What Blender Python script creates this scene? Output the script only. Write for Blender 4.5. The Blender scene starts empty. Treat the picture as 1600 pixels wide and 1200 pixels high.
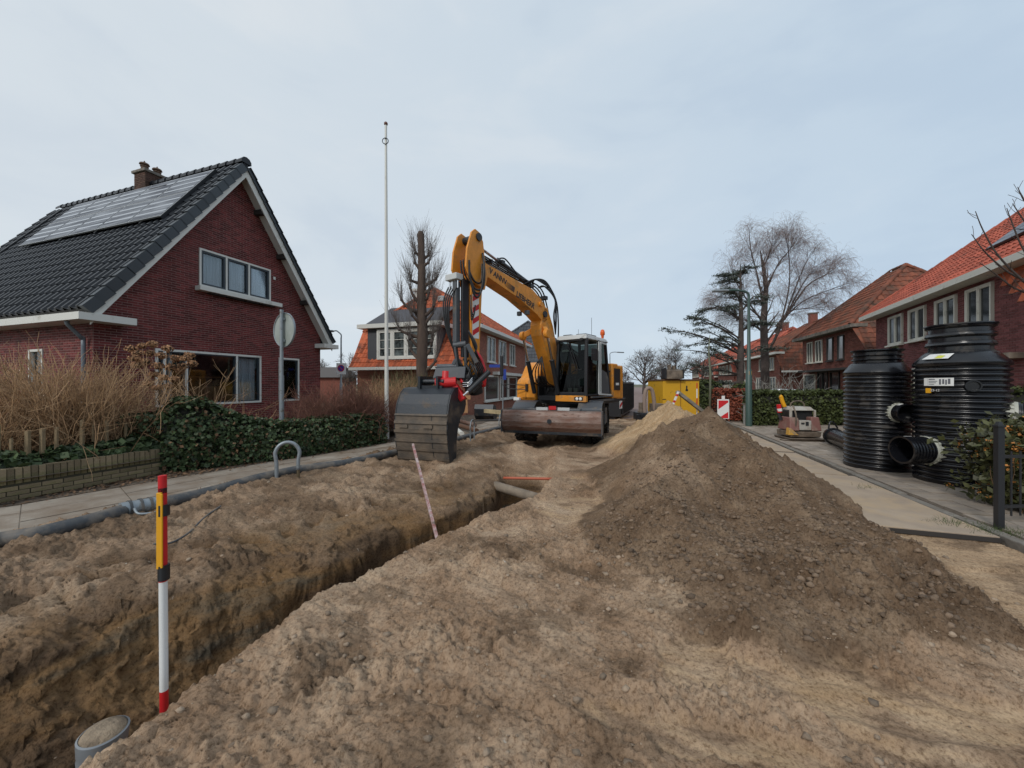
import bpy, math, random
import numpy as np
from mathutils import Vector, Matrix
R_ = math.radians
random.seed(7); rng = np.random.default_rng(11)
C = bpy.context.scene.collection
sc = bpy.context.scene
# ------------------------------------------------------------------ camera
F, EYE = 580.0, 1.7
cd = bpy.data.cameras.new('camera'); cam = bpy.data.objects.new('camera', cd); C.objects.link(cam)
cam.location = (0, 0, EYE); cam.rotation_euler = (R_(90), 0, 0)
cd.sensor_width = 36; cd.lens = 36*F/1600; cd.clip_end = 3000; cd.clip_start = .05
sc.camera = cam
# ------------------------------------------------------------------ sky and sun
SUN_EL, SUN_AZ = R_(38), R_(215)
w = bpy.data.worlds.new('World'); sc.world = w; w.use_nodes = True
nt = w.node_tree; nt.nodes.clear()
def nd(t, kind, **kw):
    n = t.nodes.new(kind)
    for k, v in kw.items():
        if hasattr(n, k): setattr(n, k, v)
        else: n.inputs[k.replace('_', ' ')].default_value = v
    return n
sky = nd(nt, 'ShaderNodeTexSky', sky_type='NISHITA', sun_disc=False, sun_elevation=SUN_EL, sun_rotation=SUN_AZ)
tc = nd(nt, 'ShaderNodeTexCoord')
mp = nd(nt, 'ShaderNodeMapping'); mp.inputs['Scale'].default_value = (1, 1, 2.6)
n1 = nd(nt, 'ShaderNodeTexNoise', Scale=2.1, Detail=6.0, Roughness=.52); n1.inputs['Distortion'].default_value = .35
rp = nd(nt, 'ShaderNodeValToRGB')
rp.color_ramp.interpolation = 'EASE'
rp.color_ramp.elements[0].position = .34; rp.color_ramp.elements[0].color = (.615, .700, .795, 1)
rp.color_ramp.elements[1].position = .68; rp.color_ramp.elements[1].color = (.725, .785, .845, 1)
e = rp.color_ramp.elements.new(.5); e.color = (.665, .745, .825, 1)
sx = nd(nt, 'ShaderNodeSeparateXYZ')
# whiter and a little brighter low in the west (left), bluer and deeper to the east (right)
mr = nd(nt, 'ShaderNodeMapRange'); mr.inputs['From Min'].default_value = -.9; mr.inputs['From Max'].default_value = .9
mr.inputs['To Min'].default_value = 0; mr.inputs['To Max'].default_value = 1
tint = nd(nt, 'ShaderNodeMixRGB', blend_type='MIX'); tint.inputs['Color1'].default_value = (1.05, 1.03, 1.0, 1); tint.inputs['Color2'].default_value = (.80, .89, .97, 1)
mul = nd(nt, 'ShaderNodeMixRGB', blend_type='MULTIPLY'); mul.inputs['Fac'].default_value = 1
x10 = nd(nt, 'ShaderNodeMixRGB', blend_type='MULTIPLY'); x10.inputs['Fac'].default_value = 1; x10.inputs['Color2'].default_value = (10.3, 10.15, 10.0, 1)
mx = nd(nt, 'ShaderNodeMixRGB', blend_type='MIX'); mx.inputs['Fac'].default_value = .93
bg = nd(nt, 'ShaderNodeBackground', Strength=.1)
wo = nd(nt, 'ShaderNodeOutputWorld')
L = nt.links.new
L(tc.outputs['Generated'], mp.inputs[0]); L(mp.outputs[0], n1.inputs['Vector']); L(n1.outputs['Fac'], rp.inputs[0])
L(tc.outputs['Generated'], sx.inputs[0]); L(sx.outputs['X'], mr.inputs['Value']); L(mr.outputs[0], tint.inputs['Fac'])
L(rp.outputs[0], mul.inputs['Color1']); L(tint.outputs[0], mul.inputs['Color2']); L(mul.outputs[0], x10.inputs['Color1'])
L(sky.outputs[0], mx.inputs['Color1']); L(x10.outputs[0], mx.inputs['Color2']); L(mx.outputs[0], bg.inputs[0]); L(bg.outputs[0], wo.inputs[0])
sd = bpy.data.lights.new('sun', 'SUN'); sd.energy = 1.5; sd.angle = R_(11); sd.color = (1, .96, .9)
sun = bpy.data.objects.new('sun', sd); C.objects.link(sun)
# nishita: rotation measured clockwise from +Y; same direction for the lamp
sdir = Vector((math.sin(SUN_AZ)*math.cos(SUN_EL), math.cos(SUN_AZ)*math.cos(SUN_EL), math.sin(SUN_EL)))
sun.rotation_euler = (-sdir).to_track_quat('-Z', 'Y').to_euler()
sc.view_settings.view_transform = 'Standard'; sc.view_settings.look = 'None'
sc.view_settings.exposure = 0; sc.view_settings.gamma = 1; sc.view_settings.use_curve_mapping = False
sc.cycles.max_bounces = 5; sc.cycles.transparent_max_bounces = 12

# ------------------------------------------------------------------ coordinates
def W(px, py, d): return Vector(((px-800)/F*d, d, EYE-(py-600)/F*d))
def G(px, py, z=0):
    d = (EYE-z)*F/(py-600); return Vector(((px-800)/F*d, d, z))
TH = math.atan(190/F)
U = Vector((math.sin(TH), math.cos(TH), 0)); V = Vector((math.cos(TH), -math.sin(TH), 0))
def S(a, b, z=0): return V*a+U*b+Vector((0, 0, z))
def frame(loc, ang): return Matrix.Translation(Vector(loc)) @ Matrix.Rotation(ang, 4, 'Z')

# ------------------------------------------------------------------ materials
MATS = {}
def mat(name, col, rough=.7, metal=0, var=0, vscale=4, bump=0, bscale=30, spec=.5, col2=None, detail=4, stretch=None, coat=0, grime=None, gs=1.5, gamt=.5, island=0):
    if name in MATS: return MATS[name]
    m = bpy.data.materials.new(name); m.use_nodes = True; t = m.node_tree
    b = t.nodes['Principled BSDF']; b.inputs['Roughness'].default_value = rough; b.inputs['Metallic'].default_value = metal
    b.inputs['Specular IOR Level'].default_value = spec; b.inputs['Coat Weight'].default_value = coat
    b.inputs['Base Color'].default_value = (*col, 1)
    tc = nd(t, 'ShaderNodeTexCoord'); src = tc.outputs['Object']
    if stretch:
        mp = nd(t, 'ShaderNodeMapping'); mp.inputs['Scale'].default_value = stretch; t.links.new(src, mp.inputs[0]); src = mp.outputs[0]
    out = None
    if var or col2:
        n = nd(t, 'ShaderNodeTexNoise', Scale=vscale, Detail=detail, Roughness=.6); t.links.new(src, n.inputs['Vector'])
        r = nd(t, 'ShaderNodeValToRGB'); c2 = col2 or tuple(min(1, c*(1+var)) for c in col); c1 = col if col2 else tuple(c*(1-var) for c in col)
        r.color_ramp.elements[0].position = .35; r.color_ramp.elements[1].position = .66
        r.color_ramp.elements[0].color = (*c1, 1); r.color_ramp.elements[1].color = (*c2, 1)
        t.links.new(n.outputs['Fac'], r.inputs[0]); out = r.outputs[0]
    if island:
        g = nd(t, 'ShaderNodeNewGeometry'); oi = nd(t, 'ShaderNodeObjectInfo')
        ad = nd(t, 'ShaderNodeMath', operation='ADD'); t.links.new(g.outputs['Random Per Island'], ad.inputs[0]); t.links.new(oi.outputs['Random'], ad.inputs[1])
        fr = nd(t, 'ShaderNodeMath', operation='FRACT'); t.links.new(ad.outputs[0], fr.inputs[0])
        mr = nd(t, 'ShaderNodeMapRange'); mr.inputs['To Min'].default_value = 1-island; mr.inputs['To Max'].default_value = 1+island; t.links.new(fr.outputs[0], mr.inputs['Value'])
        mm = nd(t, 'ShaderNodeMixRGB', blend_type='MULTIPLY'); mm.inputs['Fac'].default_value = 1
        if out: t.links.new(out, mm.inputs['Color1'])
        else: mm.inputs['Color1'].default_value = (*col, 1)
        t.links.new(mr.outputs[0], mm.inputs['Color2']); out = mm.outputs[0]
    if grime:
        n = nd(t, 'ShaderNodeTexNoise', Scale=gs, Detail=7, Roughness=.68); t.links.new(src, n.inputs['Vector'])
        r = nd(t, 'ShaderNodeValToRGB'); r.color_ramp.elements[0].position = .62-gamt*.3; r.color_ramp.elements[1].position = .72-gamt*.1
        mm = nd(t, 'ShaderNodeMixRGB', blend_type='MIX'); t.links.new(n.outputs['Fac'], r.inputs[0]); t.links.new(r.outputs[0], mm.inputs['Fac'])
        if out: t.links.new(out, mm.inputs['Color1'])
        else: mm.inputs['Color1'].default_value = (*col, 1)
        mm.inputs['Color2'].default_value = (*grime, 1); out = mm.outputs[0]
        rr = nd(t, 'ShaderNodeMapRange'); rr.inputs['To Min'].default_value = rough; rr.inputs['To Max'].default_value = max(rough, .85)
        t.links.new(r.outputs[0], rr.inputs['Value']); t.links.new(rr.outputs[0], b.inputs['Roughness'])
    if out: t.links.new(out, b.inputs['Base Color'])
    if bump:
        n = nd(t, 'ShaderNodeTexNoise', Scale=bscale, Detail=5, Roughness=.65); t.links.new(src, n.inputs['Vector'])
        bp = nd(t, 'ShaderNodeBump', Strength=bump); bp.inputs['Distance'].default_value = .02
        t.links.new(n.outputs['Fac'], bp.inputs['Height']); t.links.new(bp.outputs[0], b.inputs['Normal'])
    MATS[name] = m; return m
def glass(name, tint=(.75, .8, .82), gl=.3):
    m = bpy.data.materials.new(name); m.use_nodes = True; t = m.node_tree; t.nodes.clear()
    o = nd(t, 'ShaderNodeOutputMaterial'); mx = nd(t, 'ShaderNodeMixShader'); tr = nd(t, 'ShaderNodeBsdfTransparent', Color=(*tint, 1))
    g = nd(t, 'ShaderNodeBsdfGlossy', Roughness=.03, Color=(.9, .93, .95, 1)); lw = nd(t, 'ShaderNodeLayerWeight', Blend=gl)
    t.links.new(lw.outputs['Fresnel'], mx.inputs[0]); t.links.new(tr.outputs[0], mx.inputs[1]); t.links.new(g.outputs[0], mx.inputs[2]); t.links.new(mx.outputs[0], o.inputs[0])
    return m
M_brick = mat('dark_red_brick', (.150, .030, .028), .62, island=.42, bump=.5, bscale=60, spec=.25, var=.22, vscale=2.2)
M_mortar = mat('mortar', (.30, .19, .17), .9, var=.3, vscale=20)
M_brickB = mat('brown_brick', (.19, .07, .052), .85, island=.3, bump=.3, bscale=40, spec=.2)
M_mortarB = mat('brown_mortar', (.30, .24, .21), .9)
M_brickP = mat('purple_brick', (.17, .062, .06), .85, island=.3, bump=.3, bscale=40, spec=.2)
M_oldbrick = mat('mossy_garden_brick', (.26, .185, .13), .95, col2=(.17, .155, .065), vscale=2.6, island=.3, bump=.8, bscale=40)
M_tiledark = mat('glazed_black_tile', (.006, .007, .010), .30, island=.3, spec=.38, bump=.08, bscale=20)
M_tileorange = mat('orange_clay_tile', (.42, .095, .035), .8, island=.35, grime=(.13, .05, .03), gs=1.6, gamt=.35)
M_tilered = mat('red_clay_tile', (.36, .085, .05), .75, island=.3, grime=(.12, .05, .035), gs=1.2, gamt=.2)
M_tilebrown = mat('weathered_clay_tile', (.19, .06, .032), .85, island=.35, grime=(.075, .05, .035), gs=1.5, gamt=.55)
M_white = mat('white_paint', (.66, .65, .60), .5, grime=(.42, .40, .34), gs=2, gamt=.15)
M_cream = mat('cream_paint', (.60, .59, .52), .55, grime=(.36, .34, .28), gs=2, gamt=.15)
M_darkframe = mat('dark_grey_paint', (.035, .045, .055), .4)
M_darkwood = mat('dark_wood', (.03, .025, .022), .7)
M_glass = glass('window_glass', (.80, .84, .86), .36)
M_glassdark = mat('dim_window_glass', (.02, .024, .027), .08, var=.6, vscale=1.2, spec=.35)
M_glassmid = mat('hazy_window_glass', (.09, .105, .105), .15, var=.8, vscale=2.5, spec=.4)
M_cabglass = glass('cab_glass', (.22, .26, .25), .22)
M_curtain = mat('net_curtain', (.80, .82, .84), .9, var=.15, vscale=1, stretch=(14, 14, .2))
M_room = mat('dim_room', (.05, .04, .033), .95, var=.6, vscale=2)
M_panel = mat('solar_glass', (.035, .045, .07), .07, spec=1.0, coat=1, stretch=(1, 1, 1))
M_panelw = mat('glazed_solar_glass', (.03, .035, .05), .38, spec=.12, col2=(.22, .235, .26), vscale=1.3, stretch=(.6, .6, 7))
M_alu = mat('aluminium', (.45, .46, .47), .35, metal=.8)
M_yellow = mat('machine_yellow', (.72, .275, .030), .42, spec=.4, grime=(.33, .21, .10), gs=2.6, gamt=.30, var=.12, vscale=5)
M_black = mat('black_rubber', (.014, .014, .015), .55, spec=.4, bump=.1)
M_blackp = mat('black_paint', (.018, .019, .022), .4)
M_hose = mat('hydraulic_hose', (.012, .012, .013), .42)
M_steelgrey = mat('grey_machine_paint', (.075, .08, .088), .45, grime=(.16, .13, .10), gs=3, gamt=.25)
M_whitepaint = mat('white_machine_paint', (.55, .56, .55), .4, grime=(.3, .28, .24), gs=3, gamt=.1)
M_chrome = mat('chrome_rod', (.8, .8, .8), .12, metal=1)
M_rust = mat('rusty_blade_steel', (.16, .075, .05), .5, col2=(.26, .20, .17), vscale=3, metal=.25, stretch=(1, 1, 4), grime=(.11, .04, .022), gs=6, gamt=.35, bump=.3)
M_bucket = mat('worn_bucket_steel', (.030, .035, .042), .42, metal=.35, grime=(.155, .115, .08), gs=2.2, gamt=.28, bump=.3)
M_bucketdirty = mat('sandy_bucket_steel', (.05, .05, .05), .6, metal=.2, grime=(.19, .145, .105), gs=2.6, gamt=1.0, bump=.6)
M_red = mat('red_paint', (.55, .012, .015), .4, grime=(.2, .05, .04), gs=5, gamt=.1)
M_redr = mat('red_reflective', (.55, .015, .02), .4)
M_whiter = mat('white_reflective', (.72, .72, .70), .45, grime=(.4, .36, .3), gs=6, gamt=.1)
M_orange = mat('beacon_orange', (.75, .12, .02), .25)
M_lampglass = mat('lamp_lens', (.8, .8, .78), .1)
M_tyre = mat('muddy_tyre', (.022, .021, .020), .85, grime=(.12, .09, .065), gs=4, gamt=.4, bump=.3)
M_pipe = mat('black_corrugated_plastic', (.007, .0075, .010), .25, spec=.6, grime=(.06, .052, .045), gs=2.2, gamt=.22)
M_pvc = mat('grey_pvc', (.20, .215, .23), .35, grime=(.25, .2, .15), gs=9, gamt=.2)
M_pipegrey = mat('dusty_grey_pipe', (.055, .058, .062), .5, grime=(.19, .16, .13), gs=4, gamt=.55)
M_galv = mat('galvanised_steel', (.27, .30, .32), .5, metal=.45, grime=(.17, .15, .12), gs=8, gamt=.3)
M_green = mat('green_post_paint', (.045, .085, .075), .45, grime=(.07, .09, .07), gs=3, gamt=.2)
M_concrete = mat('dusty_paving', (.27, .225, .18), .93, col2=(.35, .30, .245), vscale=2.5, bump=.5, bscale=40, grime=(.20, .145, .10), gs=1.6, gamt=.7, island=.10)
M_tilec = mat('concrete_paver', (.30, .25, .205), .95, var=.25, vscale=3, bump=.5, bscale=50, island=.2, grime=(.25, .20, .15), gs=1.6, gamt=.6)
M_kerb = mat('kerb_stone', (.20, .18, .155), .92, var=.3, vscale=5, bump=.5, grime=(.13, .105, .08), gs=3, gamt=.5)
M_roadfar = mat('pinkish_brick_road', (.22, .155, .135), .92, var=.2, vscale=2, bump=.2)
M_groundfar = mat('bare_soil_ground', (.15, .12, .08), .95, col2=(.07, .09, .03), vscale=.2, bump=.3)
M_plate = mat('sandy_road_plate', (.40, .31, .225), .93, col2=(.31, .24, .18), vscale=2, bump=.4, bscale=30, grime=(.43, .31, .19), gs=1.2, gamt=.5)
M_plateedge = mat('dark_plate_edge', (.035, .03, .027), .8)
M_bark = mat('grey_brown_bark', (.115, .078, .058), .9, col2=(.065, .045, .036), vscale=5, bump=.8, bscale=18, stretch=(1, 1, .25))
M_barkdark = mat('dark_bark', (.075, .058, .052), .9, var=.3, bump=.6)
M_twigred = mat('reddish_twig', (.12, .075, .068), .9, island=.3)
M_twiggrey = mat('grey_twig', (.15, .125, .11), .9, island=.3)
M_twigtan = mat('tan_twig', (.40, .25, .135), .85, island=.45)
M_twigbrown = mat('russet_twig', (.19, .085, .058), .85, island=.4)
M_needle = mat('cedar_needle', (.085, .105, .085), .8, island=.4)
M_ivy = mat('ivy_leaf', (.050, .074, .030), .5, island=.6, spec=.32)
M_yew = mat('yew_leaf', (.050, .065, .014), .7, island=.5)
M_holly = mat('variegated_leaf', (.055, .058, .018), .6, island=.5)
M_berry = mat('orange_leaf', (.42, .17, .035), .7, island=.3)
M_beech = mat('copper_beech_leaf', (.24, .062, .032), .75, island=.45)
M_hydra = mat('dried_flower_head', (.38, .20, .10), .9, island=.35)
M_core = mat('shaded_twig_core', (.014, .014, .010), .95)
M_grass = mat('grass_blade', (.07, .10, .025), .8, island=.4)
M_wood = mat('grey_stake_wood', (.22, .16, .09), .85, var=.3, vscale=6, bump=.4)
M_yelcont = mat('chipped_yellow_steel', (.62, .34, .012), .55, grime=(.07, .04, .02), gs=3.2, gamt=.06, bump=.2)
M_mudmach = mat('muddy_machine_metal', (.20, .155, .115), .8, col2=(.08, .06, .045), vscale=5, bump=.4)
M_tape = mat('yellow_tape', (.75, .36, .01), .45)
M_blue = mat('sign_blue', (.02, .05, .30), .4)
M_text = mat('black_lettering', (.015, .015, .016), .5)
M_skin = mat('skin', (.42, .23, .16), .6)
M_cloth = mat('grey_shirt', (.10, .11, .13), .85)
M_terracotta = mat('terracotta', (.45, .12, .05), .7)

# ------------------------------------------------------------------ mesh builder
def yz(v): return v
class MB:
    def __init__(s, M=None): s.v = []; s.f = []; s.M = M or Matrix.Identity(4)
    def add(s, vs, fs, M=None):
        k = len(s.v); T = s.M @ M if M else s.M
        s.v += [tuple(T @ Vector(p)) for p in vs]; s.f += [tuple(i+k for i in f) for f in fs]
        return s
    def box(s, cx, cy, cz, sx, sy, sz, M=None):
        x, y, z = sx/2, sy/2, sz/2
        vs = [(cx+i*x, cy+j*y, cz+k*z) for i in (-1, 1) for j in (-1, 1) for k in (-1, 1)]
        return s.add(vs, [(0, 1, 3, 2), (4, 6, 7, 5), (0, 4, 5, 1), (2, 3, 7, 6), (0, 2, 6, 4), (1, 5, 7, 3)], M)
    def bx(s, x0, x1, y0, y1, z0, z1, M=None): return s.box((x0+x1)/2, (y0+y1)/2, (z0+z1)/2, abs(x1-x0), abs(y1-y0), abs(z1-z0), M)
    def hexa(s, vs, M=None): # bottom 4, top 4 counter-clockwise
        return s.add(vs, [(3, 2, 1, 0), (4, 5, 6, 7), (0, 1, 5, 4), (1, 2, 6, 5), (2, 3, 7, 6), (3, 0, 4, 7)], M)
    def bar(s, p0, p1, a, b, up=(0, 0, 1)):
        p0, p1 = Vector(p0), Vector(p1); d = (p1-p0).normalized(); upv = Vector(up)
        if abs(d.dot(upv)) > .98: upv = Vector((0, 1, 0))
        x = d.cross(upv).normalized()*a/2; y = x.cross(d).normalized()*b/2
        q = [p0-x-y, p0+x-y, p0+x+y, p0-x+y, p1-x-y, p1+x-y, p1+x+y, p1-x+y]
        return s.add(q, [(3, 2, 1, 0), (4, 5, 6, 7), (0, 1, 5, 4), (1, 2, 6, 5), (2, 3, 7, 6), (3, 0, 4, 7)])
    def tube(s, pts, r, n=8, caps=True):
        pts = [Vector(p) for p in pts]; m = len(pts)
        rs = r if isinstance(r, (list, tuple)) else [r]*m
        k = []; px = None
        for i, p in enumerate(pts):
            d = (pts[min(i+1, m-1)]-pts[max(i-1, 0)])
            d = d.normalized() if d.length > 1e-9 else Vector((0, 0, 1))
            if px is None:
                a = Vector((0, 0, 1)) if abs(d.z) < .9 else Vector((1, 0, 0)); px = d.cross(a).normalized()
            else:
                px = (px-d*px.dot(d)); px = px.normalized() if px.length > 1e-6 else d.orthogonal().normalized()
            py = d.cross(px)
            k += [p+(px*math.cos(2*math.pi*j/n)+py*math.sin(2*math.pi*j/n))*rs[i] for j in range(n)]
        fs = [(i*n+j, i*n+(j+1) % n, (i+1)*n+(j+1) % n, (i+1)*n+j) for i in range(m-1) for j in range(n)]
        if caps: fs += [tuple(range(n-1, -1, -1)), tuple((m-1)*n+j for j in range(n))]
        return s.add(k, fs)
    def lathe(s, prof, n=32, M=None, caps=False, a0=0, a1=2*math.pi):
        full = abs(a1-a0-2*math.pi) < 1e-6; nn = n if full else n+1
        vs = [(r*math.cos(a0+(a1-a0)*j/n), r*math.sin(a0+(a1-a0)*j/n), z) for r, z in prof for j in range(nn)]
        fs = [(i*nn+j, i*nn+(j+1) % nn, (i+1)*nn+(j+1) % nn, (i+1)*nn+j) for i in range(len(prof)-1) for j in range(n)]
        if caps: fs += [tuple(range(nn-1, -1, -1)), tuple((len(prof)-1)*nn+j for j in range(nn))]
        return s.add(vs, fs, M)
    def prism(s, poly, fn, t0, t1): # poly of (a,b); fn(a,b,t)->point
        n = len(poly); vs = [fn(a, b, t0) for a, b in poly]+[fn(a, b, t1) for a, b in poly]
        return s.add(vs, [tuple(range(n-1, -1, -1)), tuple(range(n, 2*n))]+[(i, (i+1) % n, (i+1) % n+n, i+n) for i in range(n)])
    def sheet(s, path, fn, t0, t1, th=.02): # open path extruded; fn(a,b,t)
        n = len(path); out = []
        for i, (a, b) in enumerate(path):
            p, q = path[max(i-1, 0)], path[min(i+1, n-1)]; dx, dy = q[0]-p[0], q[1]-p[1]; l = math.hypot(dx, dy) or 1
            out.append((a-dy/l*th, b+dx/l*th))
        return s.prism(list(path)+out[::-1], fn, t0, t1)
    def ball(s, c, r, n=10, sc=(1, 1, 1)):
        m = n//2; prof = [(math.sin(math.pi*i/m)*r, -math.cos(math.pi*i/m)*r) for i in range(m+1)]
        prof[0] = (1e-4, -r); prof[-1] = (1e-4, r)
        return s.lathe(prof, n, Matrix.Translation(Vector(c)) @ Matrix.Diagonal((*sc, 1)))
    def build(s, name, m, parent=None, smooth=False, bevel=0, kind=None, label=None):
        me = bpy.data.meshes.new(name); me.from_pydata(s.v, [], s.f); me.materials.append(m)
        if smooth: me.shade_smooth() if smooth is True else me.shade_smooth()
        o = bpy.data.objects.new(name, me); C.objects.link(o)
        if parent: o.parent = parent
        if bevel:
            b = o.modifiers.new('bevel', 'BEVEL'); b.width = bevel; b.segments = 2; b.limit_method = 'ANGLE'
        if smooth == 'auto':
            wn = o.modifiers.new('wn', 'EDGE_SPLIT'); wn.split_angle = R_(38)
        if kind: o['kind'] = kind
        if label: o['label'] = label
        return o
def npmesh(name, v, f, m, parent=None, smooth=False, kind=None):
    v = np.asarray(v, dtype=np.float32).reshape(-1, 3); f = np.asarray(f, dtype=np.int32); k = f.shape[1]
    me = bpy.data.meshes.new(name); me.vertices.add(len(v)); me.vertices.foreach_set('co', v.ravel())
    me.loops.add(f.size); me.loops.foreach_set('vertex_index', f.ravel())
    me.polygons.add(len(f)); me.polygons.foreach_set('loop_start', np.arange(0, f.size, k, dtype=np.int32))
    me.update(calc_edges=True); me.validate()
    if m: me.materials.append(m)
    if smooth: me.shade_smooth()
    o = bpy.data.objects.new(name, me); C.objects.link(o)
    if parent: o.parent = parent
    if kind: o['kind'] = kind
    return o
def thing(name, label, cat, M=None, group=None):
    o = bpy.data.objects.new(name, None); C.objects.link(o); o.empty_display_size = .2
    o.matrix_world = M or Matrix.Identity(4); o.matrix_basis = M or Matrix.Identity(4)
    o['label'] = label; o['category'] = cat
    if group: o['group'] = group
    return o
def tag(o, label, cat, group=None, kind=None):
    o['label'] = label; o['category'] = cat
    if group: o['group'] = group
    if kind: o['kind'] = kind
    return o
def struct(o): o['kind'] = 'structure'; return o
def dup(root, M, label=None):
    c = root.copy(); C.objects.link(c); c.matrix_basis = M
    if label: c['label'] = label
    for ch in list(root.children):
        d = ch.copy(); C.objects.link(d); d.parent = c
        for g in list(ch.children):
            e = g.copy(); C.objects.link(e); e.parent = d
    return c
def spline(pts, n=6):
    pts = [Vector(p) for p in pts]; out = []
    for i in range(len(pts)-1):
        p0, p1, p2, p3 = pts[max(i-1, 0)], pts[i], pts[i+1], pts[min(i+2, len(pts)-1)]
        for k in range(n):
            t = k/n; out.append(.5*((2*p1)+(p2-p0)*t+(2*p0-5*p1+4*p2-p3)*t*t+(3*p1-p0-3*p2+p3)*t**3))
    out.append(pts[-1]); return out
def text(body, size, m, parent, M, name='lettering', ext=.004, spacing=1.0, sx=1, bold=0):
    cu = bpy.data.curves.new('t', 'FONT'); cu.body = body; cu.size = size; cu.extrude = ext; cu.align_x = 'CENTER'; cu.align_y = 'CENTER'; cu.space_character = spacing; cu.offset = bold
    ob = bpy.data.objects.new('t', cu); C.objects.link(ob)
    me = bpy.data.meshes.new_from_object(ob.evaluated_get(bpy.context.evaluated_depsgraph_get()))
    bpy.data.objects.remove(ob); bpy.data.curves.remove(cu)
    me.transform(M @ Matrix.Diagonal((sx, 1, 1, 1))); me.materials.clear(); me.materials.append(m)
    o = bpy.data.objects.new(name, me); C.objects.link(o); o.parent = parent
    return o
def basis(o, x, y, z=None):
    x, y = Vector(x).normalized(), Vector(y); z = Vector(z) if z else x.cross(y).normalized(); y = z.cross(x).normalized()
    m = Matrix.Identity(4)
    for i in range(3): m[i][0], m[i][1], m[i][2], m[i][3] = x[i], y[i], z[i], o[i]
    return m

# ------------------------------------------------------------------ noise
_P = np.random.default_rng(3).permutation(512); _P = np.concatenate([_P, _P]); _Gx = np.cos(np.arange(512)*2.399963); _Gy = np.sin(np.arange(512)*2.399963)
def pn(x, y):
    xi = np.floor(x).astype(int); yi = np.floor(y).astype(int); xf = x-xi; yf = y-yi; u = xf*xf*xf*(xf*(xf*6-15)+10); v = yf*yf*yf*(yf*(yf*6-15)+10)
    def g(i, j):
        h = _P[(_P[(xi+i) & 511]+yi+j) & 511]; return _Gx[h]*(xf-i)+_Gy[h]*(yf-j)
    a = g(0, 0); b = g(1, 0); c = g(0, 1); d = g(1, 1)
    return (a+(b-a)*u)*(1-v)+(c+(d-c)*u)*v
def fbm(x, y, o=5, r=.5):
    s = 0; a = 1
    for i in range(o): s = s+a*pn(x*2**i+i*17.3, y*2**i-i*9.1); a *= r
    return s
def clods(x, y, size, seed=0): # rounded lumps: jittered cells
    X = x/size; Y = y/size; xi = np.floor(X).astype(int); yi = np.floor(Y).astype(int); best = np.zeros_like(X)
    for i in (-1, 0, 1):
        for j in (-1, 0, 1):
            h = _P[(_P[(xi+i+seed) & 511]+yi+j) & 511]; h2 = _P[(h+71+seed) & 511]; h3 = _P[(h2+13) & 511]
            cx = xi+i+.15+.7*h/512; cy = yi+j+.15+.7*h2/512; rr = .2+.42*(h3/512)**1.5
            d2 = ((X-cx)**2+(Y-cy)**2)/rr**2
            best = np.maximum(best, np.sqrt(np.clip(1-d2, 0, 1))*rr)
    return best*size
def sstep(a, b, x):
    t = np.clip((x-a)/(b-a), 0, 1); return t*t*(3-2*t)
# ------------------------------------------------------------------ terrain: the dug-up street
EDGE = np.array([(-2, -2.4), (0, -2.15), (1.66, -1.90), (1.99, -1.84), (2.4, -1.74), (3.03, -1.60), (3.34, -1.38), (3.87, -1.05), (4.1, -.82), (5.06, -.22), (5.7, .42), (6.6, .66), (8, .9), (20, 2.5)])
LIPW = np.array([(-2, 2.6), (1.6, 2.35), (2.5, 2.0), (3.3, 1.75), (4.2, 1.55), (4.8, 1.6), (5.3, 1.45), (6.0, 1.25), (7, 1.1), (20, .8)])
FLW = np.array([(-2, .95), (2.5, .95), (3.3, 1.0), (4.2, 1.05), (4.8, 1.15), (5.3, 1.1), (6.0, 1.0), (7, .95), (20, .5)])
HOSE = np.array([(1.5, -6.4), (3.0, -5.85), (3.94, -5.4), (4.93, -4.67), (7.2, -3.75), (8.6, -2.75), (10.5, -1.75), (13.1, -.45), (16, .8)])
SEG = [((3.20, 6.2, 1.40), (3.22, 5.2, .88), .72), ((3.22, 5.2, .88), (3.2, 4.1, .52), .62), ((3.2, 4.1, .52), (2.9, 3.2, .28), .42), ((3.1, 6.0, 1.2), (1.75, 4.3, .52), .55), ((1.75, 4.3, .52), (1.75, 3.0, .30), .45),
       ((3.0, 3.1, .34), (1.75, 2.8, .26), .45), ((1.1, 3.9, .24), (3.7, 3.4, .22), .42), ((2.9, 3.1, .30), (3.4, 2.4, .14), .35), ((3.22, 6.2, 1.36), (3.75, 7.7, 1.0), .72), ((3.75, 7.7, 1.02), (4.15, 9.7, 1.22), .64), ((4.15, 9.7, 1.24), (4.6, 11.2, .7), .6)]
def segdist(x, y, s):
    (ax, ay, ah), (bx, by, bh), k = s; dx, dy = bx-ax, by-ay; t = np.clip(((x-ax)*dx+(y-ay)*dy)/(dx*dx+dy*dy), 0, 1)
    return ah+(bh-ah)*t-k*np.hypot(x-ax-dx*t, y-ay-dy*t)
def pile(x, y):
    wx = x+.22*fbm(x*1.1, y*1.1, 3); wy = y+.22*fbm(x*1.1+9, y*1.1+4, 3); K = 22; acc = np.exp(K*0)*np.ones_like(x)
    for s in SEG: acc = acc+np.exp(K*segdist(wx, wy, s))
    av = x*V.x+y*V.y; return np.clip(np.log(acc)/K-.055, 0, None)*(1-sstep(2.45, 3.1, av+.25*fbm(x*2, y*2, 3))*(y < 7))
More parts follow.
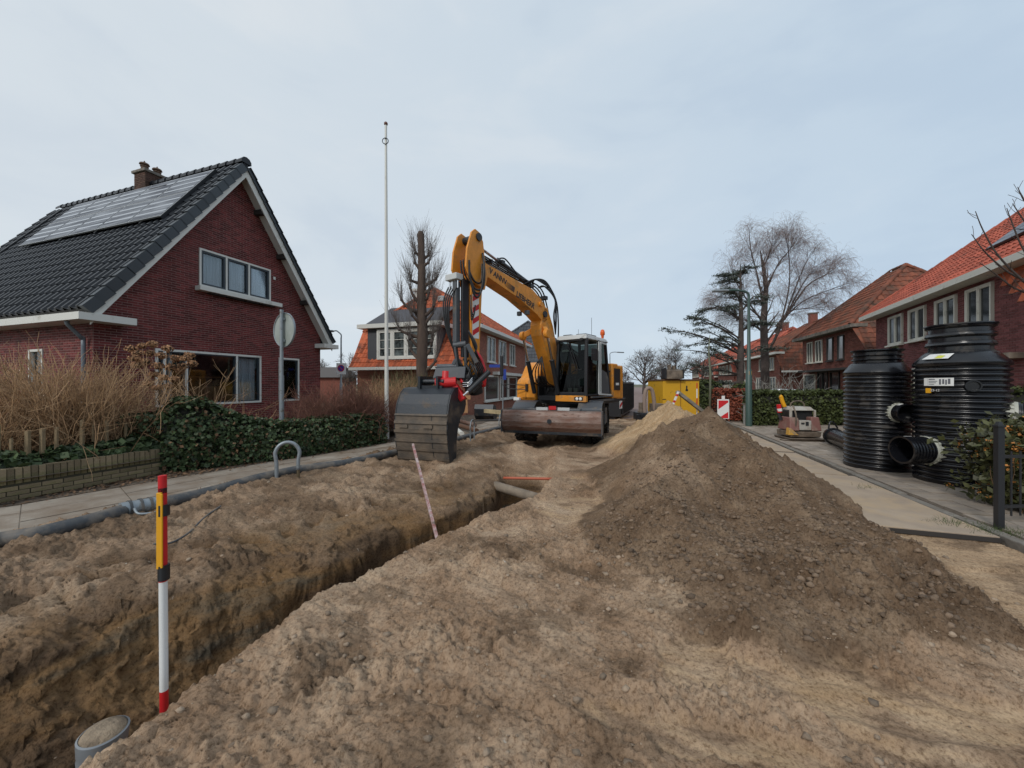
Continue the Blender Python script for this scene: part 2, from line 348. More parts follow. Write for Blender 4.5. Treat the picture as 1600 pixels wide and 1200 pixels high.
def smooth_patch(x, y):
    m = np.zeros_like(x)
    for (cx, cy, rx, ry, an) in [(1.15, 2.32, .26, .20, .2), (1.75, 1.95, .62, .16, -.75), (2.3, 1.95, .75, .22, -.55), (.62, 1.85, .35, .09, -.45), (1.1, 1.75, .5, .12, -.3), (.95, 5.1, .55, .7, -.4), (2.6, 1.45, .9, .3, -.5),
                                (2.1, 8.6, 1.0, 1.9, -.3), (-2.6, 4.7, .7, .3, .6), (-1.4, 6.1, .7, .5, .5)]:
        c, s = math.cos(an), math.sin(an); u = (x-cx)*c+(y-cy)*s; v = -(x-cx)*s+(y-cy)*c
        m = np.maximum(m, 1-sstep(.86, 1.10, np.hypot(u/rx, v/ry)+.55*fbm(x*3, y*3, 5, .6)))
    return m
def HT(x, y, fine=True):
    x = np.asarray(x, dtype=float); y = np.asarray(y, dtype=float)
    jag = .10*fbm(x*1.7+3, y*1.7, 4)+.05*fbm(x*7, y*7, 3)
    e = np.interp(y, EDGE[:, 0], EDGE[:, 1])+jag*.7
    s = e-x
    endf = 1-sstep(7.0, 7.3, y+.3*(x-.4))              # the pit ends here
    wl = np.interp(y, LIPW[:, 0], LIPW[:, 1])+.28*fbm(x*.9, y*1.3, 3)+.1*jag
    wf = np.interp(y, FLW[:, 0], FLW[:, 1])+.06*fbm(x*3, y*3, 3)
    depth = np.interp(y, [0, 2, 4, 5.5, 7], [1.35, 1.3, 1.1, .95, .9])
    hs = np.interp(y, HOSE[:, 0], HOSE[:, 1])
    # left bank above the lip: rises towards the hose
    bank = -.16+.24*sstep(0, 1, (s-wl)/np.maximum((e-hs)-wl, .5)) + .09*fbm(x*.8+5, y*.8, 3)
    steep = sstep(2.6, 4.2, y)
    t = np.clip((s-wf)/np.maximum(wl-wf, .15), 0, 1)
    zt1 = -depth+(bank+depth)*t
    t = np.clip((s+(.22*fbm(y*1.1+x*.4, zt1*2.4, 3, .5)+.09*np.abs(fbm(y*2.6, zt1*3.5+7, 3, .5)))*(.45+.55*(1-steep))*(s > .1)-wf)/np.maximum(wl-wf, .15), 0, 1)
    prof = (1-steep)*(t**.85)+steep*np.where(t < .22, .80*(t/.22)**.75, .80+.20*((t-.22)/.78)**.8)
    wallz = -depth+(bank+depth)*prof
    right = sstep(-.02, .16, s)
    floor = np.minimum(wallz, 9)
    trench = np.where(s < wf, -depth, wallz)
    z0 = -.02+.05*fbm(x*.5, y*.5, 3)
    # crumbled rim on the right edge
    rim = .045*np.exp(-((s+.16)/.13)**2)*(.6+1.4*fbm(x*2.3, y*2.3, 2))
    left = s > wl
    zt = np.where(left, bank, trench)
    dug = right*np.where(left, 1, endf)
    zbank_end = -.14+.10*fbm(x*1.5, y*1.5, 4)
    z = z0*(1-right)+right*(np.where(left, bank, endf*trench+(1-endf)*zbank_end))+rim*endf
    # little spoil ridges beside the pit, in front of the blade
    for (cx, cy, h, r) in [(.15, 9.3, .32, .55), (-.7, 8.7, .20, .6), (-.2, 7.9, .12, .6), (.9, 9.0, .10, .5), (-1.3, 8.0, .12, .7)]:
        z = z+h*np.exp(-(((x-cx)**2+(y-cy)**2)/(r*r))**.8)
    p = pile(x, y); z = np.maximum(z, z*.3)*(p < .02)+z*(p >= .02)*.6+p if False else z+p
    # excavator tyre track on the left bank
    tr = np.exp(-((s-wl-.95)/.22)**4)*left*sstep(2.6, 3.2, y)*(1-sstep(6.8, 7.6, y)); tr2 = np.exp(-((x-(1.9+.33*(y-7)))/.2)**4)*sstep(5.8, 6.3, y)*(1-right)
    z = z-.04*tr-.02*tr2+tr*.06*np.tanh(3*np.sin(y*21+14*np.abs(s-wl-.95)))+tr2*.02*np.tanh(3*np.sin(y*24+14*np.abs(x-(1.9+.33*(y-7)))))
    sm = smooth_patch(x, y)
    a, b = x*V.x+y*V.y, x*U.x+y*U.y
    sm = np.maximum(sm, sstep(2.0, 2.5, a)*(p < .06))
    inwall = right*(~left)*endf
    if fine:
        r1 = fbm(x*2.6, y*2.6, 6, .55); r2 = np.abs(fbm(x*6+4, y*6, 5, .6)); r3 = fbm(x*22, y*22, 3, .6)
        patch = .30+.95*sstep(-.15, .28, fbm(x*1.0+7, y*1.2+2, 4))
        rough = (1-.88*sm)*(1-.45*inwall)
        z = z+rough*patch*(.055*r1+.060*r2+.022*r3)+.030*(1-sm)*np.abs(fbm(x*13, y*13+3, 4, .65))
        z = z+rough*.028*fbm((x*.6+y*.8)*5, (x*.8-y*.6)*1.1, 5, .6)-.03*(1-sm)*sstep(.0, .06, .05-np.abs(fbm(x*1.6+40, y*1.9, 4, .55)))*(1-inwall)
        cl = clods(x, y, .10, 5)*.8+clods(x+.3, y, .055, 40)*.7+clods(x, y+.1, .19, 90)*.38*(fbm(x, y, 2) > -.15)
        z = z+rough*patch*cl*.62*np.where(p > .05, 1.25, .42)
        z = z-.028*sm*(y < 3.4)+sm*(.008*fbm(x*3, y*3, 4)+.014*fbm((x*.41+y*.91+.10*fbm(x*1.5, y*1.5, 3))*13, (x*.91-y*.41)*1.6, 5, .6))
        # low torn ridges across the foreground sand
        rdg = np.exp(-((y-(2.02-.22*(x-1.0))+.1*fbm(x*2, y*2, 3))/.05)**2)*(x > .5)*(x < 2.3)*(y < 2.6)
        z = z+rdg*.035
        z = z+inwall*(.05*fbm(x*1.2, y*1.2, 4, .55)+.012*fbm(x*22, y*22, 2))
        z = z+left*.10*np.abs(fbm(x*1.6+20, y*2.2, 4))*(1-sm)
    # keep it under the paving on both sides
    z = np.where(x < hs-.25, np.minimum(z, -.03)-.04, z)
    kill = sstep(3.72, 3.86, a); z = z*(1-kill)-.10*kill
    return z
def ground():
    nc, nr = 860, 880; y0 = -1.6
    # columns denser around the trench and pile
    t = np.linspace(-1.9, 1.45, nc); dd = np.geomspace(1.25, 21.5, nr)
    T, D = np.meshgrid(t, dd); X = T*D; Y = D+y0; Z = HT(X, Y)
    s_ = np.interp(Y, EDGE[:, 0], EDGE[:, 1])-X; wm = sstep(.25, .6, s_)*(1-sstep(2.2, 2.8, s_))*(1-sstep(-.16, -.05, Z))*(1-sstep(7.0, 7.6, Y))   # crumbled cut face: push the wall in and out
    X2 = X+wm*(.07*fbm(Y*4, Z*6, 5, .62)+.55*clods(Y, Z*1.2, .11, 7)+.35*clods(Y+3, Z*1.2, .06, 31)); Z2 = Z+wm*.02*fbm(X*18, Y*18, 3)
    v = np.stack([X2, Y, Z2], -1).reshape(-1, 3)
    i = np.arange(nr-1)[:, None]*nc+np.arange(nc-1)[None, :]
    f = np.stack([i, i+1, i+nc+1, i+nc], -1).reshape(-1, 4)
    o = struct(npmesh('sand_ground', v, f, M_soil, smooth=True))
    p = pile(X, Y); e = np.interp(Y, EDGE[:, 0], EDGE[:, 1]); s = e-X
    n = fbm(X*1.2, Y*1.2, 4); sm = smooth_patch(X, Y)
    dark = sstep(.015, .07, p+.05*n)*(1-sstep(7.6, 8.6, Y+.6*(X-3.7)+.5*n))
    dark = dark*(1-.75*np.exp(-(((X-1.9)/.8)**2+((Y-5.2)/.9)**2))*sstep(-.2, .3, n))
    strk = fbm((X*.41+Y*.91+.18*fbm(X*1.5, Y*1.5, 3))*8, (X*.91-Y*.41)*1.8, 6, .65)
    yel = np.maximum(sstep(7.8, 8.6, Y+.5*n)*sstep(.05, .2, p), sm*np.clip(.30+.8*strk, 0, .65)*(Y < 7))
    av = X*V.x+Y*V.y; yel = np.maximum(yel, .45*sstep(2.2, 2.8, av)*(p < .05))
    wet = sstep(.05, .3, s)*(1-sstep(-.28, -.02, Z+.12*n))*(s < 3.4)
    bankd = sstep(.6, 1.6, s)*sstep(-.35, -.1, Z)
    col = np.stack([np.clip(dark+.95*bankd*(.35+.65*sstep(-.22, .25, fbm(X*1.0+3, Y*1.6, 5, .6)))+.45*sm*sstep(.05, .3, -strk)*(Y < 3)+.75*(s < -.3)*(p < .08)*sstep(.02, .40, fbm(X*1.3+11, Y*1.7+5, 6, .65)), 0, 1), yel, wet, np.ones_like(X)], -1).reshape(-1, 4).astype(np.float32)
    at = o.data.attributes.new('soil', 'FLOAT_COLOR', 'POINT'); at.data.foreach_set('color', col.ravel())
def soil_material():
    m = bpy.data.materials.new('sandy_soil'); m.use_nodes = True; t = m.node_tree; b = t.nodes['Principled BSDF']; K = t.links.new
    b.inputs['Roughness'].default_value = .95; b.inputs['Specular IOR Level'].default_value = .15
    at = nd(t, 'ShaderNodeAttribute', attribute_name='soil'); sp = nd(t, 'ShaderNodeSeparateColor'); K(at.outputs['Color'], sp.inputs[0])
    tc = nd(t, 'ShaderNodeTexCoord')
    def noise(sc, det, rg=.6, mp=None):
        n = nd(t, 'ShaderNodeTexNoise', Scale=sc, Detail=det, Roughness=rg)
        if mp:
            q = nd(t, 'ShaderNodeMapping'); q.inputs['Scale'].default_value = mp; q.inputs['Rotation'].default_value = (0, 0, .6); K(tc.outputs['Object'], q.inputs[0]); K(q.outputs[0], n.inputs['Vector'])
        else: K(tc.outputs['Object'], n.inputs['Vector'])
        return n.outputs['Fac']
    def ramp(src, *st):
        r = nd(t, 'ShaderNodeValToRGB'); cr = r.color_ramp
        cr.elements[0].position, cr.elements[0].color = st[0][0], (*st[0][1], 1); cr.elements[1].position, cr.elements[1].color = st[-1][0], (*st[-1][1], 1)
        for p, c in st[1:-1]: cr.elements.new(p).color = (*c, 1)
        K(src, r.inputs[0]); return r.outputs[0]
    def mix(f, a, c, bt='MIX'):
        x = nd(t, 'ShaderNodeMixRGB', blend_type=bt)
        if isinstance(f, float): x.inputs['Fac'].default_value = f
        else: K(f, x.inputs['Fac'])
        for k, s_ in (('Color1', a), ('Color2', c)):
            if isinstance(s_, tuple): x.inputs[k].default_value = (*s_, 1)
            else: K(s_, x.inputs[k])
        return x.outputs[0]
    sand = ramp(noise(1.1, 8, .62), (.36, (.235, .150, .092)), (.5, (.350, .240, .157)), (.66, (.48, .355, .245)))
    dark = ramp(noise(2.2, 8, .65), (.35, (.118, .076, .047)), (.52, (.182, .122, .078)), (.68, (.265, .188, .124)))
    yel = ramp(noise(1.6, 6, .6, (1, 5, 1)), (.36, (.40, .265, .145)), (.66, (.54, .39, .245)))
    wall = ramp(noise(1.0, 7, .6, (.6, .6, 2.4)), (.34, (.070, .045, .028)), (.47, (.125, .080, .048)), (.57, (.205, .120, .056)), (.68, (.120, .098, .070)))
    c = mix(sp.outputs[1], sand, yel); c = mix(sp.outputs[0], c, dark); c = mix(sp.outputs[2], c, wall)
    g = ramp(noise(42, 5, .78), (.36, (.50, .46, .42)), (.5, (1, 1, 1)), (.68, (1.22, 1.22, 1.22)))
    c = mix(1.0, c, g, 'MULTIPLY')
    sp2 = ramp(noise(9, 5, .75), (.68, (0, 0, 0)), (.75, (1, 1, 1))); c = mix(sp2, c, (.50, .43, .35))
    K(c, b.inputs['Base Color'])
    n1 = noise(38, 6, .7); n2 = noise(150, 3, .7)
    ad = nd(t, 'ShaderNodeMath', operation='MULTIPLY_ADD'); K(n2, ad.inputs[0]); ad.inputs[1].default_value = .35; K(n1, ad.inputs[2])
    bp = nd(t, 'ShaderNodeBump', Strength=.75); bp.inputs['Distance'].default_value = .018; K(ad.outputs[0], bp.inputs['Height']); K(bp.outputs[0], b.inputs['Normal'])
    return m
M_soil = soil_material()
ground()
# the land around, with a hole where the dug-up street is
def land():
    y0, y1, tl, tr_, D0, D1 = -1.6, 19.2, -1.86, 1.41, 1.45, 21.0
    inner = [(tl*D0, D0+y0), (tr_*D0, D0+y0), (tr_*D1, D1+y0), (tl*D1, D1+y0)]
    outer = [(-700, -400), (700, -400), (700, 1300), (-700, 1300)]
    m = MB(); z = -.14
    for k in range(4):
        a, b_, c, d = inner[k], inner[(k+1) % 4], outer[(k+1) % 4], outer[k]
        m.add([(*a, z), (*b_, z), (*c, z), (*d, z)], [(3, 2, 1, 0)])
    struct(m.build('ground', M_groundfar))
land()
# loose clods of earth: real lumps lying over the spoil and the rims
def clod_scatter():
    ico = []; tmp = bpy.data.meshes.new('t'); import bmesh; bm = bmesh.new(); bmesh.ops.create_icosphere(bm, subdivisions=1, radius=1); bv = np.array([v.co[:] for v in bm.verts]); bf = np.array([[v.index for v in f.verts] for f in bm.faces]); bm.free()
    n = 24000; r = np.random.default_rng(5)
    x = np.concatenate([r.normal(2.3, 1.1, n//2), r.uniform(-2, 4.0, n//4), r.uniform(-4.2, 3.5, n//4)])
    y = np.concatenate([r.normal(3.6, 1.1, n//2), r.uniform(1.4, 4.5, n//4), r.uniform(1.6, 9, n//4)])
    sz = .0045+.021*r.random(len(x))**9; sz[:n//2] *= 1.15
    sm = smooth_patch(x, y); a = x*V.x+y*V.y; ok = (r.random(len(x)) > sm*.93) & ((pile(x, y) > .04) | (r.random(len(x)) < .22)) & (y > 1.2) & ((a < 2.9) | (r.random(len(x)) < .1)) & (a < 3.6)
    x, y, sz = x[ok], y[ok], sz[ok]; z = HT(x, y); m = len(x)
    J = 1+.9*(r.random((m, len(bv), 3))-.5); vv = bv[None]*J*sz[:, None, None]*np.array([1.15, 1, .75])+np.stack([x, y, z+sz*.12], -1)[:, None]
    p = pile(x, y); ff = bf[None]+(np.arange(m)*len(bv))[:, None, None]
    dk = (p > .05) & (y < 8)
    for nm, sel, ml in (('dark_clods', dk, mat('dark_clod', (.195, .135, .090), .95, island=.4, bump=.8, bscale=70)), ('sand_clods', ~dk, mat('sand_clod', (.32, .24, .17), .95, island=.4, bump=.8, bscale=70))):
        v = vv[sel].reshape(-1, 3); k = sel.sum(); f = (bf[None]+(np.arange(k)*len(bv))[:, None, None]).reshape(-1, 3)
        o = npmesh(nm, v, f, ml, kind='stuff')
        tag(o, 'loose dark earth clods strewn over the spoil heap' if nm == 'dark_clods' else 'loose pale sand clods strewn over the dug-up street', 'soil clods', kind='stuff')
clod_scatter()
def hz(x, y): return float(HT(np.array([x]), np.array([y]))[0])

# ------------------------------------------------------------------ roads and paving
def strip(name, left, right, z, m, th=.1, nz=0, sub=1):
    b = MB(); n = len(left)
    vs = []
    for p, q in zip(left, right): vs += [(p[0], p[1], z), (q[0], q[1], z), (p[0], p[1], z-th), (q[0], q[1], z-th)]
    fs = []
    for i in range(n-1):
        k = i*4; fs += [(k, k+1, k+5, k+4), (k+1, k+3, k+7, k+5), (k+2, k, k+4, k+6)]
    fs += [(0, 2, 3, 1), (4*n-4, 4*n-3, 4*n-1, 4*n-2)]
    b.add(vs, fs); return struct(b.build(name, m))
M_litter = mat('leaf_litter_soil', (.060, .042, .030), .95, col2=(.16, .12, .085), vscale=9, bump=1, bscale=40)
# far street (pinkish brick) beyond the dig
strip('road', [S(-2.9, 19)[:2], S(-2.9, 200)[:2]], [S(3.9, 19)[:2], S(3.9, 200)[:2]], .0, M_roadfar, .12)
# left pavement: dusty concrete slabs between the hose and the gardens
hs = [(float(x)-.22, float(y)) for y, x in HOSE]
wl_ = []
for (x, y) in hs:
    b_ = x*U.x+y*U.y; far = S(-7.65+.0*b_, b_); wl_.append((far.x, far.y))
wl_ = [(-9.2, 3.6), (-7.9, 4.2), (-6.75, 5.05), (-6.2, 6.1), (-4.95, 8.2), (-3.85, 9.7), (-2.7, 11.9), (-1.6, 14.4), (-.8, 17.2)]
strip('pavement', wl_, hs, .038, M_concrete, .2)
pvl = bpy.data.objects['pavement']
def lerp2(P, t):
    P = np.array(P); d = np.concatenate([[0], np.cumsum(np.linalg.norm(np.diff(P, axis=0), axis=1))]); d /= d[-1]; return np.array([np.interp(t, d, P[:, 0]), np.interp(t, d, P[:, 1])])
ns = 17
for i in range(ns):
    for j in range(3):
        q_ = []
        for t, e_ in ((i/ns, 1), ((i+1)/ns, -1)):
            a_, b_ = lerp2(wl_, t), lerp2(hs, t); q_.append((a_, b_, e_))
        g_ = .005; f0, f1 = j/3+.003, (j+1)/3-.003; zt_ = .045+random.uniform(-.004, .006); pts_ = []
        d_ = (q_[1][0]-q_[0][0]); d_ = d_/np.linalg.norm(d_)
        for a_, b_, e_ in q_:
            for f_ in (f0, f1): pts_.append(a_+(b_-a_)*f_+d_*g_*e_)
        k_ = [pts_[0], pts_[1], pts_[3], pts_[2]]
        MB().hexa([(*p_, .02) for p_ in k_]+[(*p_, zt_+random.uniform(-.003, .003)) for p_ in k_]).build('paving_slab', M_concrete, pvl)
q = [(-9.2, 3.6), (-7.9, 4.2), (-6.75, 5.05), (-6.2, 6.1), (-4.95, 8.2), (-3.85, 9.7), (-2.7, 11.9), (-1.6, 14.4), (-.8, 17.2)]
q2 = [(-9.9, 3.9), (-8.3, 4.9), (-7.2, 5.3), (-6.6, 6.7), (-5.9, 8.6), (-5.3, 10.4), (-4.4, 13), (-3.2, 17), (-2.4, 20)]
strip('soil_verge', q2, q, .055, M_litter, .2)
strip('side_path', [S(-5.2, 11.6)[:2], S(-5.2, 30)[:2]], [S(-2.95, 15)[:2], S(-2.95, 30)[:2]], .05, M_concrete, .2)
# right pavement: square pavers laid in rows behind a kerb
pv = thing('paver_bed', 'bed of square concrete pavers behind the right kerb, under the black chambers', 'pavement', frame(S(3.95, 0, 0), -TH))
pv['kind'] = 'structure'; del pv['category']; pv['label'] = 'right-hand pavement of square concrete pavers'
pv.name = 'paved_sidewalk'
MB().bx(0, 5.6, 1.5, 19, -.2, .025).build('bedding', M_litter, pv)
tl = MB().bx(-.146, .146, -.146, .146, -.03, .03).build('paver', M_tilec, pv); tl.data.name = 'paver'
me_t = tl.data; bpy.data.objects.remove(tl)
cells = [(.16+.3*i, 3.1+.3*j+(.15 if i % 2 else 0)) for i in range(18) for j in range(50)]
cells.sort(key=lambda c: (S(3.95+c[0], c[1])).length)
mb = MB()
for k, (x, y) in enumerate(cells):
    dz = random.uniform(-.006, .006); T = Matrix.Translation((x, y, .03+dz)) @ Matrix.Rotation(random.uniform(-.02, .02), 4, 'Z') @ Matrix.Rotation(random.uniform(-.012, .012), 4, 'X')
    if k < 300:
        o = bpy.data.objects.new('paver', me_t); C.objects.link(o); o.parent = pv; o.matrix_basis = T
    else: mb.box(0, 0, 0, .292, .292, .06, T)
mb.build('distant_pavers', M_tilec, pv, kind='stuff')
kb = thing('kerb', '', '', frame(S(3.83, 0, 0), -TH)); kb['kind'] = 'structure'; kb['label'] = 'low kerb of concrete stones along the right-hand pavement'; del kb['category']
ks = MB().bx(-.06, .06, -.492, .492, -.12, .075).build('kerb_stone', M_kerb, kb, bevel=.012); kme = ks.data
for i in range(17):
    o = ks if i == 0 else bpy.data.objects.new('kerb_stone', kme)
    if i:
        C.objects.link(o); o.parent = kb; bb = o.modifiers.new('bevel', 'BEVEL'); bb.width = .012; bb.segments = 2
    o.matrix_basis = Matrix.Translation((random.uniform(-.012, .012), 2.6+i, random.uniform(-.02, .012))) @ Matrix.Rotation(random.uniform(-.012, .012), 4, 'Z') @ Matrix.Rotation(random.uniform(-.012, .012), 4, 'X')
# steel road plates, dusted with sand
def plate(a0, a1, b0, b1, z, lab, rot=0):
    c = S((a0+a1)/2, (b0+b1)/2, z); r = thing('road_plate', lab, 'road plate', frame(c, -TH+rot), 'steel road plates beside the spoil heap')
    wx, wy = (a1-a0)/2, (b1-b0)/2
    MB().bx(-wx, wx, -wy, wy, -.005, .012).build('plate_top', M_plate, r, bevel=.003)
    MB().bx(-wx-.01, wx+.01, -wy-.012, wy+.012, -.05, .0).build('plate_rim', M_plateedge, r)
plate(1.9, 3.74, 5.42, 8.2, .045, 'near road plate whose dark edge crosses towards the fence post', .0)
plate(1.9, 3.70, 8.3, 10.6, .035, 'sandy road plate alongside the two black chambers')
plate(1.9, 3.70, 10.68, 12.2, .045, 'sandy road plate level with the black pipe on the ground')
plate(1.9, 3.70, 12.28, 13.6, .035, 'sandy road plate level with the plate compactor')
plate(1.95, 3.68, 13.68, 15.2, .045, 'farthest sandy road plate at the foot of the sand heap')
# ------------------------------------------------------------------ building kit
def inpoly(x, y, P):
    c = False; n = len(P)
    for i in range(n):
        (x1, y1), (x2, y2) = P[i], P[(i+1) % n]
        if (y1 > y) != (y2 > y) and x < (x2-x1)*(y-y1)/(y2-y1)+x1: c = not c
    return c
def camdist(root, p): return (root.matrix_basis @ Vector(p)-Vector((0, 0, EYE))).length
def brick_wall(root, par, B, poly, holes, bw, bh, m, nind, name='brick', depth=.03, gap=.010, proud=.012, joined='distant_bricks'):
    """bricks in running bond over polygon (local u,v of basis B, B z = outward normal)"""
    us = [p[0] for p in poly]; vs = [p[1] for p in poly]; cells = []
    j = 0; v = min(vs)
    while v < max(vs):
        u = min(us)-bw*(.5 if j % 2 else 0)
        while u < max(us):
            a0, a1 = max(u, min(us)), min(u+bw, max(us))
            uc, vc = (a0+a1)/2, v+bh/2
            for (h0, h1, g0, g1) in holes:
                if g0 < vc < g1:
                    if a0 < h0 < a1: a1 = h0
                    elif a0 < h1 < a1: a0 = h1
                    elif h0 <= a0 and a1 <= h1: a1 = a0
            uc = (a0+a1)/2
            if a1-a0 > .03 and inpoly(uc, vc, poly) and (inpoly(a0+.02, vc, poly) or inpoly(a1-.02, vc, poly)): cells.append((uc, vc, a1-a0))
            u += bw
        v += bh; j += 1
    full = [c for c in cells if abs(c[2]-bw) < .001]; rest = [c for c in cells if abs(c[2]-bw) >= .001]
    full.sort(key=lambda c: camdist(root, B @ Vector((c[0], c[1], 0))))
    mesh = None
    for c in full[:nind]:
        T = B @ Matrix.Translation((c[0], c[1], proud-depth/2+random.uniform(-.002, .002)))
        if mesh is None:
            o = MB().box(0, 0, 0, bw-gap, bh-gap, depth).build(name, m, par); mesh = o.data
        else: o = bpy.data.objects.new(name, mesh); C.objects.link(o); o.parent = par
        o.matrix_basis = T
    mb = MB()
    for c in full[nind:]+rest:
        x, y, wd = c; z = proud+random.uniform(-.002, .002); hx, hy = (wd-gap)/2, (bh-gap)/2
        q = [(x-hx, y-hy, z), (x+hx, y-hy, z), (x+hx, y+hy, z), (x-hx, y+hy, z), (x-hx, y-hy, z-.02), (x+hx, y-hy, z-.02), (x+hx, y+hy, z-.02), (x-hx, y+hy, z-.02)]
        mb.add(q, [(0, 1, 2, 3), (0, 4, 5, 1), (1, 5, 6, 2), (2, 6, 7, 3), (3, 7, 4, 0)], B)
    if mb.v: mb.build(joined, m, par, kind='stuff')
def tile_mb(M, tw, th_, wave=.030, lap=.05, n=6, style='S'):
    # one clay tile: wavy across, tilted so its lower lip stands proud; local x along eave, y up slope, z out
    b = MB(M); top = []; bot = []
    for i in range(n+1):
        x = -tw/2+tw*i/n; ph = i/n
        h = wave*(.5-.5*math.cos(2*math.pi*min(1, ph*1.25))) if ph < .8 else wave*.12*math.sin((ph-.8)/.2*math.pi)
        top.append((x, h))
    vs = []; L0, L1 = -th_/2-lap*.5, th_/2+.01
    for x, h in top: vs += [(x, L0, h+.042), (x, L1, h+.010), (x, L0, h+.012)]
    fs = []
    for i in range(n):
        k = 3*i; fs += [(k, k+3, k+4, k+1), (k+2, k+5, k+3, k)]
    return b, vs, fs
_, TV, TF = tile_mb(None, 1, 1)
def tiles(root, par, B, poly, m, nind, tw=.24, th_=.33, name='roof_tile', joined='distant_roof_tiles', n=6, wave=.03):
    _, tv, tf = tile_mb(None, tw, th_, wave, n=n); us = [p[0] for p in poly]; vs = [p[1] for p in poly]; cells = []
    v = min(vs)+th_/2; j = 0
    while v < max(vs)+th_*.3:
        u = min(us)+tw/2
        while u < max(us)+tw*.3:
            if inpoly(u, v, poly): cells.append((u, v))
            u += tw
        v += th_
    cells.sort(key=lambda c: camdist(root, B @ Vector((c[0], c[1], 0)))); mesh = None
    for c in cells[:nind]:
        T = B @ Matrix.Translation((c[0], c[1], random.uniform(0, .004))) @ Matrix.Rotation(random.uniform(-.012, .012), 4, 'Z')
        if mesh is None:
            b = MB(); b.add(tv, tf); o = b.build(name, m, par, smooth=False); mesh = o.data
        else: o = bpy.data.objects.new(name, mesh); C.objects.link(o); o.parent = par
        o.matrix_basis = T
    b = MB()
    for c in cells[nind:]: b.add(tv, tf, B @ Matrix.Translation((c[0], c[1], random.uniform(0, .006))) @ Matrix.Rotation(random.uniform(-.015, .015), 4, 'Z'))
    if b.v: b.build(joined, m, par, kind='stuff')
def cap_row(par, p0, p1, r, m, name='ridge_tile', step=.36, ind=True):
    p0, p1 = Vector(p0), Vector(p1); n = max(1, round((p1-p0).length/step)); d = (p1-p0)/n; mesh = None; u = d.normalized()
    B = basis((0, 0, 0), u, Vector((0, 0, 1)).cross(u).normalized() if abs(u.z) < .95 else (0, 1, 0)); L_ = d.length
    def one():
        b = MB(); vs = []; k = 6
        for x, rr in ((-L_*.52, r*1.12), (L_*.52, r*.95)):
            for i in range(k+1):
                a = math.pi*(-.08+1.16*i/k); vs.append((x, rr*math.cos(a), rr*math.sin(a)))
        b.add(vs, [(i, i+1, k+2+i, k+1+i) for i in range(k)]+[tuple(range(k+1))[::-1]], B); return b
    if ind:
        for i in range(n):
            if mesh is None: o = one().build(name, m, par, smooth=False); mesh = o.data
            else: o = bpy.data.objects.new(name, mesh); C.objects.link(o); o.parent = par
            o.matrix_basis = Matrix.Translation(p0+d*(i+.5)+Vector((0, 0, .0)))
    else:
        q = MB(); t = one()
        for i in range(n): q.add(t.v, t.f, Matrix.Translation(p0+d*(i+.5)))
        q.build(name+'s', m, par, kind='stuff')
def window(par, B, w, h, cols=1, rows=1, fr=M_white, fw=.06, sash=None, sw=.05, gl=M_glassdark, curtain=None, sill=None, out=.03, widths=None, bars=None, inset=.0):
    """B origin = lower-left corner on wall face, x right, y up, z out"""
    f = MB(B); z0, z1 = -.08, out
    f.bx(-fw, w+fw, h, h+fw, z0, z1); f.bx(-fw, w+fw, -fw, 0, z0, z1); f.bx(-fw, 0, 0, h, z0, z1); f.bx(w, w+fw, 0, h, z0, z1)
    ed = [0]+list(np.cumsum(widths or [1]*cols)/sum(widths or [1]*cols)*w)
    for e_ in ed[1:-1]: f.bx(e_-fw/2, e_+fw/2, 0, h, z0, z1-.004)
    wo_ = f.build('window', fr, par)
    for i in range(cols):
        a, b = ed[i]+(fw/2 if i else 0), ed[i+1]-(fw/2 if i < cols-1 else 0)
        if sash:
            s = MB(B); zz = out-.018
            s.bx(a, b, 0, sw, -.06, zz); s.bx(a, b, h-sw, h, -.06, zz); s.bx(a, a+sw, sw, h-sw, -.06, zz); s.bx(b-sw, b, sw, h-sw, -.06, zz)
            s.build('sash', sash, wo_)
        p = MB(B); p.bx(a+.01, b-.01, .01, h-.01, -.045, -.04); p.build('pane', gl, wo_)
        if bars:
            s = MB(B); nb, mbars = bars
            for k in range(1, nb): s.bx(a+(b-a)*k/nb-.012, a+(b-a)*k/nb+.012, .0, h, -.05, out-.022)
            for k in range(1, mbars): s.bx(a, b, h*k/mbars-.014, h*k/mbars+.014, -.05, out-.022)
            s.build('glazing_bars', fr, wo_)
    if curtain:
        c = MB(B)
        for (a, b, h0, h1) in curtain:
            n = 24; path = [(a+(b-a)*k/n, -.16+.025*math.sin(k*1.9)+.01*math.sin(k*4.1)) for k in range(n+1)]
            vs = [(x, h0, z) for x, z in path]+[(x, h1, z) for x, z in path]; c.add(vs, [(k, k+1, n+2+k, n+1+k) for k in range(n)])
        c.build('curtain', M_curtain, wo_)
    if sill: s = MB(B); s.bx(-fw-.05, w+fw+.05, -fw-.07, -fw-.003, -.05, out+.09); s.build('sill', sill, wo_)
    return wo_

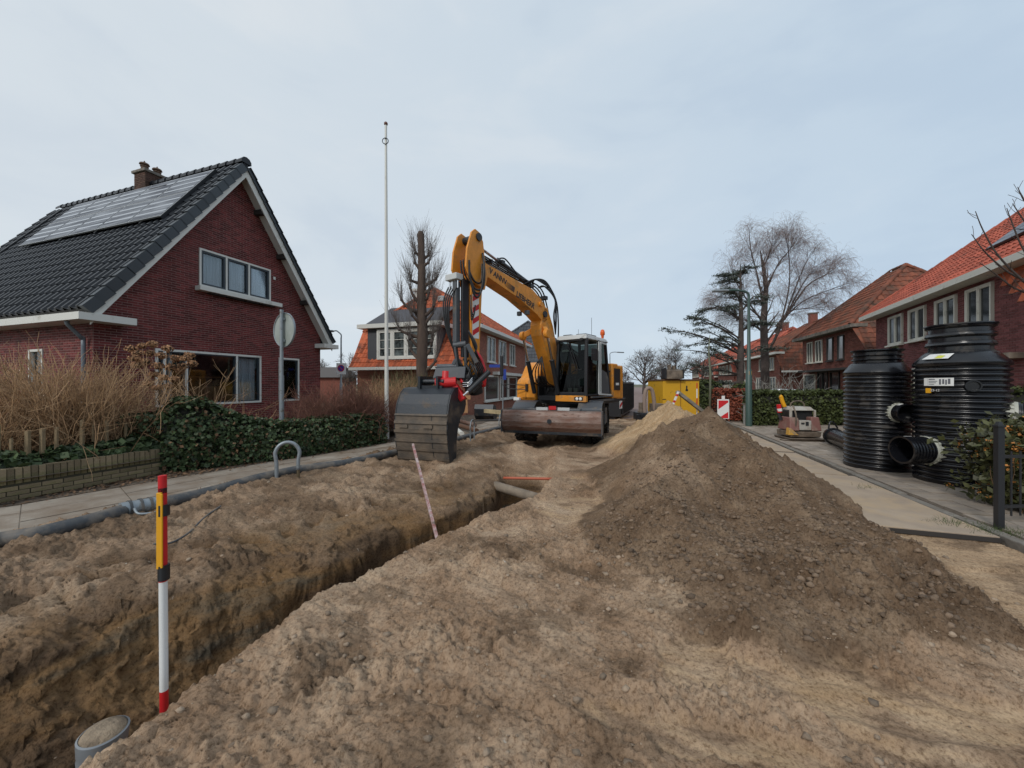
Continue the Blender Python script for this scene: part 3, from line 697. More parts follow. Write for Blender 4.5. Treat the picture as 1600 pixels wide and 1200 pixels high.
# ------------------------------------------------------------------ the dark red gabled house on the left
def left_house():
    GW, EZ, RZ, LEN = 6.87, 3.77, 8.82, 10.2
    M = frame((-10.16, 9.0, 0), math.pi/2-TH)           # local x runs along the gable towards the right, y goes back, z up
    r = thing('gabled_house', 'dark red brick house with steep black tiled gable roof and solar panels on the left', 'house', M)
    mid = GW/2; sl = (RZ-EZ)/mid
    B = basis((0, 0, 0), (1, 0, 0), (0, 0, 1), (0, -1, 0))
    # windows: (x0,x1,z0,z1)
    UPW = (.344*GW, .665*GW, 4.72, 5.76); BIG = (.187*GW, .612*GW, 1.12, 2.62); SML = (.729*GW, .839*GW, 1.12, 2.62)
    holes = [(a-.06, b+.06, c-.06, d+.06) for a, b, c, d in (UPW, BIG, SML)]
    wall = MB()
    # mortar face with real openings: strips between holes
    xs = sorted({0, GW, mid}|{h[0] for h in holes}|{h[1] for h in holes}); 
    top = lambda x: EZ+sl*min(x, GW-x)
    n = 60; cols = sorted(set(list(np.linspace(0, GW, 8))+xs))
    for a, b in zip(cols[:-1], cols[1:]):
        c = (a+b)/2; segs = [(0, None)]; hh = sorted([(h[2], h[3]) for h in holes if h[0] < c < h[1]]); z = -.2
        for g0, g1 in hh: wall.add([(a, 0, z), (b, 0, z), (b, 0, g0), (a, 0, g0)], [(0, 1, 2, 3)]); z = g1
        wall.add([(a, 0, z), (b, 0, z), (b, 0, top(b)), (a, 0, top(a))], [(0, 1, 2, 3)])
    for (a, b, c, d) in holes:  # reveals
        wall.add([(a, 0, c), (b, 0, c), (b, 0, d), (a, 0, d), (a, .14, c), (b, .14, c), (b, .14, d), (a, .14, d)], [(0, 4, 5, 1), (1, 5, 6, 2), (2, 6, 7, 3), (3, 7, 4, 0)])
    g = wall.build('wall', M_mortar, r)
    brick_wall(r, g, B, [(0, 0), (GW, 0), (GW, EZ), (mid, RZ-.1), (0, EZ)], holes, .215, .0655, M_brick, 300, proud=.008, gap=.015)
    # long side wall facing the camera side (x = 0 plane, running back) and far wall
    sw_ = MB(); SH = [(2.2, 2.75, 1.5, 2.55)]
    cols = [0, 2.2, 2.75, LEN]
    for a, b in zip(cols[:-1], cols[1:]):
        if a == 2.2: sw_.add([(0, b, -.2), (0, a, -.2), (0, a, 1.5), (0, b, 1.5)], [(0, 1, 2, 3)]); sw_.add([(0, b, 2.55), (0, a, 2.55), (0, a, EZ), (0, b, EZ)], [(0, 1, 2, 3)])
        else: sw_.add([(0, b, -.2), (0, a, -.2), (0, a, EZ), (0, b, EZ)], [(0, 1, 2, 3)])
    sw_.add([(GW, 0, -.2), (GW, LEN, -.2), (GW, LEN, EZ), (GW, 0, EZ)], [(0, 1, 2, 3)])
    sw_.add([(0, LEN, -.2), (GW, LEN, -.2), (GW, LEN, EZ), (mid, LEN, RZ), (0, LEN, EZ)], [(4, 3, 2, 1, 0)])
    s = sw_.build('side_wall', M_mortar, r)
    Bs = basis((0, LEN, 0), (0, -1, 0), (0, 0, 1), (-1, 0, 0))
    brick_wall(r, s, Bs, [(0, 0), (LEN, 0), (LEN, 3.3), (0, 3.3)], [(LEN-2.81, LEN-2.14, 1.44, 2.61)], .215, .0655, M_brick, 120, proud=.008, gap=.015)
    window(r, basis((0, 2.75, 1.5), (0, -1, 0), (0, 0, 1), (-1, 0, 0)), .55, 1.05, gl=M_glass, fr=M_white)
    # room behind the glass
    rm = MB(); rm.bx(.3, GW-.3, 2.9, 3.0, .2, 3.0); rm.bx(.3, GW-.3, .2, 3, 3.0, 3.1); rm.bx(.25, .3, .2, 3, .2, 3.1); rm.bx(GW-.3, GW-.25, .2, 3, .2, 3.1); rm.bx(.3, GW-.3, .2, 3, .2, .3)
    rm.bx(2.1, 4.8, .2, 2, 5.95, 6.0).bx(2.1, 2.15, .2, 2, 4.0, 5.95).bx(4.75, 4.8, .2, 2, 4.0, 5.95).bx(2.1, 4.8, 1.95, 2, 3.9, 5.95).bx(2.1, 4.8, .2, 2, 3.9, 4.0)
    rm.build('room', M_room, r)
    fu = MB(); fu.bx(2.7, 3.9, .9, 1.5, 1.0, 1.62); fu.bx(2.5, 3.6, 1.0, 1.3, 1.9, 1.95); fu.build('furniture', mat('warm_wood', (.22, .10, .035), .6), r)
    fu = MB(); fu.bx(3.72, 4.0, .45, .6, 1.15, 1.42); fu.build('picture', mat('pale_card', (.45, .45, .40), .8), r)
    a, b, c, d = BIG; window(r, basis((a, 0, c), (1, 0, 0), (0, 0, 1), (0, -1, 0)), b-a, d-c, 4, 1, gl=M_glass, sash=M_darkframe, sw=.035, widths=[.10, .36, .97, .52], curtain=[(2.20, 2.86, .0, 1.45), (.22, .42, 0, 1.45)])
    a, b, c, d = UPW; window(r, basis((a, 0, c), (1, 0, 0), (0, 0, 1), (0, -1, 0)), b-a, d-c, 3, 1, gl=M_glass, sash=M_darkframe, sw=.055, fw=.055, curtain=[(.08, .70, .05, 1.0), (.84, 1.36, .05, 1.0), (1.6, 2.15, .05, 1.0)])
    a, b, c, d = SML; window(r, basis((a, 0, c), (1, 0, 0), (0, 0, 1), (0, -1, 0)), b-a, d-c, 1, 1, gl=M_glass, sash=M_darkframe, sw=.04)
    pl = MB(); a, b, c, d = UPW; pl.bx(a-.18, b+.32, -.27, -.02, c-.22, c-.085); pl.build('flower_ledge', M_white, r, bevel=.008)
    sc_ = MB(); [sc_.bx(a+.15+k*.55, a+.62+k*.55, -.22, -.03, c-.26, c-.2205) for k in range(4)]; sc_.build('ledge_bracket', M_darkwood, r)
    MB().bx(UPW[1]+.16, UPW[1]+.24, -.03, -.01, 5.5, 5.6).build('vent_cap', M_white, r)
    # purlin ends, soffit, barge boards
    ov, th_ = .42, .10
    nrm = Vector((-sl, 0, 1)).normalized()
    for sgn, nm in ((1, 'l'), (-1, 'r')):
        def P(x, y, dz=0):   # point on roof underside line at distance x from eave corner
            X = x if sgn == 1 else GW-x; return (X, y, EZ+sl*x+dz)
        e_ = -.22
        b = MB(); pts = [P(e_, -ov, -.02), P(mid, -ov, -.02), P(mid, -ov, -.02-.34), P(e_, -ov, -.36)]
        b.add(pts+[(p[0], p[1]+.035, p[2]) for p in pts], [(0, 1, 2, 3), (7, 6, 5, 4), (0, 4, 5, 1), (1, 5, 6, 2), (2, 6, 7, 3), (3, 7, 4, 0)]); b.build('bargeboard', M_white, r)
        b = MB(); pts = [P(e_+.0, -ov+.036, -.16), P(mid, -ov+.036, -.16), P(mid, -.012, -.16), P(e_, -.012, -.16)]
        b.add(pts+[(p[0], p[1], p[2]+.02) for p in pts], [(3, 2, 1, 0), (4, 5, 6, 7), (0, 1, 5, 4), (1, 2, 6, 5), (2, 3, 7, 6), (3, 0, 4, 7)]); b.build('soffit', M_white, r)
    for x in (.95, 1.95, 2.8):
        MB().bx(GW-x-.07, GW-x+.07, -ov+.04, -.01, EZ+sl*x-.36, EZ+sl*x-.20).build('purlin_end', M_darkwood, r)
    # eaves: box gutter with return, both sides
    GZ = 3.18
    for sgn in (1, -1):
        g = MB()
        if sgn == 1: g.bx(-.46, -.0, -ov-.10, LEN, GZ, GZ+.17).bx(0, .58, -ov-.10, -.014, GZ, GZ+.17)
        else: g.bx(GW, GW+.46, -ov-.10, LEN, GZ, GZ+.17).bx(GW-.3, GW, -ov-.10, -.014, GZ, GZ+.17)
        g.build('gutter', M_white, r)
    dp = MB(); dp.tube(spline([(-.35, .18, 3.2), (-.35, .18, 3.1), (-.12, .18, 2.8), (-.09, .18, 2.6), (-.09, .18, 0)], 4), .045, 8); dp.build('downpipe', mat('zinc_pipe', (.16, .18, .2), .5, metal=.3), r, smooth=True)
    # roof planes
    ln = math.hypot(mid+.28, sl*(mid+.28))
    for sgn in (1, -1):
        o = (-.28, LEN, EZ-sl*.28+.1) if sgn == 1 else (GW+.28, -ov, EZ-sl*.28+.1)
        up = Vector((1, 0, sl)) if sgn == 1 else Vector((-1, 0, sl)); B2 = basis(o, (0, -1, 0) if sgn == 1 else (0, 1, 0), up)
        deck = MB(B2); deck.bx(0, LEN+ov, 0, ln, -.09, 0); rf = deck.build('roof', M_tiledark, r)
        tiles(r, rf, B2, [(-.1, 0), (LEN+ov-.1, 0), (LEN+ov-.1, ln), (-.1, ln)], M_tiledark, 300 if sgn == 1 else 0, tw=.29, th_=.34, wave=.095)
        if sgn == 1:
            # verge tiles down the gable edge
            vt = MB(); vt.box(0, 0, 0, .20, .36, .17); v0 = None; nn = int(ln/.34)-1
            for k in range(nn+1):
                T = B2 @ Matrix.Translation((LEN+ov-.03, .15+k*.34, .02)) @ Matrix.Rotation(-.09, 4, 'X')
                o_ = MB().bx(-.08, .075, -.18, .18, -.16, .075).build('verge_tile', mat('verge_tile_glaze', (.035, .042, .048), .42, island=.2), rf) if v0 is None else bpy.data.objects.new('verge_tile', v0)
                if v0 is None: v0 = o_.data
                else: C.objects.link(o_); o_.parent = rf
                o_.matrix_basis = T
            # solar panels: two rows of six, tilted up a little clear of the tiles
            pn_y0, pw, ph = ln-3.05, 1.50, 1.26
            for i in range(5):
                for j in range(2):
                    x1 = LEN+ov-.80-i*(pw+.02); y0 = pn_y0+j*(ph+.02)
                    q = MB(B2); q.bx(x1-pw, x1, y0, y0+ph, .16, .20); po = q.build('solar_panel', M_alu, r)
                    g = MB(B2); g.bx(x1-pw+.04, x1-.04, y0+.04, y0+ph-.04, .1985, .206); g.build('panel_glass', M_panelw, po)
                    g = MB(B2)
                    for k in range(1, 4): g.bx(x1-pw+.05, x1-.05, y0+ph*k/4-.05, y0+ph*k/4+.03, .2055, .2075)
                    g.build('panel_cell_rows', M_panel, po)
            q = MB(B2)
            for x in (1.0, 2.9, 4.8, 6.7, 8.9): q.bx(x-.03, x+.03, pn_y0-.1, pn_y0+2.6, .07, .158)
            q.bx(LEN+ov-.798, LEN+ov-.76, pn_y0-.05, pn_y0+2.56, .05, .2)
            q.build('panel_rail', M_blackp, r, kind='stuff')
        else:
            v0 = None
            for k in range(int(ln/.34)):
                T = B2 @ Matrix.Translation((.03, .15+k*.34, .02)) @ Matrix.Rotation(-.09, 4, 'X')
                o_ = MB().bx(-.08, .08, -.18, .18, -.1, .06).build('verge_tile', MATS['verge_tile_glaze'], rf) if v0 is None else bpy.data.objects.new('verge_tile', v0)
                if v0 is None: v0 = o_.data
                else: C.objects.link(o_); o_.parent = rf
                o_.matrix_basis = T
    cap_row(r, (mid, -ov-.02, RZ+.12), (mid, LEN, RZ+.12), .15, M_tiledark, step=.38)
    # chimney
    cx, cy = mid+.05, 4.5
    ch = MB().bx(cx-.31, cx+.31, cy-.31, cy+.31, RZ-.6, RZ+.52).build('chimney', M_litter, r)
    for (B4, wd) in ((basis((cx-.31, cy-.31, RZ-.6), (1, 0, 0), (0, 0, 1), (0, -1, 0)), .62), (basis((cx-.31, cy+.31, RZ-.6), (0, -1, 0), (0, 0, 1), (-1, 0, 0)), .62)):
        brick_wall(r, ch, B4, [(0, 0), (wd, 0), (wd, 1.12), (0, 1.12)], [], .19, .065, mat('sooty_brick', (.085, .045, .032), .9, island=.3), 0, joined='chimney_bricks')
    MB().bx(cx-.38, cx+.38, cy-.38, cy+.38, RZ+.52, RZ+.62).build('chimney_cap', M_kerb, ch, bevel=.02)
    for k, x in enumerate((-.18, .2)):
        q = MB(); q.lathe([(.10, RZ+.62), (.10, RZ+.78), (.12, RZ+.79), (.12, RZ+.81), (.09, RZ+.84), (.15, RZ+.87), (.13, RZ+.92), (.03, RZ+.97), (.01, RZ+1.02)], 14, Matrix.Translation((cx+x, cy, 0))); q.build('chimney_pot', mat('clay_pot', (.12, .075, .05), .85), ch, smooth=False)
left_house()

# ------------------------------------------------------------------ semi-detached houses with hipped tiled roofs
def hip_house(label, corner, ang, mir, Wd, Ln, ez, rz, low, mt, brick, mort, wins, mirfront=True, individuals=False, dormer=None, soldier=None, farhip=True, eave_m=M_white, nearslope=True, tile=(.3, .36), door=None, bh=.075, near_eave=None, chim=True, bw=.22, ylow=-.35, near_ridge=None):
    """local: y along the street facade (0 = near end), x = depth away from the street (mirrored for left-hand houses)"""
    M = frame(corner, ang); r = thing('terraced_house' if False else 'brick_house', label, 'house', M)
    s = -1 if mir else 1
    X = lambda x: s*x
    half = Wd/2; sl = (rz-ez)/half
    # walls
    yr0 = near_ridge if near_ridge else (rz-low)*.62; ke = (ez-low)/(rz-low)*(yr0-ylow)+ylow; zl0 = low+(0-ylow)*(rz-low)/(yr0-ylow)-.06
    prof_ = [(0, -.1), (Ln, -.1), (Ln, ez), (ke+.05, ez), (0, zl0)] if nearslope else [(0, -.1), (Ln, -.1), (Ln, ez), (0, ez)]
    facade = MB(); facade.prism(prof_, lambda a, z, t: (t, a, z), X(0), X(.25)); fo = facade.build('front_wall', mort, r)
    Bf = basis((0, Ln, 0), (0, -1, 0), (0, 0, 1), (-1, 0, 0)) if not mir else basis((0, 0, 0), (0, 1, 0), (0, 0, 1), (1, 0, 0))
    hl = [(a-.07, b+.07, c-.07, d+.07) for (a, b, c, d, *_) in wins]
    hl2 = [(Ln-b, Ln-a, c, d) for a, b, c, d in hl] if not mir else hl
    brick_wall(r, fo, Bf, [((Ln-a) if not mir else a, max(z, 0)) for a, z in prof_], hl2, bw, bh, brick, 0, joined='facade_bricks', proud=.012)
    endw = MB(); endw.bx(X(.25), X(Wd), 0, .25, -.1, low if nearslope else ez); eo = endw.build('end_wall', mort, r)
    Be = basis((0, 0, 0), (1, 0, 0), (0, 0, 1), (0, -1, 0)) if not mir else basis((-Wd, 0, 0), (1, 0, 0), (0, 0, 1), (0, -1, 0))
    brick_wall(r, eo, Be, [(0, 0), (Wd, 0), (Wd, low), (0, low)], [], bw, bh, brick, 0, joined='end_bricks', proud=.012)
    MB().prism(prof_, lambda a, z, t: (t, a, z), X(Wd-.25), X(Wd)).bx(X(.25), X(Wd-.25), Ln-.25, Ln, -.1, ez).build('rear_wall', mort, r)
    for (a, b, c, d, cols, kw) in wins:
        B = basis((0, b, c), (0, -1, 0), (0, 0, 1), (-1, 0, 0)) if not mir else basis((0, a, c), (0, 1, 0), (0, 0, 1), (1, 0, 0))
        window(r, B @ Matrix.Translation((0, 0, .062)), b-a, d-c, cols, out=.02, **kw)
    ov = .45
    # roof planes; near end: one plane from low eave up to the ridge
    yr1 = Ln-half if farhip else Ln+.2
    ridge0, ridge1 = Vector((X(half), yr0, rz)), Vector((X(half), max(yr1, yr0+.05), rz))
    eF0, eF1 = Vector((X(-ov), ke, ez-sl*ov*.0)), Vector((X(-ov), Ln+ov*(1 if farhip else .4), ez))
    eB0, eB1 = Vector((X(Wd+ov), ke, ez)), Vector((X(Wd+ov), Ln+ov, ez))
    rf = MB().add([eF0, eF1, ridge1, ridge0, eB0, eB1], [(0, 1, 2, 3), (3, 2, 5, 4), (1, 5, 2)]).build('roof', mt, r)
    def plane(o, ex, up, pts3, nm='distant_roof_tiles'):
        B = basis(o, ex, up)
        if B.to_3x3().col[2].z < 0: B = basis(o, -Vector(ex), up)
        Bi = B.inverted(); poly = [tuple((Bi @ Vector(p))[:2]) for p in pts3]
        tiles(r, rf, B, poly, mt, 0, tw=tile[0], th_=tile[1], joined=nm, n=4, wave=.045)
    inw = Vector((X(half+ov), 0, rz-ez))
    plane(eF0, (0, 1, 0), inw, [eF0, eF1, ridge1, ridge0], 'street_side_tiles')
    if farhip: pass
    if nearslope:
        n0, n1 = Vector((X(-.12), ylow, low)), Vector((X(Wd+.12), ylow, low))
        nw = MB().add([n0, n1, eB0, ridge0, eF0, (n0[0], n0[1]+.12, n0[2]), (n1[0], n1[1]+.12, n1[2])], [(0, 1, 2, 3, 4), ]).build('end_slope', mt, r)
        plane(n0, (s, 0, 0), Vector((0, yr0-ylow, rz-low)), [n0, n1, Vector((X(Wd), ke, ez)), eB0, ridge0, eF0, Vector((X(0), ke, ez))], 'end_slope_tiles')
        # cheek closing the side of the slope
        MB().bx(X(-.15), X(Wd+.15), ylow-.08, ylow+.1, low-.16, low-.0).build('low_gutter', eave_m, r)
        cap_row(r, ridge0+Vector((0, 0, .03)), eF0+Vector((0, 0, .03)), .11, mt, 'hip_tile', ind=False)
        cap_row(r, ridge0+Vector((0, 0, .03)), eB0+Vector((0, 0, .03)), .11, mt, 'hip_tile', ind=False)
    cap_row(r, ridge0+Vector((0, 0, .03)), ridge1+Vector((0, 0, .03)), .11, mt, 'ridge_tile', ind=False)
    if farhip: cap_row(r, ridge1, eF1+Vector((0, 0, .05)), .11, mt, 'hip_tile', ind=False)
    g = MB(); g.bx(X(-ov-.1), X(-ov+.0), ke-.25, Ln+ov, ez-.17, ez+.03); g.bx(X(-ov), X(0), ke-.25, Ln+ov, ez-.17, ez-.13)
    if nearslope: g.bx(X(-ov), X(.25), ke-.25, ke-.2, ez-.17, ez+.03)
    g.build('gutter', eave_m, r)
    if chim:
        c = MB().bx(X(half-.3), X(half+.3), (yr0+yr1)/2-.25, (yr0+yr1)/2+.25, rz-.4, rz+.85).build('chimney', brick, r)
        MB().bx(X(half-.37), X(half+.37), (yr0+yr1)/2-.32, (yr0+yr1)/2+.32, rz+.85, rz+.95).build('chimney_cap', M_kerb, c)
    return r
WK = dict(fr=M_cream, sash=M_cream, sw=.05, fw=.05, gl=M_glassdark, sill=M_cream)
WD = dict(fr=M_white, gl=M_glassmid, fw=.06, sash=M_white, sw=.04)
WS = dict(fr=M_darkwood, gl=mat('sky_lit_glass', (.35, .38, .40), .1, spec=.8), fw=.06, sill=M_darkwood)
WT = dict(fr=M_cream, gl=M_glassdark, fw=.05, sill=M_cream)
# R1: the nearest house on the right
def solve_y(corner, ang, px):  # distance along facade where it meets image column px
    k = (px-800)/F; c = Vector(corner); d = Vector((-math.sin(ang), math.cos(ang)))
    return (k*c.y-c.x)/(d.x-k*d.y)
c1 = Vector((18.55, 18.9)); u1 = Vector((.451, .892)); A1 = -math.atan2(u1.x, u1.y); LN1 = 16.0; o1 = c1-u1*LN1
def zc(px, py, corner, ang):
    y = solve_y(corner, ang, px); d = corner[1]+math.cos(ang)*y; return EYE-(py-600)/F*d
wins = []
for x0, x1, yt, yb in ((1391, 1411, 487, 529), (1423, 1447, 474, 520), (1465, 1495, 461, 511), (1514, 1552, 440, 500)):
    a, b = solve_y(o1, A1, x1), solve_y(o1, A1, x0); wins.append((a, b, 3.55, 4.78, 2, WK))
wins += [(7.1, 8.6, 1.0, 2.25, 2, dict(fr=M_cream, gl=M_glass, fw=.06, sill=M_cream)), (10.5, 12.2, 1.0, 2.3, 2, WK)]
R1 = hip_house('purple-brown brick house with bright red tiled roof, nearest on the right', (o1.x, o1.y, 0), A1, False, 8.2, LN1, 5.15, 9.2, 2.6, M_tilered, M_brickP, mat('pale_joint_mortar', (.32, .25, .23), .9), wins, nearslope=False, eave_m=M_cream, tile=(.22, .32), chim=False, bh=.075)
# dark interior and a man behind the ground-floor window of R1
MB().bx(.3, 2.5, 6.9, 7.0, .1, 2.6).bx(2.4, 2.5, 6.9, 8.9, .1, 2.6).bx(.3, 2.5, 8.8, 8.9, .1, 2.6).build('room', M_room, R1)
def local_ledge():
    MB().bx(-.35, .0, 6.2, 9.6, 2.42, 2.58).build('door_canopy', M_concrete, R1)
local_ledge()
# solar panels on R1's street slope
half = 4.1; slp = Vector((half+.45, 0, 9.2-5.15)).normalized(); Bp = basis((-.45, 0, 5.15), (0, 1, 0), slp)
if Bp.to_3x3().col[2].z < 0: Bp = basis((-.45, 0, 5.15), (0, -1, 0), slp)
sg = 1 if Bp.to_3x3().col[0].y > 0 else -1
for i in range(6):
    y0 = 1.6+i*1.22
    q = MB(Bp); q.bx(sg*y0, sg*(y0+1.2), 1.35, 2.75, .10, .17); po = q.build('solar_panel', M_blackp, R1)
    q = MB(Bp); q.bx(sg*(y0+.02), sg*(y0+1.18), 1.38, 2.72, .168, .174); q.build('panel_glass', M_panelw, po)
# flared tile skirt at the near end of R1, and its chimney
yk = solve_y(o1, A1, 1560)
sk = MB(); pts = [(-.02, yk-.1, 5.0), (-.85, yk-1.5, 3.7), (-.85, yk-5, 3.7), (-.02, yk-5, 5.0)]
B = basis(pts[0], (0, -1, 0), Vector((-.83, 0, -1.3))*-1)
sk.add([(-.06, yk-.05, 4.98), (-.42, yk-2.4, 3.6), (-.42, yk-6, 3.6), (-.06, yk-6, 4.98), (.2, yk-.05, 4.98), (.2, yk-2.4, 3.6), (.2, yk-6, 3.6), (.2, yk-6, 4.98)], [(0, 1, 2, 3), (0, 4, 5, 1), (3, 7, 4, 0), (1, 5, 6, 2)])
sko = sk.build('flared_skirt', M_tileorange, R1)
upv = Vector((.36, 0, 1.38)); Bq = basis((-.42, yk-6, 3.6), (0, 1, 0), upv)
if Bq.to_3x3().col[2].x > 0: Bq = basis((-.42, yk-.05, 3.6), (0, -1, 0), upv)
bi = Bq.inverted(); poly = [tuple((bi @ Vector(p))[:2]) for p in ((-.06, yk-.05, 4.98), (-.42, yk-2.4, 3.6), (-.42, yk-6, 3.6), (-.06, yk-6, 4.98))]
tiles(R1, sko, Bq, poly, M_tileorange, 0, tw=.24, th_=.32, joined='skirt_tiles', n=4, wave=.045)
MB().bx(3.8, 4.5, 1.2, 2.0, 8.2, 10.3).build('chimney', M_brickB, R1)
# R2
c2 = Vector((22.4, 28.6)); u2 = Vector((.31, .951)); A2 = -math.atan2(u2.x, u2.y); LN2 = 8.6; o2 = c2-u2*LN2
w2 = []
for x0, x1, k in ((1263, 1270, WT), (1276, 1285, WT), (1294, 1302, WS), (1311, 1319, WS)):
    a, b = solve_y(o2, A2, x1), solve_y(o2, A2, x0); w2.append((a, b, 3.3, 4.7, 2 if k is WT else 1, k))
w2 += [(solve_y(o2, A2, 1274), solve_y(o2, A2, 1257.5), .8, 2.35, 1, dict(fr=M_cream, gl=M_glassmid)), (solve_y(o2, A2, 1294), solve_y(o2, A2, 1279), .8, 2.45, 2, dict(fr=M_darkwood, gl=M_glassdark)), (solve_y(o2, A2, 1312), solve_y(o2, A2, 1299), .1, 2.45, 1, dict(fr=M_darkwood, gl=M_glassdark))]
R2 = hip_house('brown brick semi with weathered tile end slope, second house on the right', (o2.x, o2.y, 0), A2, False, 7.0, LN2, 5.15, 9.0, 3.1, M_tilebrown, M_brickB, M_mortarB, w2, eave_m=M_kerb, tile=(.3, .36), chim=False)
MB().bx(-.7, .0, .8, 7.5, 2.55, 2.68).build('canopy', M_darkwood, R2)
# R3
c3 = Vector((24.4, 33.8)); A3 = -math.atan2(.31, .951)
R3 = hip_house('brick house with tall brown tiled end slope, third on the right beyond the birch', (c3.x, c3.y, 0), A3, False, 7.5, 9, 4.6, 7.6, 2.9, M_tilebrown, M_brickB, M_mortarB,
   [(1.5, 2.6, 3.1, 4.2, 2, WT), (4.5, 5.6, 3.1, 4.2, 2, WT), (1.0, 3.2, .8, 2.3, 3, WT), (4.4, 6.6, .8, 2.3, 3, WT)], chim=True, near_ridge=1.3, ylow=-.9)
# R4, R5, R6: the row receding along the street
for k, (a, b, lab) in enumerate([(13.2, 47.5, 'red-roofed brick house behind the cedar, fourth along the right side'), (13.2, 58.5, 'red-roofed brick house seen through the cedar boughs, fifth along the right side'), (13.0, 70.5, 'small far brick house with red roof, sixth along the right side'), (12.8, 84, 'tiny far brick house with red roof above the yellow container, last along the right side')]):
    p = S(a, b); w_ = []
    for j in range(4): w_.append((1+j*2.2, 2.2+j*2.2, 3.2, 4.4, 2, WT)); w_.append((1+j*2.2, 2.4+j*2.2, .8, 2.2, 2, WT))
    hip_house(lab, (p.x, p.y, 0), -TH, False, 7.5, 10, 4.9, 8.0, 3.0, M_tilered, M_brickB, M_mortarB, w_, chim=(k % 2 == 0), tile=(.45, .5), bh=.15, bw=.44, near_ridge=1.8, ylow=-.6)
# L2: house behind the pollarded tree
o = Vector((-2.45, 19.8)); AL = -math.atan2(.285, .958)
wl2 = []
for x0, x1 in ((739, 744), (761, 772), (779, 789), (796, 803)):
    a, b = solve_y(o, AL, x0), solve_y(o, AL, x1); wl2.append((a, b, 3.15, 4.6, 2, dict(fr=M_white, gl=M_glassmid, fw=.07, sill=M_white)))
for x0, x1 in ((757, 777), (781, 792), (794, 806)):
    a, b = solve_y(o, AL, x0), solve_y(o, AL, x1); wl2.append((a, b, .75, 2.15, 1, dict(fr=M_white, gl=M_glassdark, fw=.1, sill=M_white)))
L2 = hip_house('brick house with orange tiled mansard front and white dormer behind the pollarded tree', (o.x, o.y, 0), AL, True, 6.9, 12.5, 5.0, 7.7, 2.65, M_tileorange, mat('orange_brown_brick', (.30, .115, .075), .85, island=.2), mat('tan_mortar', (.32, .19, .14), .9), wl2, chim=False, tile=(.26, .34), near_ridge=2.9, ylow=-.5)
MB().bx(0, .35, 4.2, 12, 2.3, 2.5).build('cornice', M_white, L2)
d = MB(); d.bx(-6.0, -1.55, -.25, 1.9, 3.05, 4.85); dm = d.build('dormer', mat('dark_zinc', (.06, .062, .07), .6), L2)
MB().bx(-6.5, -1.2, -.55, 2.1, 4.85, 5.08).build('dormer_fascia', M_white, L2)
MB().add([(-6.2, -.3, 5.08), (-1.5, -.3, 5.08), (-1.5, 2.3, 6.55), (-6.2, 2.3, 6.55)], [(0, 1, 2, 3)]).build('dormer_roof', mat('slate_grey_felt', (.07, .07, .08), .8), L2)
window(L2, basis((-5.2, -.315, 3.2), (1, 0, 0), (0, 0, 1), (0, -1, 0)), 3.5, 1.45, 4, fr=M_white, fw=.12, sash=M_white, sw=.07, gl=M_glassmid, bars=(1, 3), out=.04)
MB().bx(-4.7, -4.1, 2.6, 3.1, 6.3, 7.6).bx(-4.8, -4.0, 2.5, 3.2, 7.6, 7.75).build('chimney', M_white, L2)
MB().box(-2.6, 2.2, 6.9, .42, .3, .35).build('roof_vent', mat('lead_vent', (.4, .4, .4), .6), L2, bevel=.08)
# L3 and farther on the left
p = S(-6.0, 33.5)
L3 = hip_house('dark slate roofed house with red tiled side, behind the excavator cab', (p.x, p.y, 0), -TH, True, 8, 9, 4.8, 7.9, 2.9, mat('slate_tile', (.055, .06, .07), .6, island=.25), M_brickB, M_mortarB, [(1, 2.2, 3.1, 4.3, 2, WT), (4, 5.2, 3.1, 4.3, 2, WT)], chim=False, near_ridge=2.2)
q = MB(); q.add([(.05, -.6, 1.6), (.05, 9, 1.6), (-.9, 9, 4.9), (-.9, 1.6, 4.9)], [(0, 1, 2, 3)]); q.build('tile_hung_side', M_tileorange, L3)
for (a, b, lab) in [(-7.5, 62, 'far brown brick house beside the dark container, nearer of two'), (-7.2, 78, 'farthest brown brick house beyond the dark container')]:
    p = S(a, b)
    hip_house(lab, (p.x, p.y, 0), -TH, True, 8, 12, 4.9, 8.0, 3.0, M_tilebrown, M_brickB, M_mortarB, [(1+j*2.6, 2.4+j*2.6, 3.2, 4.4, 2, WT) for j in range(4)], chim=True, tile=(.5, .5), bh=.15, bw=.44, near_ridge=1.8)
# dull low garage roof far left between house and pole
p = W(515, 600, 34)
gb = thing('garden_shed', 'low grey shed roof glimpsed beside the dark red house', 'shed', frame((p.x, p.y, 0), 0))
MB().bx(-3.6, 1.2, 0, 3, 0, 2.3).build('wall', M_brickB, gb); MB().hexa([(-3.9, -.3, 2.3), (1.5, -.3, 2.3), (1.5, 3.3, 2.3), (-3.9, 3.3, 2.3), (-3.2, 1.2, 3.3), (.8, 1.2, 3.3), (.8, 1.8, 3.3), (-3.2, 1.8, 3.3)]).build('roof', mat('grey_felt', (.11, .10, .095), .9), gb)
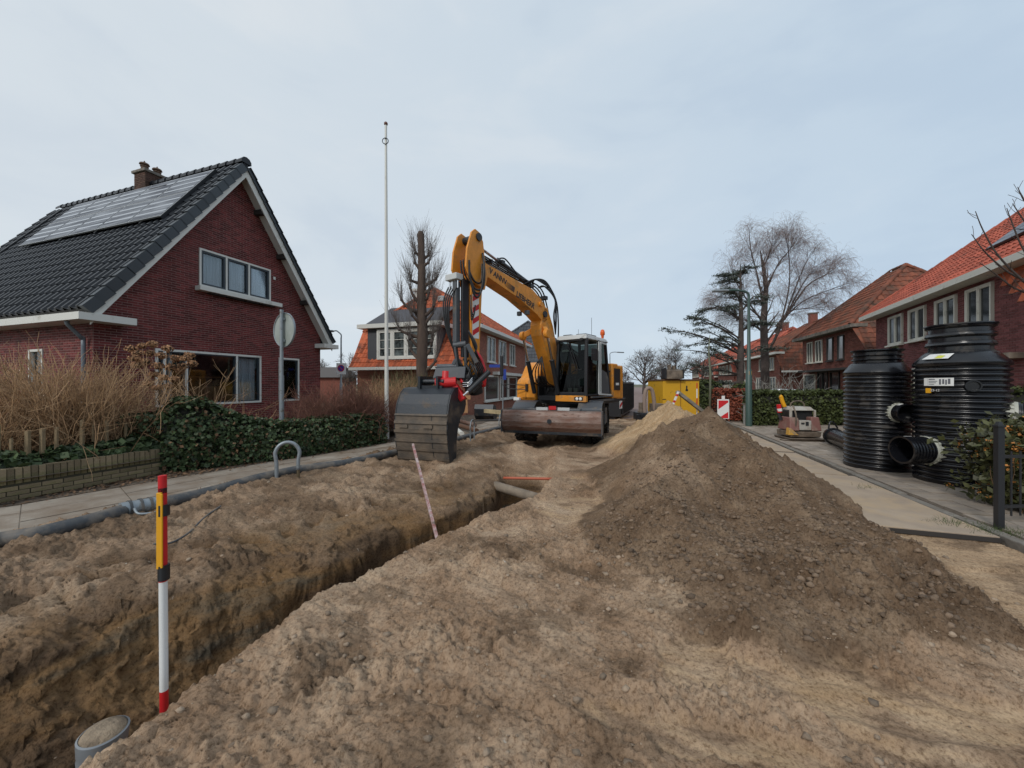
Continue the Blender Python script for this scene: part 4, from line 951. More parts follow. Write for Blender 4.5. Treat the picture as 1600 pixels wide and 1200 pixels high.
# ------------------------------------------------------------------ wheeled excavator
def excavator():
    OX = Vector((.975, 9.715, 0)); M = frame(OX, -TH)
    r = thing('wheeled_excavator', 'yellow wheeled excavator with raised boom, rusty dozer blade and big tilted bucket', 'excavator', M)
    Mi = M.inverted()
    # undercarriage (x right, y away from camera, z up)
    b = MB(); prof = [(.12, 1.0), (.06, .96), (0.02, .85), (0, .70), (.04, .55), (.16, .42)]
    b.sheet(prof, lambda a, z, t: (t, a, z), -1.33, 1.33, th=.035); b.build('blade', M_rust, r, bevel=.004)
    b = MB(); b.bx(-1.33, 1.33, .15, .19, .36, .44); b.build('blade_edge', M_bucket, r)
    b = MB(); b.bx(-1.35, -1.33, -.0, .3, .40, 1.0).bx(1.33, 1.35, 0, .3, .40, 1.0).bx(-.9, -.7, .13, 1.2, .55, .75).bx(.7, .9, .13, 1.2, .55, .75); b.build('blade_arm', M_steelgrey, r)
    MB().lathe([(.001, .02), (.06, .02), (.06, 0)], 14, Matrix.Translation((0, .0, .72)) @ Matrix.Rotation(R_(90), 4, 'X')).build('blade_bolt', M_bucket, r)
    b = MB(); b.bx(-.5, .5, .9, 4.4, .62, 1.0).bx(-1.0, 1.0, 1.15, 1.55, .45, .62).bx(-1.0, 1.0, 3.75, 4.15, .45, .62).bx(-.75, .75, .45, 1.0, .7, 1.02)
    b.lathe([(.62, 1.0), (.62, 1.16)], 28, Matrix.Translation((0, 2.45, 0)), caps=True); b.build('chassis', M_steelgrey, r, bevel=.02)
    for sx in (-1, 1):
        f = MB(); n = 8; path = [(.35, .86)]+[(1.35-.72*math.cos(math.pi*k/n*.98), .62+.56*math.sin(math.pi*k/n)) for k in range(1, n)]+[(2.15, .8)]
        f.sheet(path, lambda a, z, t: (t, a, z), sx*.62, sx*1.28, th=.03) if sx > 0 else f.sheet(path, lambda a, z, t: (t, a, z), -1.28, -.62, th=.03)
        f.bx(sx*.62, sx*1.28, .55, .58, .78, 1.0)
        f.build('mudguard', M_steelgrey, r)
        MB().bx(sx*.3-.16, sx*.3+.16, .42, .46, .98, 1.06).build('guard_bracket', M_whitepaint, r)
        # step and rear mudguard on the right
        MB().bx(sx*1.0, sx*1.27, 2.2, 3.0, .45, .95).build('side_box', M_steelgrey, r, bevel=.02)
    MB().bx(-.10, .10, .38, .40, 1.0, 1.1).build('warning_plate', M_red, r)
    # wheels: tyre and rim each; twin tyres at each corner
    def wheel(x, y):
        R, w_ = .52, .25; T = Matrix.Translation((x, y, R-.02)) @ Matrix.Rotation(R_(90), 4, 'Y')
        t = MB(); t.lathe([(.30, -w_/2), (.42, -w_/2-.005), (.48, -w_/2+.02), (R-.02, -w_/2+.05), (R-.02, w_/2-.05), (.48, w_/2-.02), (.42, w_/2+.005), (.30, w_/2)], 36, T)
        for k in range(22):
            for s_ in (-1, 1):
                TT = T @ Matrix.Rotation(2*math.pi*(k+.5*(s_ > 0))/22, 4, 'Z') @ Matrix.Translation((R-.015, 0, s_*.065)) @ Matrix.Rotation(s_*.5, 4, 'X'); t.box(0, 0, 0, .05, .055, .13, TT)
        ty = t.build('wheel', M_tyre, r)
        q = MB(); q.lathe([(.302, -w_/2+.03), (.27, -w_/2+.03), (.25, -.02), (.12, 0), (.12, .06), (.001, .06)], 24, T); q.lathe([(.302, w_/2-.03), (.27, w_/2-.03), (.25, .02), (.14, .02), (.13, .09), (.001, .09)], 24, T)
        q.build('rim', M_steelgrey, ty)
    for y in (1.35, 3.95):
        for x in (-1.13, -.84, .84, 1.13): wheel(x, y)
    # upper structure
    PU = Matrix.Translation(Vector((2.06, 10.4, 0))) @ Matrix.Rotation(-R_(38), 4, 'Z'); T = Mi @ PU
    def m(): return MB(T)
    b = m(); b.bx(-2.45, .0, .25, 3.0, 1.10, 1.22).bx(-1.65, -1.0, .1, 1.5, 1.2, 1.34); b.build('upper_deck', M_blackp, r, bevel=.01)
    b = m(); b.bx(-1.72, -.98, .85, 3.0, 1.22, 2.0); b.build('machinery_core', M_blackp, r)
    # left engine/tank cover, rounded
    b = m(); prof = [(.12, 1.18), (.08, 1.3), (.08, 1.72), (.14, 1.84), (.30, 1.92), (.42, 2.1), (.55, 2.3), (.8, 2.42), (1.3, 2.45), (3.0, 2.45), (3.0, 1.18)]
    b.prism(prof, lambda a, z, t: (t, a, z), -2.5, -1.78); b.build('engine_cover', M_yellow, r, bevel=.06)
    b = m(); b.bx(-2.25, -1.79, .074, .081, 1.26, 1.27).bx(-2.12, -2.11, .074, .081, 1.2, 1.75); b.build('cover_seam', M_blackp, r)
    b = m(); b.bx(-2.5, .02, 2.25, 2.75, 1.2, 2.32); b.build('counterweight', M_yellow, r, bevel=.06)
    b = m(); b.bx(-.55, .03, 1.80, 2.26, 1.24, 2.36); b.build('side_cover', M_yellow, r, bevel=.04)
    b = m(); b.bx(.032, .040, 1.92, 2.42, 1.5, 2.2); b.build('side_grille', M_blackp, r)
    b = m(); b.bx(.041, .045, 2.05, 2.3, 1.66, 1.74); b.build('unit_plate', M_whiter, r)
    b = m(); b.bx(.02, .03, 2.4, 2.62, .88, 1.14); hb = b.build('hazard_board', M_whiter, r)
    b = m(); b.add([(.033, 2.40, .9), (.033, 2.62, 1.02), (.033, 2.62, 1.12), (.033, 2.40, 1.0)], [(0, 1, 2, 3)]); b.build('red_band', M_redr, hb)
    # left front: hose nest beside the boom
    b = m()
    rnd = random.Random(3)
    for k in range(26):
        p = [(-1.7+rnd.random()*.65, .35+rnd.random()*.4, 1.25+rnd.random()*.3)]
        for j in range(3): p.append((p[-1][0]+rnd.uniform(-.16, .16), p[-1][1]+rnd.uniform(-.12, .16), p[-1][2]+rnd.uniform(.05, .34)))
        b.tube(spline(p, 4), rnd.choice((.014, .018, .024)), 6)
    b.build('hydraulic_hoses', M_hose, r, smooth=True, kind='stuff')
    b = m(); b.bx(-1.72, -1.02, .5, .9, 1.22, 2.0).bx(-1.06, -1.0, .2, 1.5, 1.22, 2.0).bx(-1.76, -1.70, .2, 1.5, 1.22, 1.95); b.build('boom_bracket', M_blackp, r, bevel=.01)
    # cab
    cabf = m(); P_ = .055
    for (x, y, x2, y2) in ((-.95, .02, -.93, .10), (-.0, .02, -.02, .10)):
        cabf.bar((x, y, 1.36), (x2*1.0, y2, 3.0), .085, .085)
    cabf.bar((-.95, .09, 2.98), (0, .09, 2.98), .08, .10).bar((-.95, .03, 1.42), (0, .03, 1.42), .08, .09)
    cabf.bar((0, .82, 1.36), (0, .82, 3.0), .06, .05).bar((-.95, .82, 1.36), (-.95, .82, 3.0), .06, .06).bar((0, 1.62, 1.36), (-.02, 1.35, 3.0), .08, .08).bar((-.95, 1.62, 1.36), (-.93, 1.4, 3.0), .08, .08).bar((-.95, 1.7, 2.1), (0, 1.7, 2.1), .06, .06)
    cabf.bx(-.95, .0, .02, 1.75, 1.36, 1.41).bx(-.93, -.02, 1.6, 1.7, 1.4, 2.1)
    cb = cabf.build('cab', M_blackp, r, bevel=.012)
    b = m(); b.hexa([(-.97, .0, 2.98), (.02, .0, 2.98), (.02, 1.55, 2.98), (-.97, 1.55, 2.98), (-.93, .08, 3.12), (-.02, .08, 3.12), (-.02, 1.42, 3.10), (-.93, 1.42, 3.10)]); b.build('roof', M_whitepaint, cb, bevel=.03)
    b = m(); b.bx(-.8, -.55, .15, .5, 3.12, 3.15).bx(-.4, -.1, .2, .9, 3.12, 3.15); b.build('roof_rail', M_steelgrey, cb)
    # white door frame on the right flank
    b = m(); b.bar((.035, .80, 1.40), (.03, .80, 2.96), .03, .045).bar((.035, .92, 1.38), (.03, .92, 2.96), .03, .045).bar((.035, .80, 1.40), (.035, 1.68, 1.36), .03, .05).bar((.035, .92, 2.94), (.02, 1.35, 2.92), .03, .05).bx(.02, .045, .80, .92, 1.4, 1.46); b.build('door_frame', M_whitepaint, cb)
    b = m(); b.add([(.03, .96, 1.42), (.03, 1.60, 1.42), (.03, 1.60, 1.75), (.03, 1.35, 2.05), (.03, .96, 2.15)], [(0, 1, 2, 3, 4)]).add([(.02, .96, 1.42), (.02, 1.60, 1.42), (.02, 1.60, 1.75), (.02, 1.35, 2.05), (.02, .96, 2.15)], [(4, 3, 2, 1, 0)]); b.build('door_panel', M_steelgrey, cb)
    for nm, q in (('windscreen', [(-.91, .045, 1.47), (-.04, .045, 1.47), (-.05, .10, 2.93), (-.90, .10, 2.93)]), ('door_glass', [(.012, .06, 1.42), (.012, .80, 1.42), (0, .80, 2.95), (0, .12, 2.95)]), ('rear_side_glass', [(.012, .95, 1.9), (.012, 1.58, 1.9), (0, 1.36, 2.92), (0, .95, 2.92)]), ('far_side_glass', [(-.95, .1, 1.5), (-.95, 1.5, 1.5), (-.94, 1.4, 2.92), (-.94, .12, 2.92)]), ('rear_glass', [(-.9, 1.66, 2.12), (-.05, 1.66, 2.12), (-.05, 1.45, 2.95), (-.9, 1.45, 2.95)])):
        m().add(q, [(0, 1, 2, 3)]).build(nm, M_cabglass, cb)
    b = m(); b.bar((-.62, .085, 2.9), (-.30, .035, 2.1), .022, .02).bar((-.54, .085, 2.9), (-.24, .035, 2.1), .018, .02).bar((-.30, .035, 2.1), (-.12, .04, 2.12), .02, .02); b.build('wiper', M_blackp, cb)
    b = m(); b.bx(-.72, -.28, .85, 1.05, 1.75, 2.55).bx(-.74, -.26, .55, 1.0, 1.62, 1.78).bx(-.60, -.4, .85, .98, 2.55, 2.75); b.build('seat', mat('dark_seat_fabric', (.035, .038, .042), .85), cb, bevel=.03)
    b = m(); b.bx(-.9, -.76, .5, 1.1, 1.42, 1.95).bx(-.24, -.1, .5, 1.1, 1.42, 1.95).tube([(-.83, .55, 1.95), (-.83, .5, 2.12)], .02, 6).tube([(-.17, .55, 1.95), (-.17, .5, 2.12)], .02, 6).tube([(-.5, .28, 1.42), (-.5, .34, 1.95)], .035, 8); b.build('console', M_steelgrey, cb, bevel=.01)
    T2 = T @ Matrix.Translation((-.5, .36, 1.98)) @ Matrix.Rotation(.9, 4, 'X'); q = MB(T2); q.tube([(math.cos(a)*.17, math.sin(a)*.17, 0) for a in [k*math.pi/9 for k in range(19)]], .014, 6); q.bar((-.16, 0, 0), (.16, 0, 0), .02, .02); q.build('steering_wheel', M_black, cb, smooth=True)
    b = m(); b.bx(-.32, -.10, .16, .19, 1.66, 1.86); b.build('monitor', mat('dim_screen', (.10, .12, .13), .2), cb)
    b = m(); b.bx(-.62, -.50, .12, .16, 1.47, 1.58).bx(-.44, -.32, .12, .16, 1.47, 1.58); b.build('pedal', mat('worn_pedal', (.35, .34, .32), .5), cb)
    b = m(); b.bx(.02, .05, .30, .72, 2.38, 2.74); b.build('mirror', M_blackp, cb, bevel=.02)
    b = m(); b.tube([(.02, .1, 2.55), (.10, .35, 2.56)], .012, 6).lathe([(.03, 0), (.03, .03)], 12, Matrix.Translation((-.1, -.01, 2.96)) @ Matrix.Rotation(R_(90), 4, 'X'), caps=True); b.build('mirror_arm', M_blackp, cb)
    b = m(); b.lathe([(.035, 3.11), (.045, 3.20), (.07, 3.22), (.07, 3.30), (.05, 3.37), (.001, 3.39)], 14, Matrix.Translation((-.08, 1.3, 0))); b.build('beacon', M_orange, cb, smooth=True)
    b = m(); b.tube([(-.35, 1.1, 3.1), (-.35, 1.1, 3.75)], .006, 5).tube([(-.7, .9, 3.1), (-.7, .9, 3.4)], .005, 5); b.build('antenna', M_blackp, cb)
    for x in (-.9, -.12): b = m(); b.bx(x-.05, x+.05, -.03, .0, 2.92, 3.0); b.build('work_lamp', M_blackp, cb, bevel=.01)
    b = m(); b.bx(-.97, .02, -.02, .10, 1.19, 1.37); b.build('front_skirt', M_yellow, r, bevel=.012)
    for x in (-.26, -.15): b = m(); b.lathe([(.001, .012), (.04, .008), (.05, 0)], 16, Matrix.Translation((x, -.02, 1.28)) @ Matrix.Rotation(R_(90), 4, 'X')); b.build('headlight', M_lampglass, r, smooth=True)
    b = m(); b.bx(-.34, -.07, -.024, -.018, 1.23, 1.33); b.build('headlight_recess', M_blackp, r)
    b = m(); b.bx(-.0, .05, .2, 1.9, 1.18, 1.24).bx(0, .05, .3, 1.8, 1.3, 1.34).bx(0, .06, .1, .6, 1.02, 1.1); b.build('step', M_steelgrey, r)
    text('LIEBHERR', .055, M_whiter, r, T @ basis((-.42, -.005, 1.415), (1, 0, 0), (0, 0, 1), (0, -1, 0)), ext=.001)
    # left hand mirror frame standing out to the side, and its lamp
    b = m(); b.tube([(-2.05, .06, 1.66), (-2.75, -.28, 1.70)], .014, 6).tube([(-2.05, .06, 1.52), (-2.6, -.2, 1.55), (-2.78, -.3, 1.68), (-2.78, -.3, 2.6)], .014, 6); b.bx(-2.1, -2.02, .02, .08, 1.48, 1.7); b.build('mirror_bracket', M_blackp, r)
    b = m(); b.bx(-2.84, -2.72, -.36, -.28, 1.95, 2.62); b.build('side_mirror', M_blackp, r, bevel=.035)
    b = m(); b.bx(-2.55, -2.32, -.02, .1, 1.17, 1.27); b.build('side_lamp', M_lampglass, r, bevel=.02)
    # --- boom (plane X=-1.3; radius r forward = -Y)
    XB = -1.30; YB = .6
    def Q(x, rr, z): return (x, YB-rr, z)
    lower = [(-.12, 1.7), (.02, 1.56), (.24, 1.68), (.82, 2.5), (1.14, 3.1), (1.18, 3.40), (1.02, 3.90), (.82, 3.94), (.52, 3.45), (.22, 2.6)]
    b = m(); b.prism(lower, lambda a, z, t: Q(t, a, z), XB-.19, XB+.19); b.build('lower_boom', M_yellow, r, bevel=.02)
    upper = [(3.62, 4.28), (3.68, 4.42), (3.55, 4.56), (2.35, 4.42), (1.6, 4.33), (1.15, 4.12), (.86, 3.9), (.82, 3.6), (1.0, 3.46), (1.38, 3.66), (2.3, 3.98)]
    b = m(); b.prism(upper, lambda a, z, t: Q(t, a, z), XB-.19, XB+.19); ub = b.build('boom', M_yellow, r, bevel=.012)
    for (rr, z, rad) in ((1.0, 3.72, .09), (1.22, 3.98, .07)):
        for sx in (-1, 1): q = m(); q.lathe([(rad, -.24), (rad, .24)], 18, Matrix.Translation(Q(XB, rr, z)) @ Matrix.Rotation(R_(90), 4, 'Y'), caps=True)
        q.build('pivot_pin', M_bucket if rad > .08 else M_yellow, ub)
    # lettering along the boom, facing right
    d_ = Vector(Q(0, 1.25, 3.78))-Vector(Q(0, 3.5, 4.36)); d_.normalize(); nb = Vector((1, 0, 0)); upb = nb.cross(d_)
    def ontext(s_, rr, z, size, sx=1.0):
        return text(s_, size, M_text, ub, T @ basis(Q(XB+.193, rr, z), d_, upb, nb), ext=.0015, sx=sx, bold=.006)
    ontext('LIEBHERR', 1.93, 3.955, .21, .95); ontext('V ANNV', 3.08, 4.335, .19, .95)
    q = m()
    for k in range(9):
        c0 = Vector(Q(XB+.194, 2.78-k*.042, 4.235-k*.0109)); q.bar(c0-upb*.07, c0+upb*.07, .008+.0035*k, .003, up=(1, 0, 0))
    q.build('stripe_emblem', M_text, ub)
    for sx in (-1, 1):   # lift cylinders
        x = XB+sx*.42; a0, a1 = Vector(Q(x, .62, 1.42)), Vector(Q(x, 1.22, 3.12)); md = a0.lerp(a1, .55)
        b = m(); b.tube([a0, md], .065, 14); b.tube([md, md+(a1-a0)*.02], .078, 14); cy = b.build('lift_cylinder', M_blackp, r, smooth=False)
        m().tube([md, a1], .036, 12).build('cylinder_rod', M_chrome, cy)
        b = m(); b.lathe([(.13, -.06), (.13, .06)], 20, Matrix.Translation(a1) @ Matrix.Rotation(R_(90), 4, 'Y'), caps=True); b.bar(Vector(Q(XB+sx*.2, 1.0, 3.3)), a1, .12, .16); b.build('cylinder_ear', M_yellow, r, bevel=.02)
    # work lights under boom
    for sx in (-.13, .13): b = m(); b.box(XB+sx, YB-1.78, 3.66, .12, .10, .12); b.build('work_lamp', M_steelgrey, ub, bevel=.015)
    # stick
    st = [(3.80, 5.18), (3.95, 5.22), (4.06, 5.12), (4.2, 4.72), (4.24, 4.3), (4.06, 4.0), (3.98, 3.2), (3.94, 1.85), (3.74, 1.78), (3.70, 2.6), (3.62, 3.9), (3.5, 4.3), (3.62, 4.6), (3.68, 5.0)]
    for sx in (-1, 1):
        b = m(); b.prism([p for p in st if p[1] > 3.85]+[], lambda a, z, t: Q(t, a, z), XB+sx*.22-.025, XB+sx*.22+.025); b.build('stick_cheek', M_yellow, r, bevel=.008)
    b = m(); b.prism([(3.98, 4.2), (4.0, 3.2), (3.94, 1.85), (3.74, 1.78), (3.70, 2.6), (3.62, 3.9), (3.66, 4.2)], lambda a, z, t: Q(t, a, z), XB-.155, XB+.155); sk = b.build('stick', M_yellow, r, bevel=.012)
    b = m(); b.bx(XB+.158, XB+.163, YB-3.95, YB-3.74, 2.75, 3.75); hz_ = b.build('hazard_strip', M_whiter, sk)
    b = m()
    for k in range(4): z = 2.80+k*.26; b.add([(XB+.166, YB-3.95, z), (XB+.166, YB-3.74, z+.12), (XB+.166, YB-3.74, z+.24), (XB+.166, YB-3.95, z+.12)], [(0, 1, 2, 3)])
    b.build('red_stripes', M_redr, hz_)
    q = m(); q.lathe([(.09, -.28), (.09, .28)], 18, Matrix.Translation(Q(XB, 3.84, 5.06)) @ Matrix.Rotation(R_(90), 4, 'Y'), caps=True); q.build('top_pin', M_bucket, r)
    # stick cylinder over the boom
    a0, a1 = Vector(Q(XB, 1.5, 4.52)), Vector(Q(XB, 3.84, 5.04)); md = a0.lerp(a1, .60)
    cy = m().tube([a0, md], .07, 14).build('stick_cylinder', M_blackp, r); m().tube([md, a1], .036, 12).build('cylinder_rod', M_chrome, cy)
    # bucket cylinder housing down the front of the stick
    b = m(); b.bx(XB-.09, XB+.03, YB-4.34, YB-4.20, 2.62, 4.0); b.build('bucket_cylinder', M_steelgrey, r, bevel=.02)
    b = m(); b.bx(XB+.05, XB+.12, YB-4.22, YB-4.02, 2.3, 4.05); b.build('hose_guard', M_blackp, r, bevel=.01)
    b = m(); b.bx(XB-.26, XB+.1, YB-4.4, YB-4.18, 4.02, 4.16); b.build('hose_block', M_whitepaint, r, bevel=.015)
    q = m()
    for k in range(4): q.tube([(XB-.22+k*.09, YB-4.3, 4.02), (XB-.22+k*.09, YB-4.3, 3.84)], .022, 6)
    q.build('hose_fittings', M_chrome, r, kind='stuff')
    # hoses
    hs_ = m()
    def H(pts, rad=.02): hs_.tube(spline(pts, 6), rad, 7)
    for k in range(4):   # bunch along the top of the boom
        x = XB-.12+k*.08; H([Q(x, .5, 3.2), Q(x, .75, 4.0), Q(x, 1.15, 4.40+.03*k), Q(x, 2.2, 4.56), Q(x, 3.3, 4.72), Q(x, 3.62, 4.72), Q(x+.12, 3.72, 4.45), Q(x+.18, 3.8, 4.05), Q(x+.16, 3.98, 4.0), Q(x+.12, 4.12, 4.2), Q(x+.1, 4.15, 4.5)], .021)
    for k in range(3): H([Q(XB+.26, 3.72, 4.72), Q(XB+.34+k*.02, 3.74+k*.03, 4.3), Q(XB+.34, 3.8+k*.04, 3.9-k*.07), Q(XB+.30, 4.02, 3.84-k*.08), Q(XB+.26, 4.14, 4.1), Q(XB+.25, 4.15, 4.45)], .024)
    for k in range(4): H([Q(XB+.05-k*.1, 4.3, 3.9), Q(XB-.08-k*.07, 4.42, 3.55), Q(XB-.12-k*.04, 4.40, 3.0), Q(XB-.1, 4.3, 2.5), Q(XB-.05+k*.05, 4.2, 2.1)], .018)
    for k in range(3): H([Q(XB+.2, 4.05, 3.7), Q(XB+.27, 4.1, 3.35-k*.1), Q(XB+.25, 4.0, 3.25), Q(XB+.2, 3.9, 3.5)], .016)
    for k in range(5): H([Q(XB+.18, 4.1, 2.9), Q(XB+.26+k*.02, 4.0, 2.55), Q(XB+.24, 3.8+.06*k, 2.25), Q(XB+.30, 3.7+.05*k, 1.95), Q(XB+.1, 3.9, 1.75)], .017)
    for k in range(3): H([Q(XB+.1, 1.9-.2*k, 4.42), Q(XB+.2, 1.5, 4.62), Q(XB+.26, 1.1, 4.66-.05*k), Q(XB+.28, .75, 4.45), Q(XB+.26, .42, 4.1), Q(XB+.24, .30, 3.5), Q(XB+.2, .25, 2.9)], .022)
    for k in range(3): H([Q(XB+.15, 1.25, 4.45), Q(XB+.25, .95+.07*k, 4.5), Q(XB+.30, .6, 4.2), Q(XB+.28, .48+.08*k, 3.7), Q(XB+.2, .4, 3.2)], .018)
    H([Q(XB, 2.9, 4.85), Q(XB, 2.6, 4.95), Q(XB+.05, 2.3, 4.75), Q(XB+.1, 2.0, 4.5)], .02)
    for k in range(6): H([Q(XB-.15+.05*k, .2, 3.0), Q(XB-.2+.06*k, -.05, 2.4), Q(XB-.25+.08*k, -.1+.05*k, 1.9), Q(XB-.2+.08*k, .1, 1.5)], .024)
    for k in range(5): H([Q(XB+.1, 1.0, 2.5), Q(XB+.25-.1*k, 1.1, 2.1), Q(XB+.2-.12*k, .85, 1.75), Q(XB+.2-.1*k, .4, 1.6)], .018)
    hs_.build('boom_hoses', M_hose, r, smooth=True, kind='stuff')
    q = m(); q.box(XB, YB-2.75, 4.80, .2, .12, .10).box(XB, YB-1.55, 4.45, .3, .16, .10).box(XB+.05, YB-.9, 4.22, .3, .14, .1).box(XB, YB-3.25, 4.68, .3, .05, .1); q.build('hose_clamps', M_blackp, ub, kind='stuff')
    # --- tilt rotator and linkage, worked out in world space
    D = 8.55
    def w3(px, py, d=D): return Mi @ W(px, py, d)
    def w(): return MB(Mi)
    b = MB(); b.bar(w3(737, 600), w3(727, 575), .34, .2); b.tube([w3(715, 588), w3(745, 592)], .10, 14); b.build('coupler_body', M_blackp, r, bevel=.02)
    b = MB()
    Q0 = [w3(681, 574, 8.3), w3(726, 573, 8.3), w3(722, 592, 8.35), w3(689, 585, 8.35)]; Q1 = [w3(683, 570, 8.9), w3(722, 569, 8.9), w3(722, 588, 8.9), w3(690, 583, 8.9)]
    b.add(Q0+Q1, [(0, 1, 2, 3)[::-1], (4, 5, 6, 7), (0, 4, 5, 1), (1, 5, 6, 2), (2, 6, 7, 3), (3, 7, 4, 0)]); b.hexa([w3(676, 591, 8.2), w3(726, 591, 8.2), w3(726, 588, 8.9), w3(684, 588, 8.9), w3(681, 575, 8.25), w3(728, 573, 8.25), w3(726, 570, 8.9), w3(684, 571, 8.9)]); b.build('tilt_plate', M_steelgrey, r, bevel=.015)
    b = MB(); b.tube([w3(681, 599, 8.2), w3(713, 597, 8.2)], .115, 18); b.tube([w3(696, 597, 8.25), w3(697, 581, 8.3)], .10, 16); b.tube([w3(690, 600, 8.3), w3(686, 588, 8.3)], .05, 10)
    b.build('rotator_motor', M_red, r, smooth=False)
    b = MB(); b.bar(w3(710, 602, 8.2), w3(724, 625, 8.15), .12, .14); b.bar(w3(700, 604, 8.25), w3(722, 622, 8.3), .08, .12); b.bar(w3(718, 588, 8.3), w3(723, 598, 8.25), .05, .06); b.build('coupler_frame', M_red, r, bevel=.015)
    b = MB(); b.tube([w3(732, 612, 8.1), w3(764, 581, 8.3)], .062, 14); b.tube([w3(738, 612, 8.3), w3(752, 597, 8.45)], .055, 12); cy = b.build('tilt_cylinder', M_blackp, r)
    b = MB(); b.tube([w3(724, 618, 8.08), w3(736, 608, 8.12)], .028, 10); b.build('cylinder_rod', M_chrome, cy)
    b = MB(); b.tube([w3(741, 596, 8.5), w3(744, 614, 8.6)], .16, 16); b.tube([w3(728, 592, 8.4), w3(738, 606, 8.4)], .15, 14); b.build('rotator_core', M_black, r)
    b = MB(); b.tube(spline([w3(742, 548, 8.6), w3(752, 562, 8.6), w3(757, 582, 8.6), w3(756, 603, 8.6), w3(751, 594, 8.6)], 5), .045, 10); b.build('red_hose_sleeve', M_red, r, smooth=True)
    b = MB()
    b.tube([w3(708, 540, 8.3), w3(728, 537, 8.3)], .07, 12); b.bar(w3(712, 542, 8.3), w3(716, 575, 8.35), .05, .12); b.bar(w3(727, 540, 8.3), w3(728, 572, 8.4), .06, .14); b.bar(w3(730, 538, 8.25), w3(745, 567, 8.3), .05, .10); b.bar(w3(708, 570, 8.3), w3(712, 562, 8.3), .06, .08)
    b.build('bucket_link', M_steelgrey, r, bevel=.012)
    hq = MB()
    rr = random.Random(9)
    for k in range(16):
        x0, x1 = rr.uniform(722, 742), rr.uniform(724, 752); y0, y1 = rr.uniform(560, 585), rr.uniform(592, 612)
        hq.tube(spline([w3(x0, y0, 8.4), w3((x0+x1)/2+rr.uniform(-8, 8), (y0+y1)/2, 8.25), w3(x1, y1, 8.35)], 5), .014, 6)
    hq.build('rotator_hoses', M_hose, r, smooth=True, kind='stuff')
    hq = MB()
    for k in range(3): hq.tube(spline([w3(722, 598+k*3, 8.15), w3(732, 597+k*3, 8.1), w3(738, 590+k*3, 8.15)], 5), .010, 6)
    hq.build('steel_pipes', M_chrome, r, smooth=True, kind='stuff')
    # bucket
    hb = R_(16); BM = Mi @ Matrix.Translation(Vector((-1.33, 7.62, .06))) @ Matrix.Rotation(-hb, 4, 'Z') @ Matrix.Translation((0, 0, 1.56)) @ Matrix.Diagonal((1, 1, 1.14, 1)) @ Matrix.Translation((0, 0, -1.56))   # local: x to the right (0 = right cheek), y away, z up
    bw_ = 1.22
    path = [(.30, -.13), (.13, .18), (.03, .50), (-.02, .80), (0, 1.05), (.06, 1.26), (.17, 1.44), (.33, 1.545), (.52, 1.57)]
    B = MB(BM); B.sheet(path[::-1], lambda a, z, t: (t, a, z), -bw_, 0, th=.022); bk = B.build('bucket', M_bucket, r)
    lowp = [p for p in path if p[1] < 1.08]
    MB(BM).sheet([(a-.004, z) for a, z in lowp][::-1], lambda a, z, t: (t, a, z), -bw_+.01, -.36, th=.004).build('sandy_back', M_bucketdirty, bk)
    MB(BM).sheet([(a-.004, z) for a, z in lowp][::-1], lambda a, z, t: (t, a, z), -.34, -.005, th=.004).build('sandy_back', M_bucketdirty, bk)
    for (z0, th2) in ((.05, .05), (.22, .05), (.39, .05), (.56, .05), (.73, .05), (.90, .06), (1.05, .03)):
        ys = np.interp([z0, z0+th2+.03], [p[1] for p in path], [p[0] for p in path])
        MB(BM).hexa([(-bw_-.004, ys[0]-.035, z0), (.004, ys[0]-.035, z0), (.004, ys[0]+.01, z0), (-bw_-.004, ys[0]+.01, z0), (-bw_-.004, ys[1]-.03, z0+th2), (.004, ys[1]-.03, z0+th2), (.004, ys[1]+.01, z0+th2), (-bw_-.004, ys[1]+.01, z0+th2)]).build('bucket_rib', M_bucketdirty, bk)
    for x in (-bw_+.22, -.42): MB(BM).bx(x-.1, x+.1, -.05, .02, .82, .88).build('wear_pad', M_bucketdirty, bk)
    front = [(.78, 1.50), (.93, 1.36), (.95, 1.22), (.86, 1.08), (.66, .98), (.52, .80), (.44, .55), (.42, .25), (.38, -.08), (.30, -.13)]
    for x0, x1 in ((-.03, .012), (-bw_-.012, -bw_+.03)):
        B = MB(BM); poly = path+front[:-1]
        # triangulate as a strip between back path and front edge for a clean concave plate
        k = 9; bp_ = path[::-1]; fp = front
        B.prism(bp_+front[::-1][1:], lambda a, z, t: (t, a, z), x0, x1)
        B.build('bucket_cheek', M_bucket, bk)
    MB(BM).bx(-bw_, 0, .24, .40, -.16, -.12).build('cutting_edge', M_bucketdirty, bk)
    B = MB(BM); B.bx(-.85, -.80, .3, .9, 1.5, 1.78).bx(-.42, -.37, .3, .9, 1.5, 1.78).bx(-.9, -.3, .35, .85, 1.54, 1.60).tube([(-.86, .42, 1.68), (-.28, .42, 1.68)], .04, 10).tube([(-.86, .78, 1.66), (-.28, .78, 1.66)], .04, 10); B.build('bucket_ear', M_bucket, bk)
excavator()
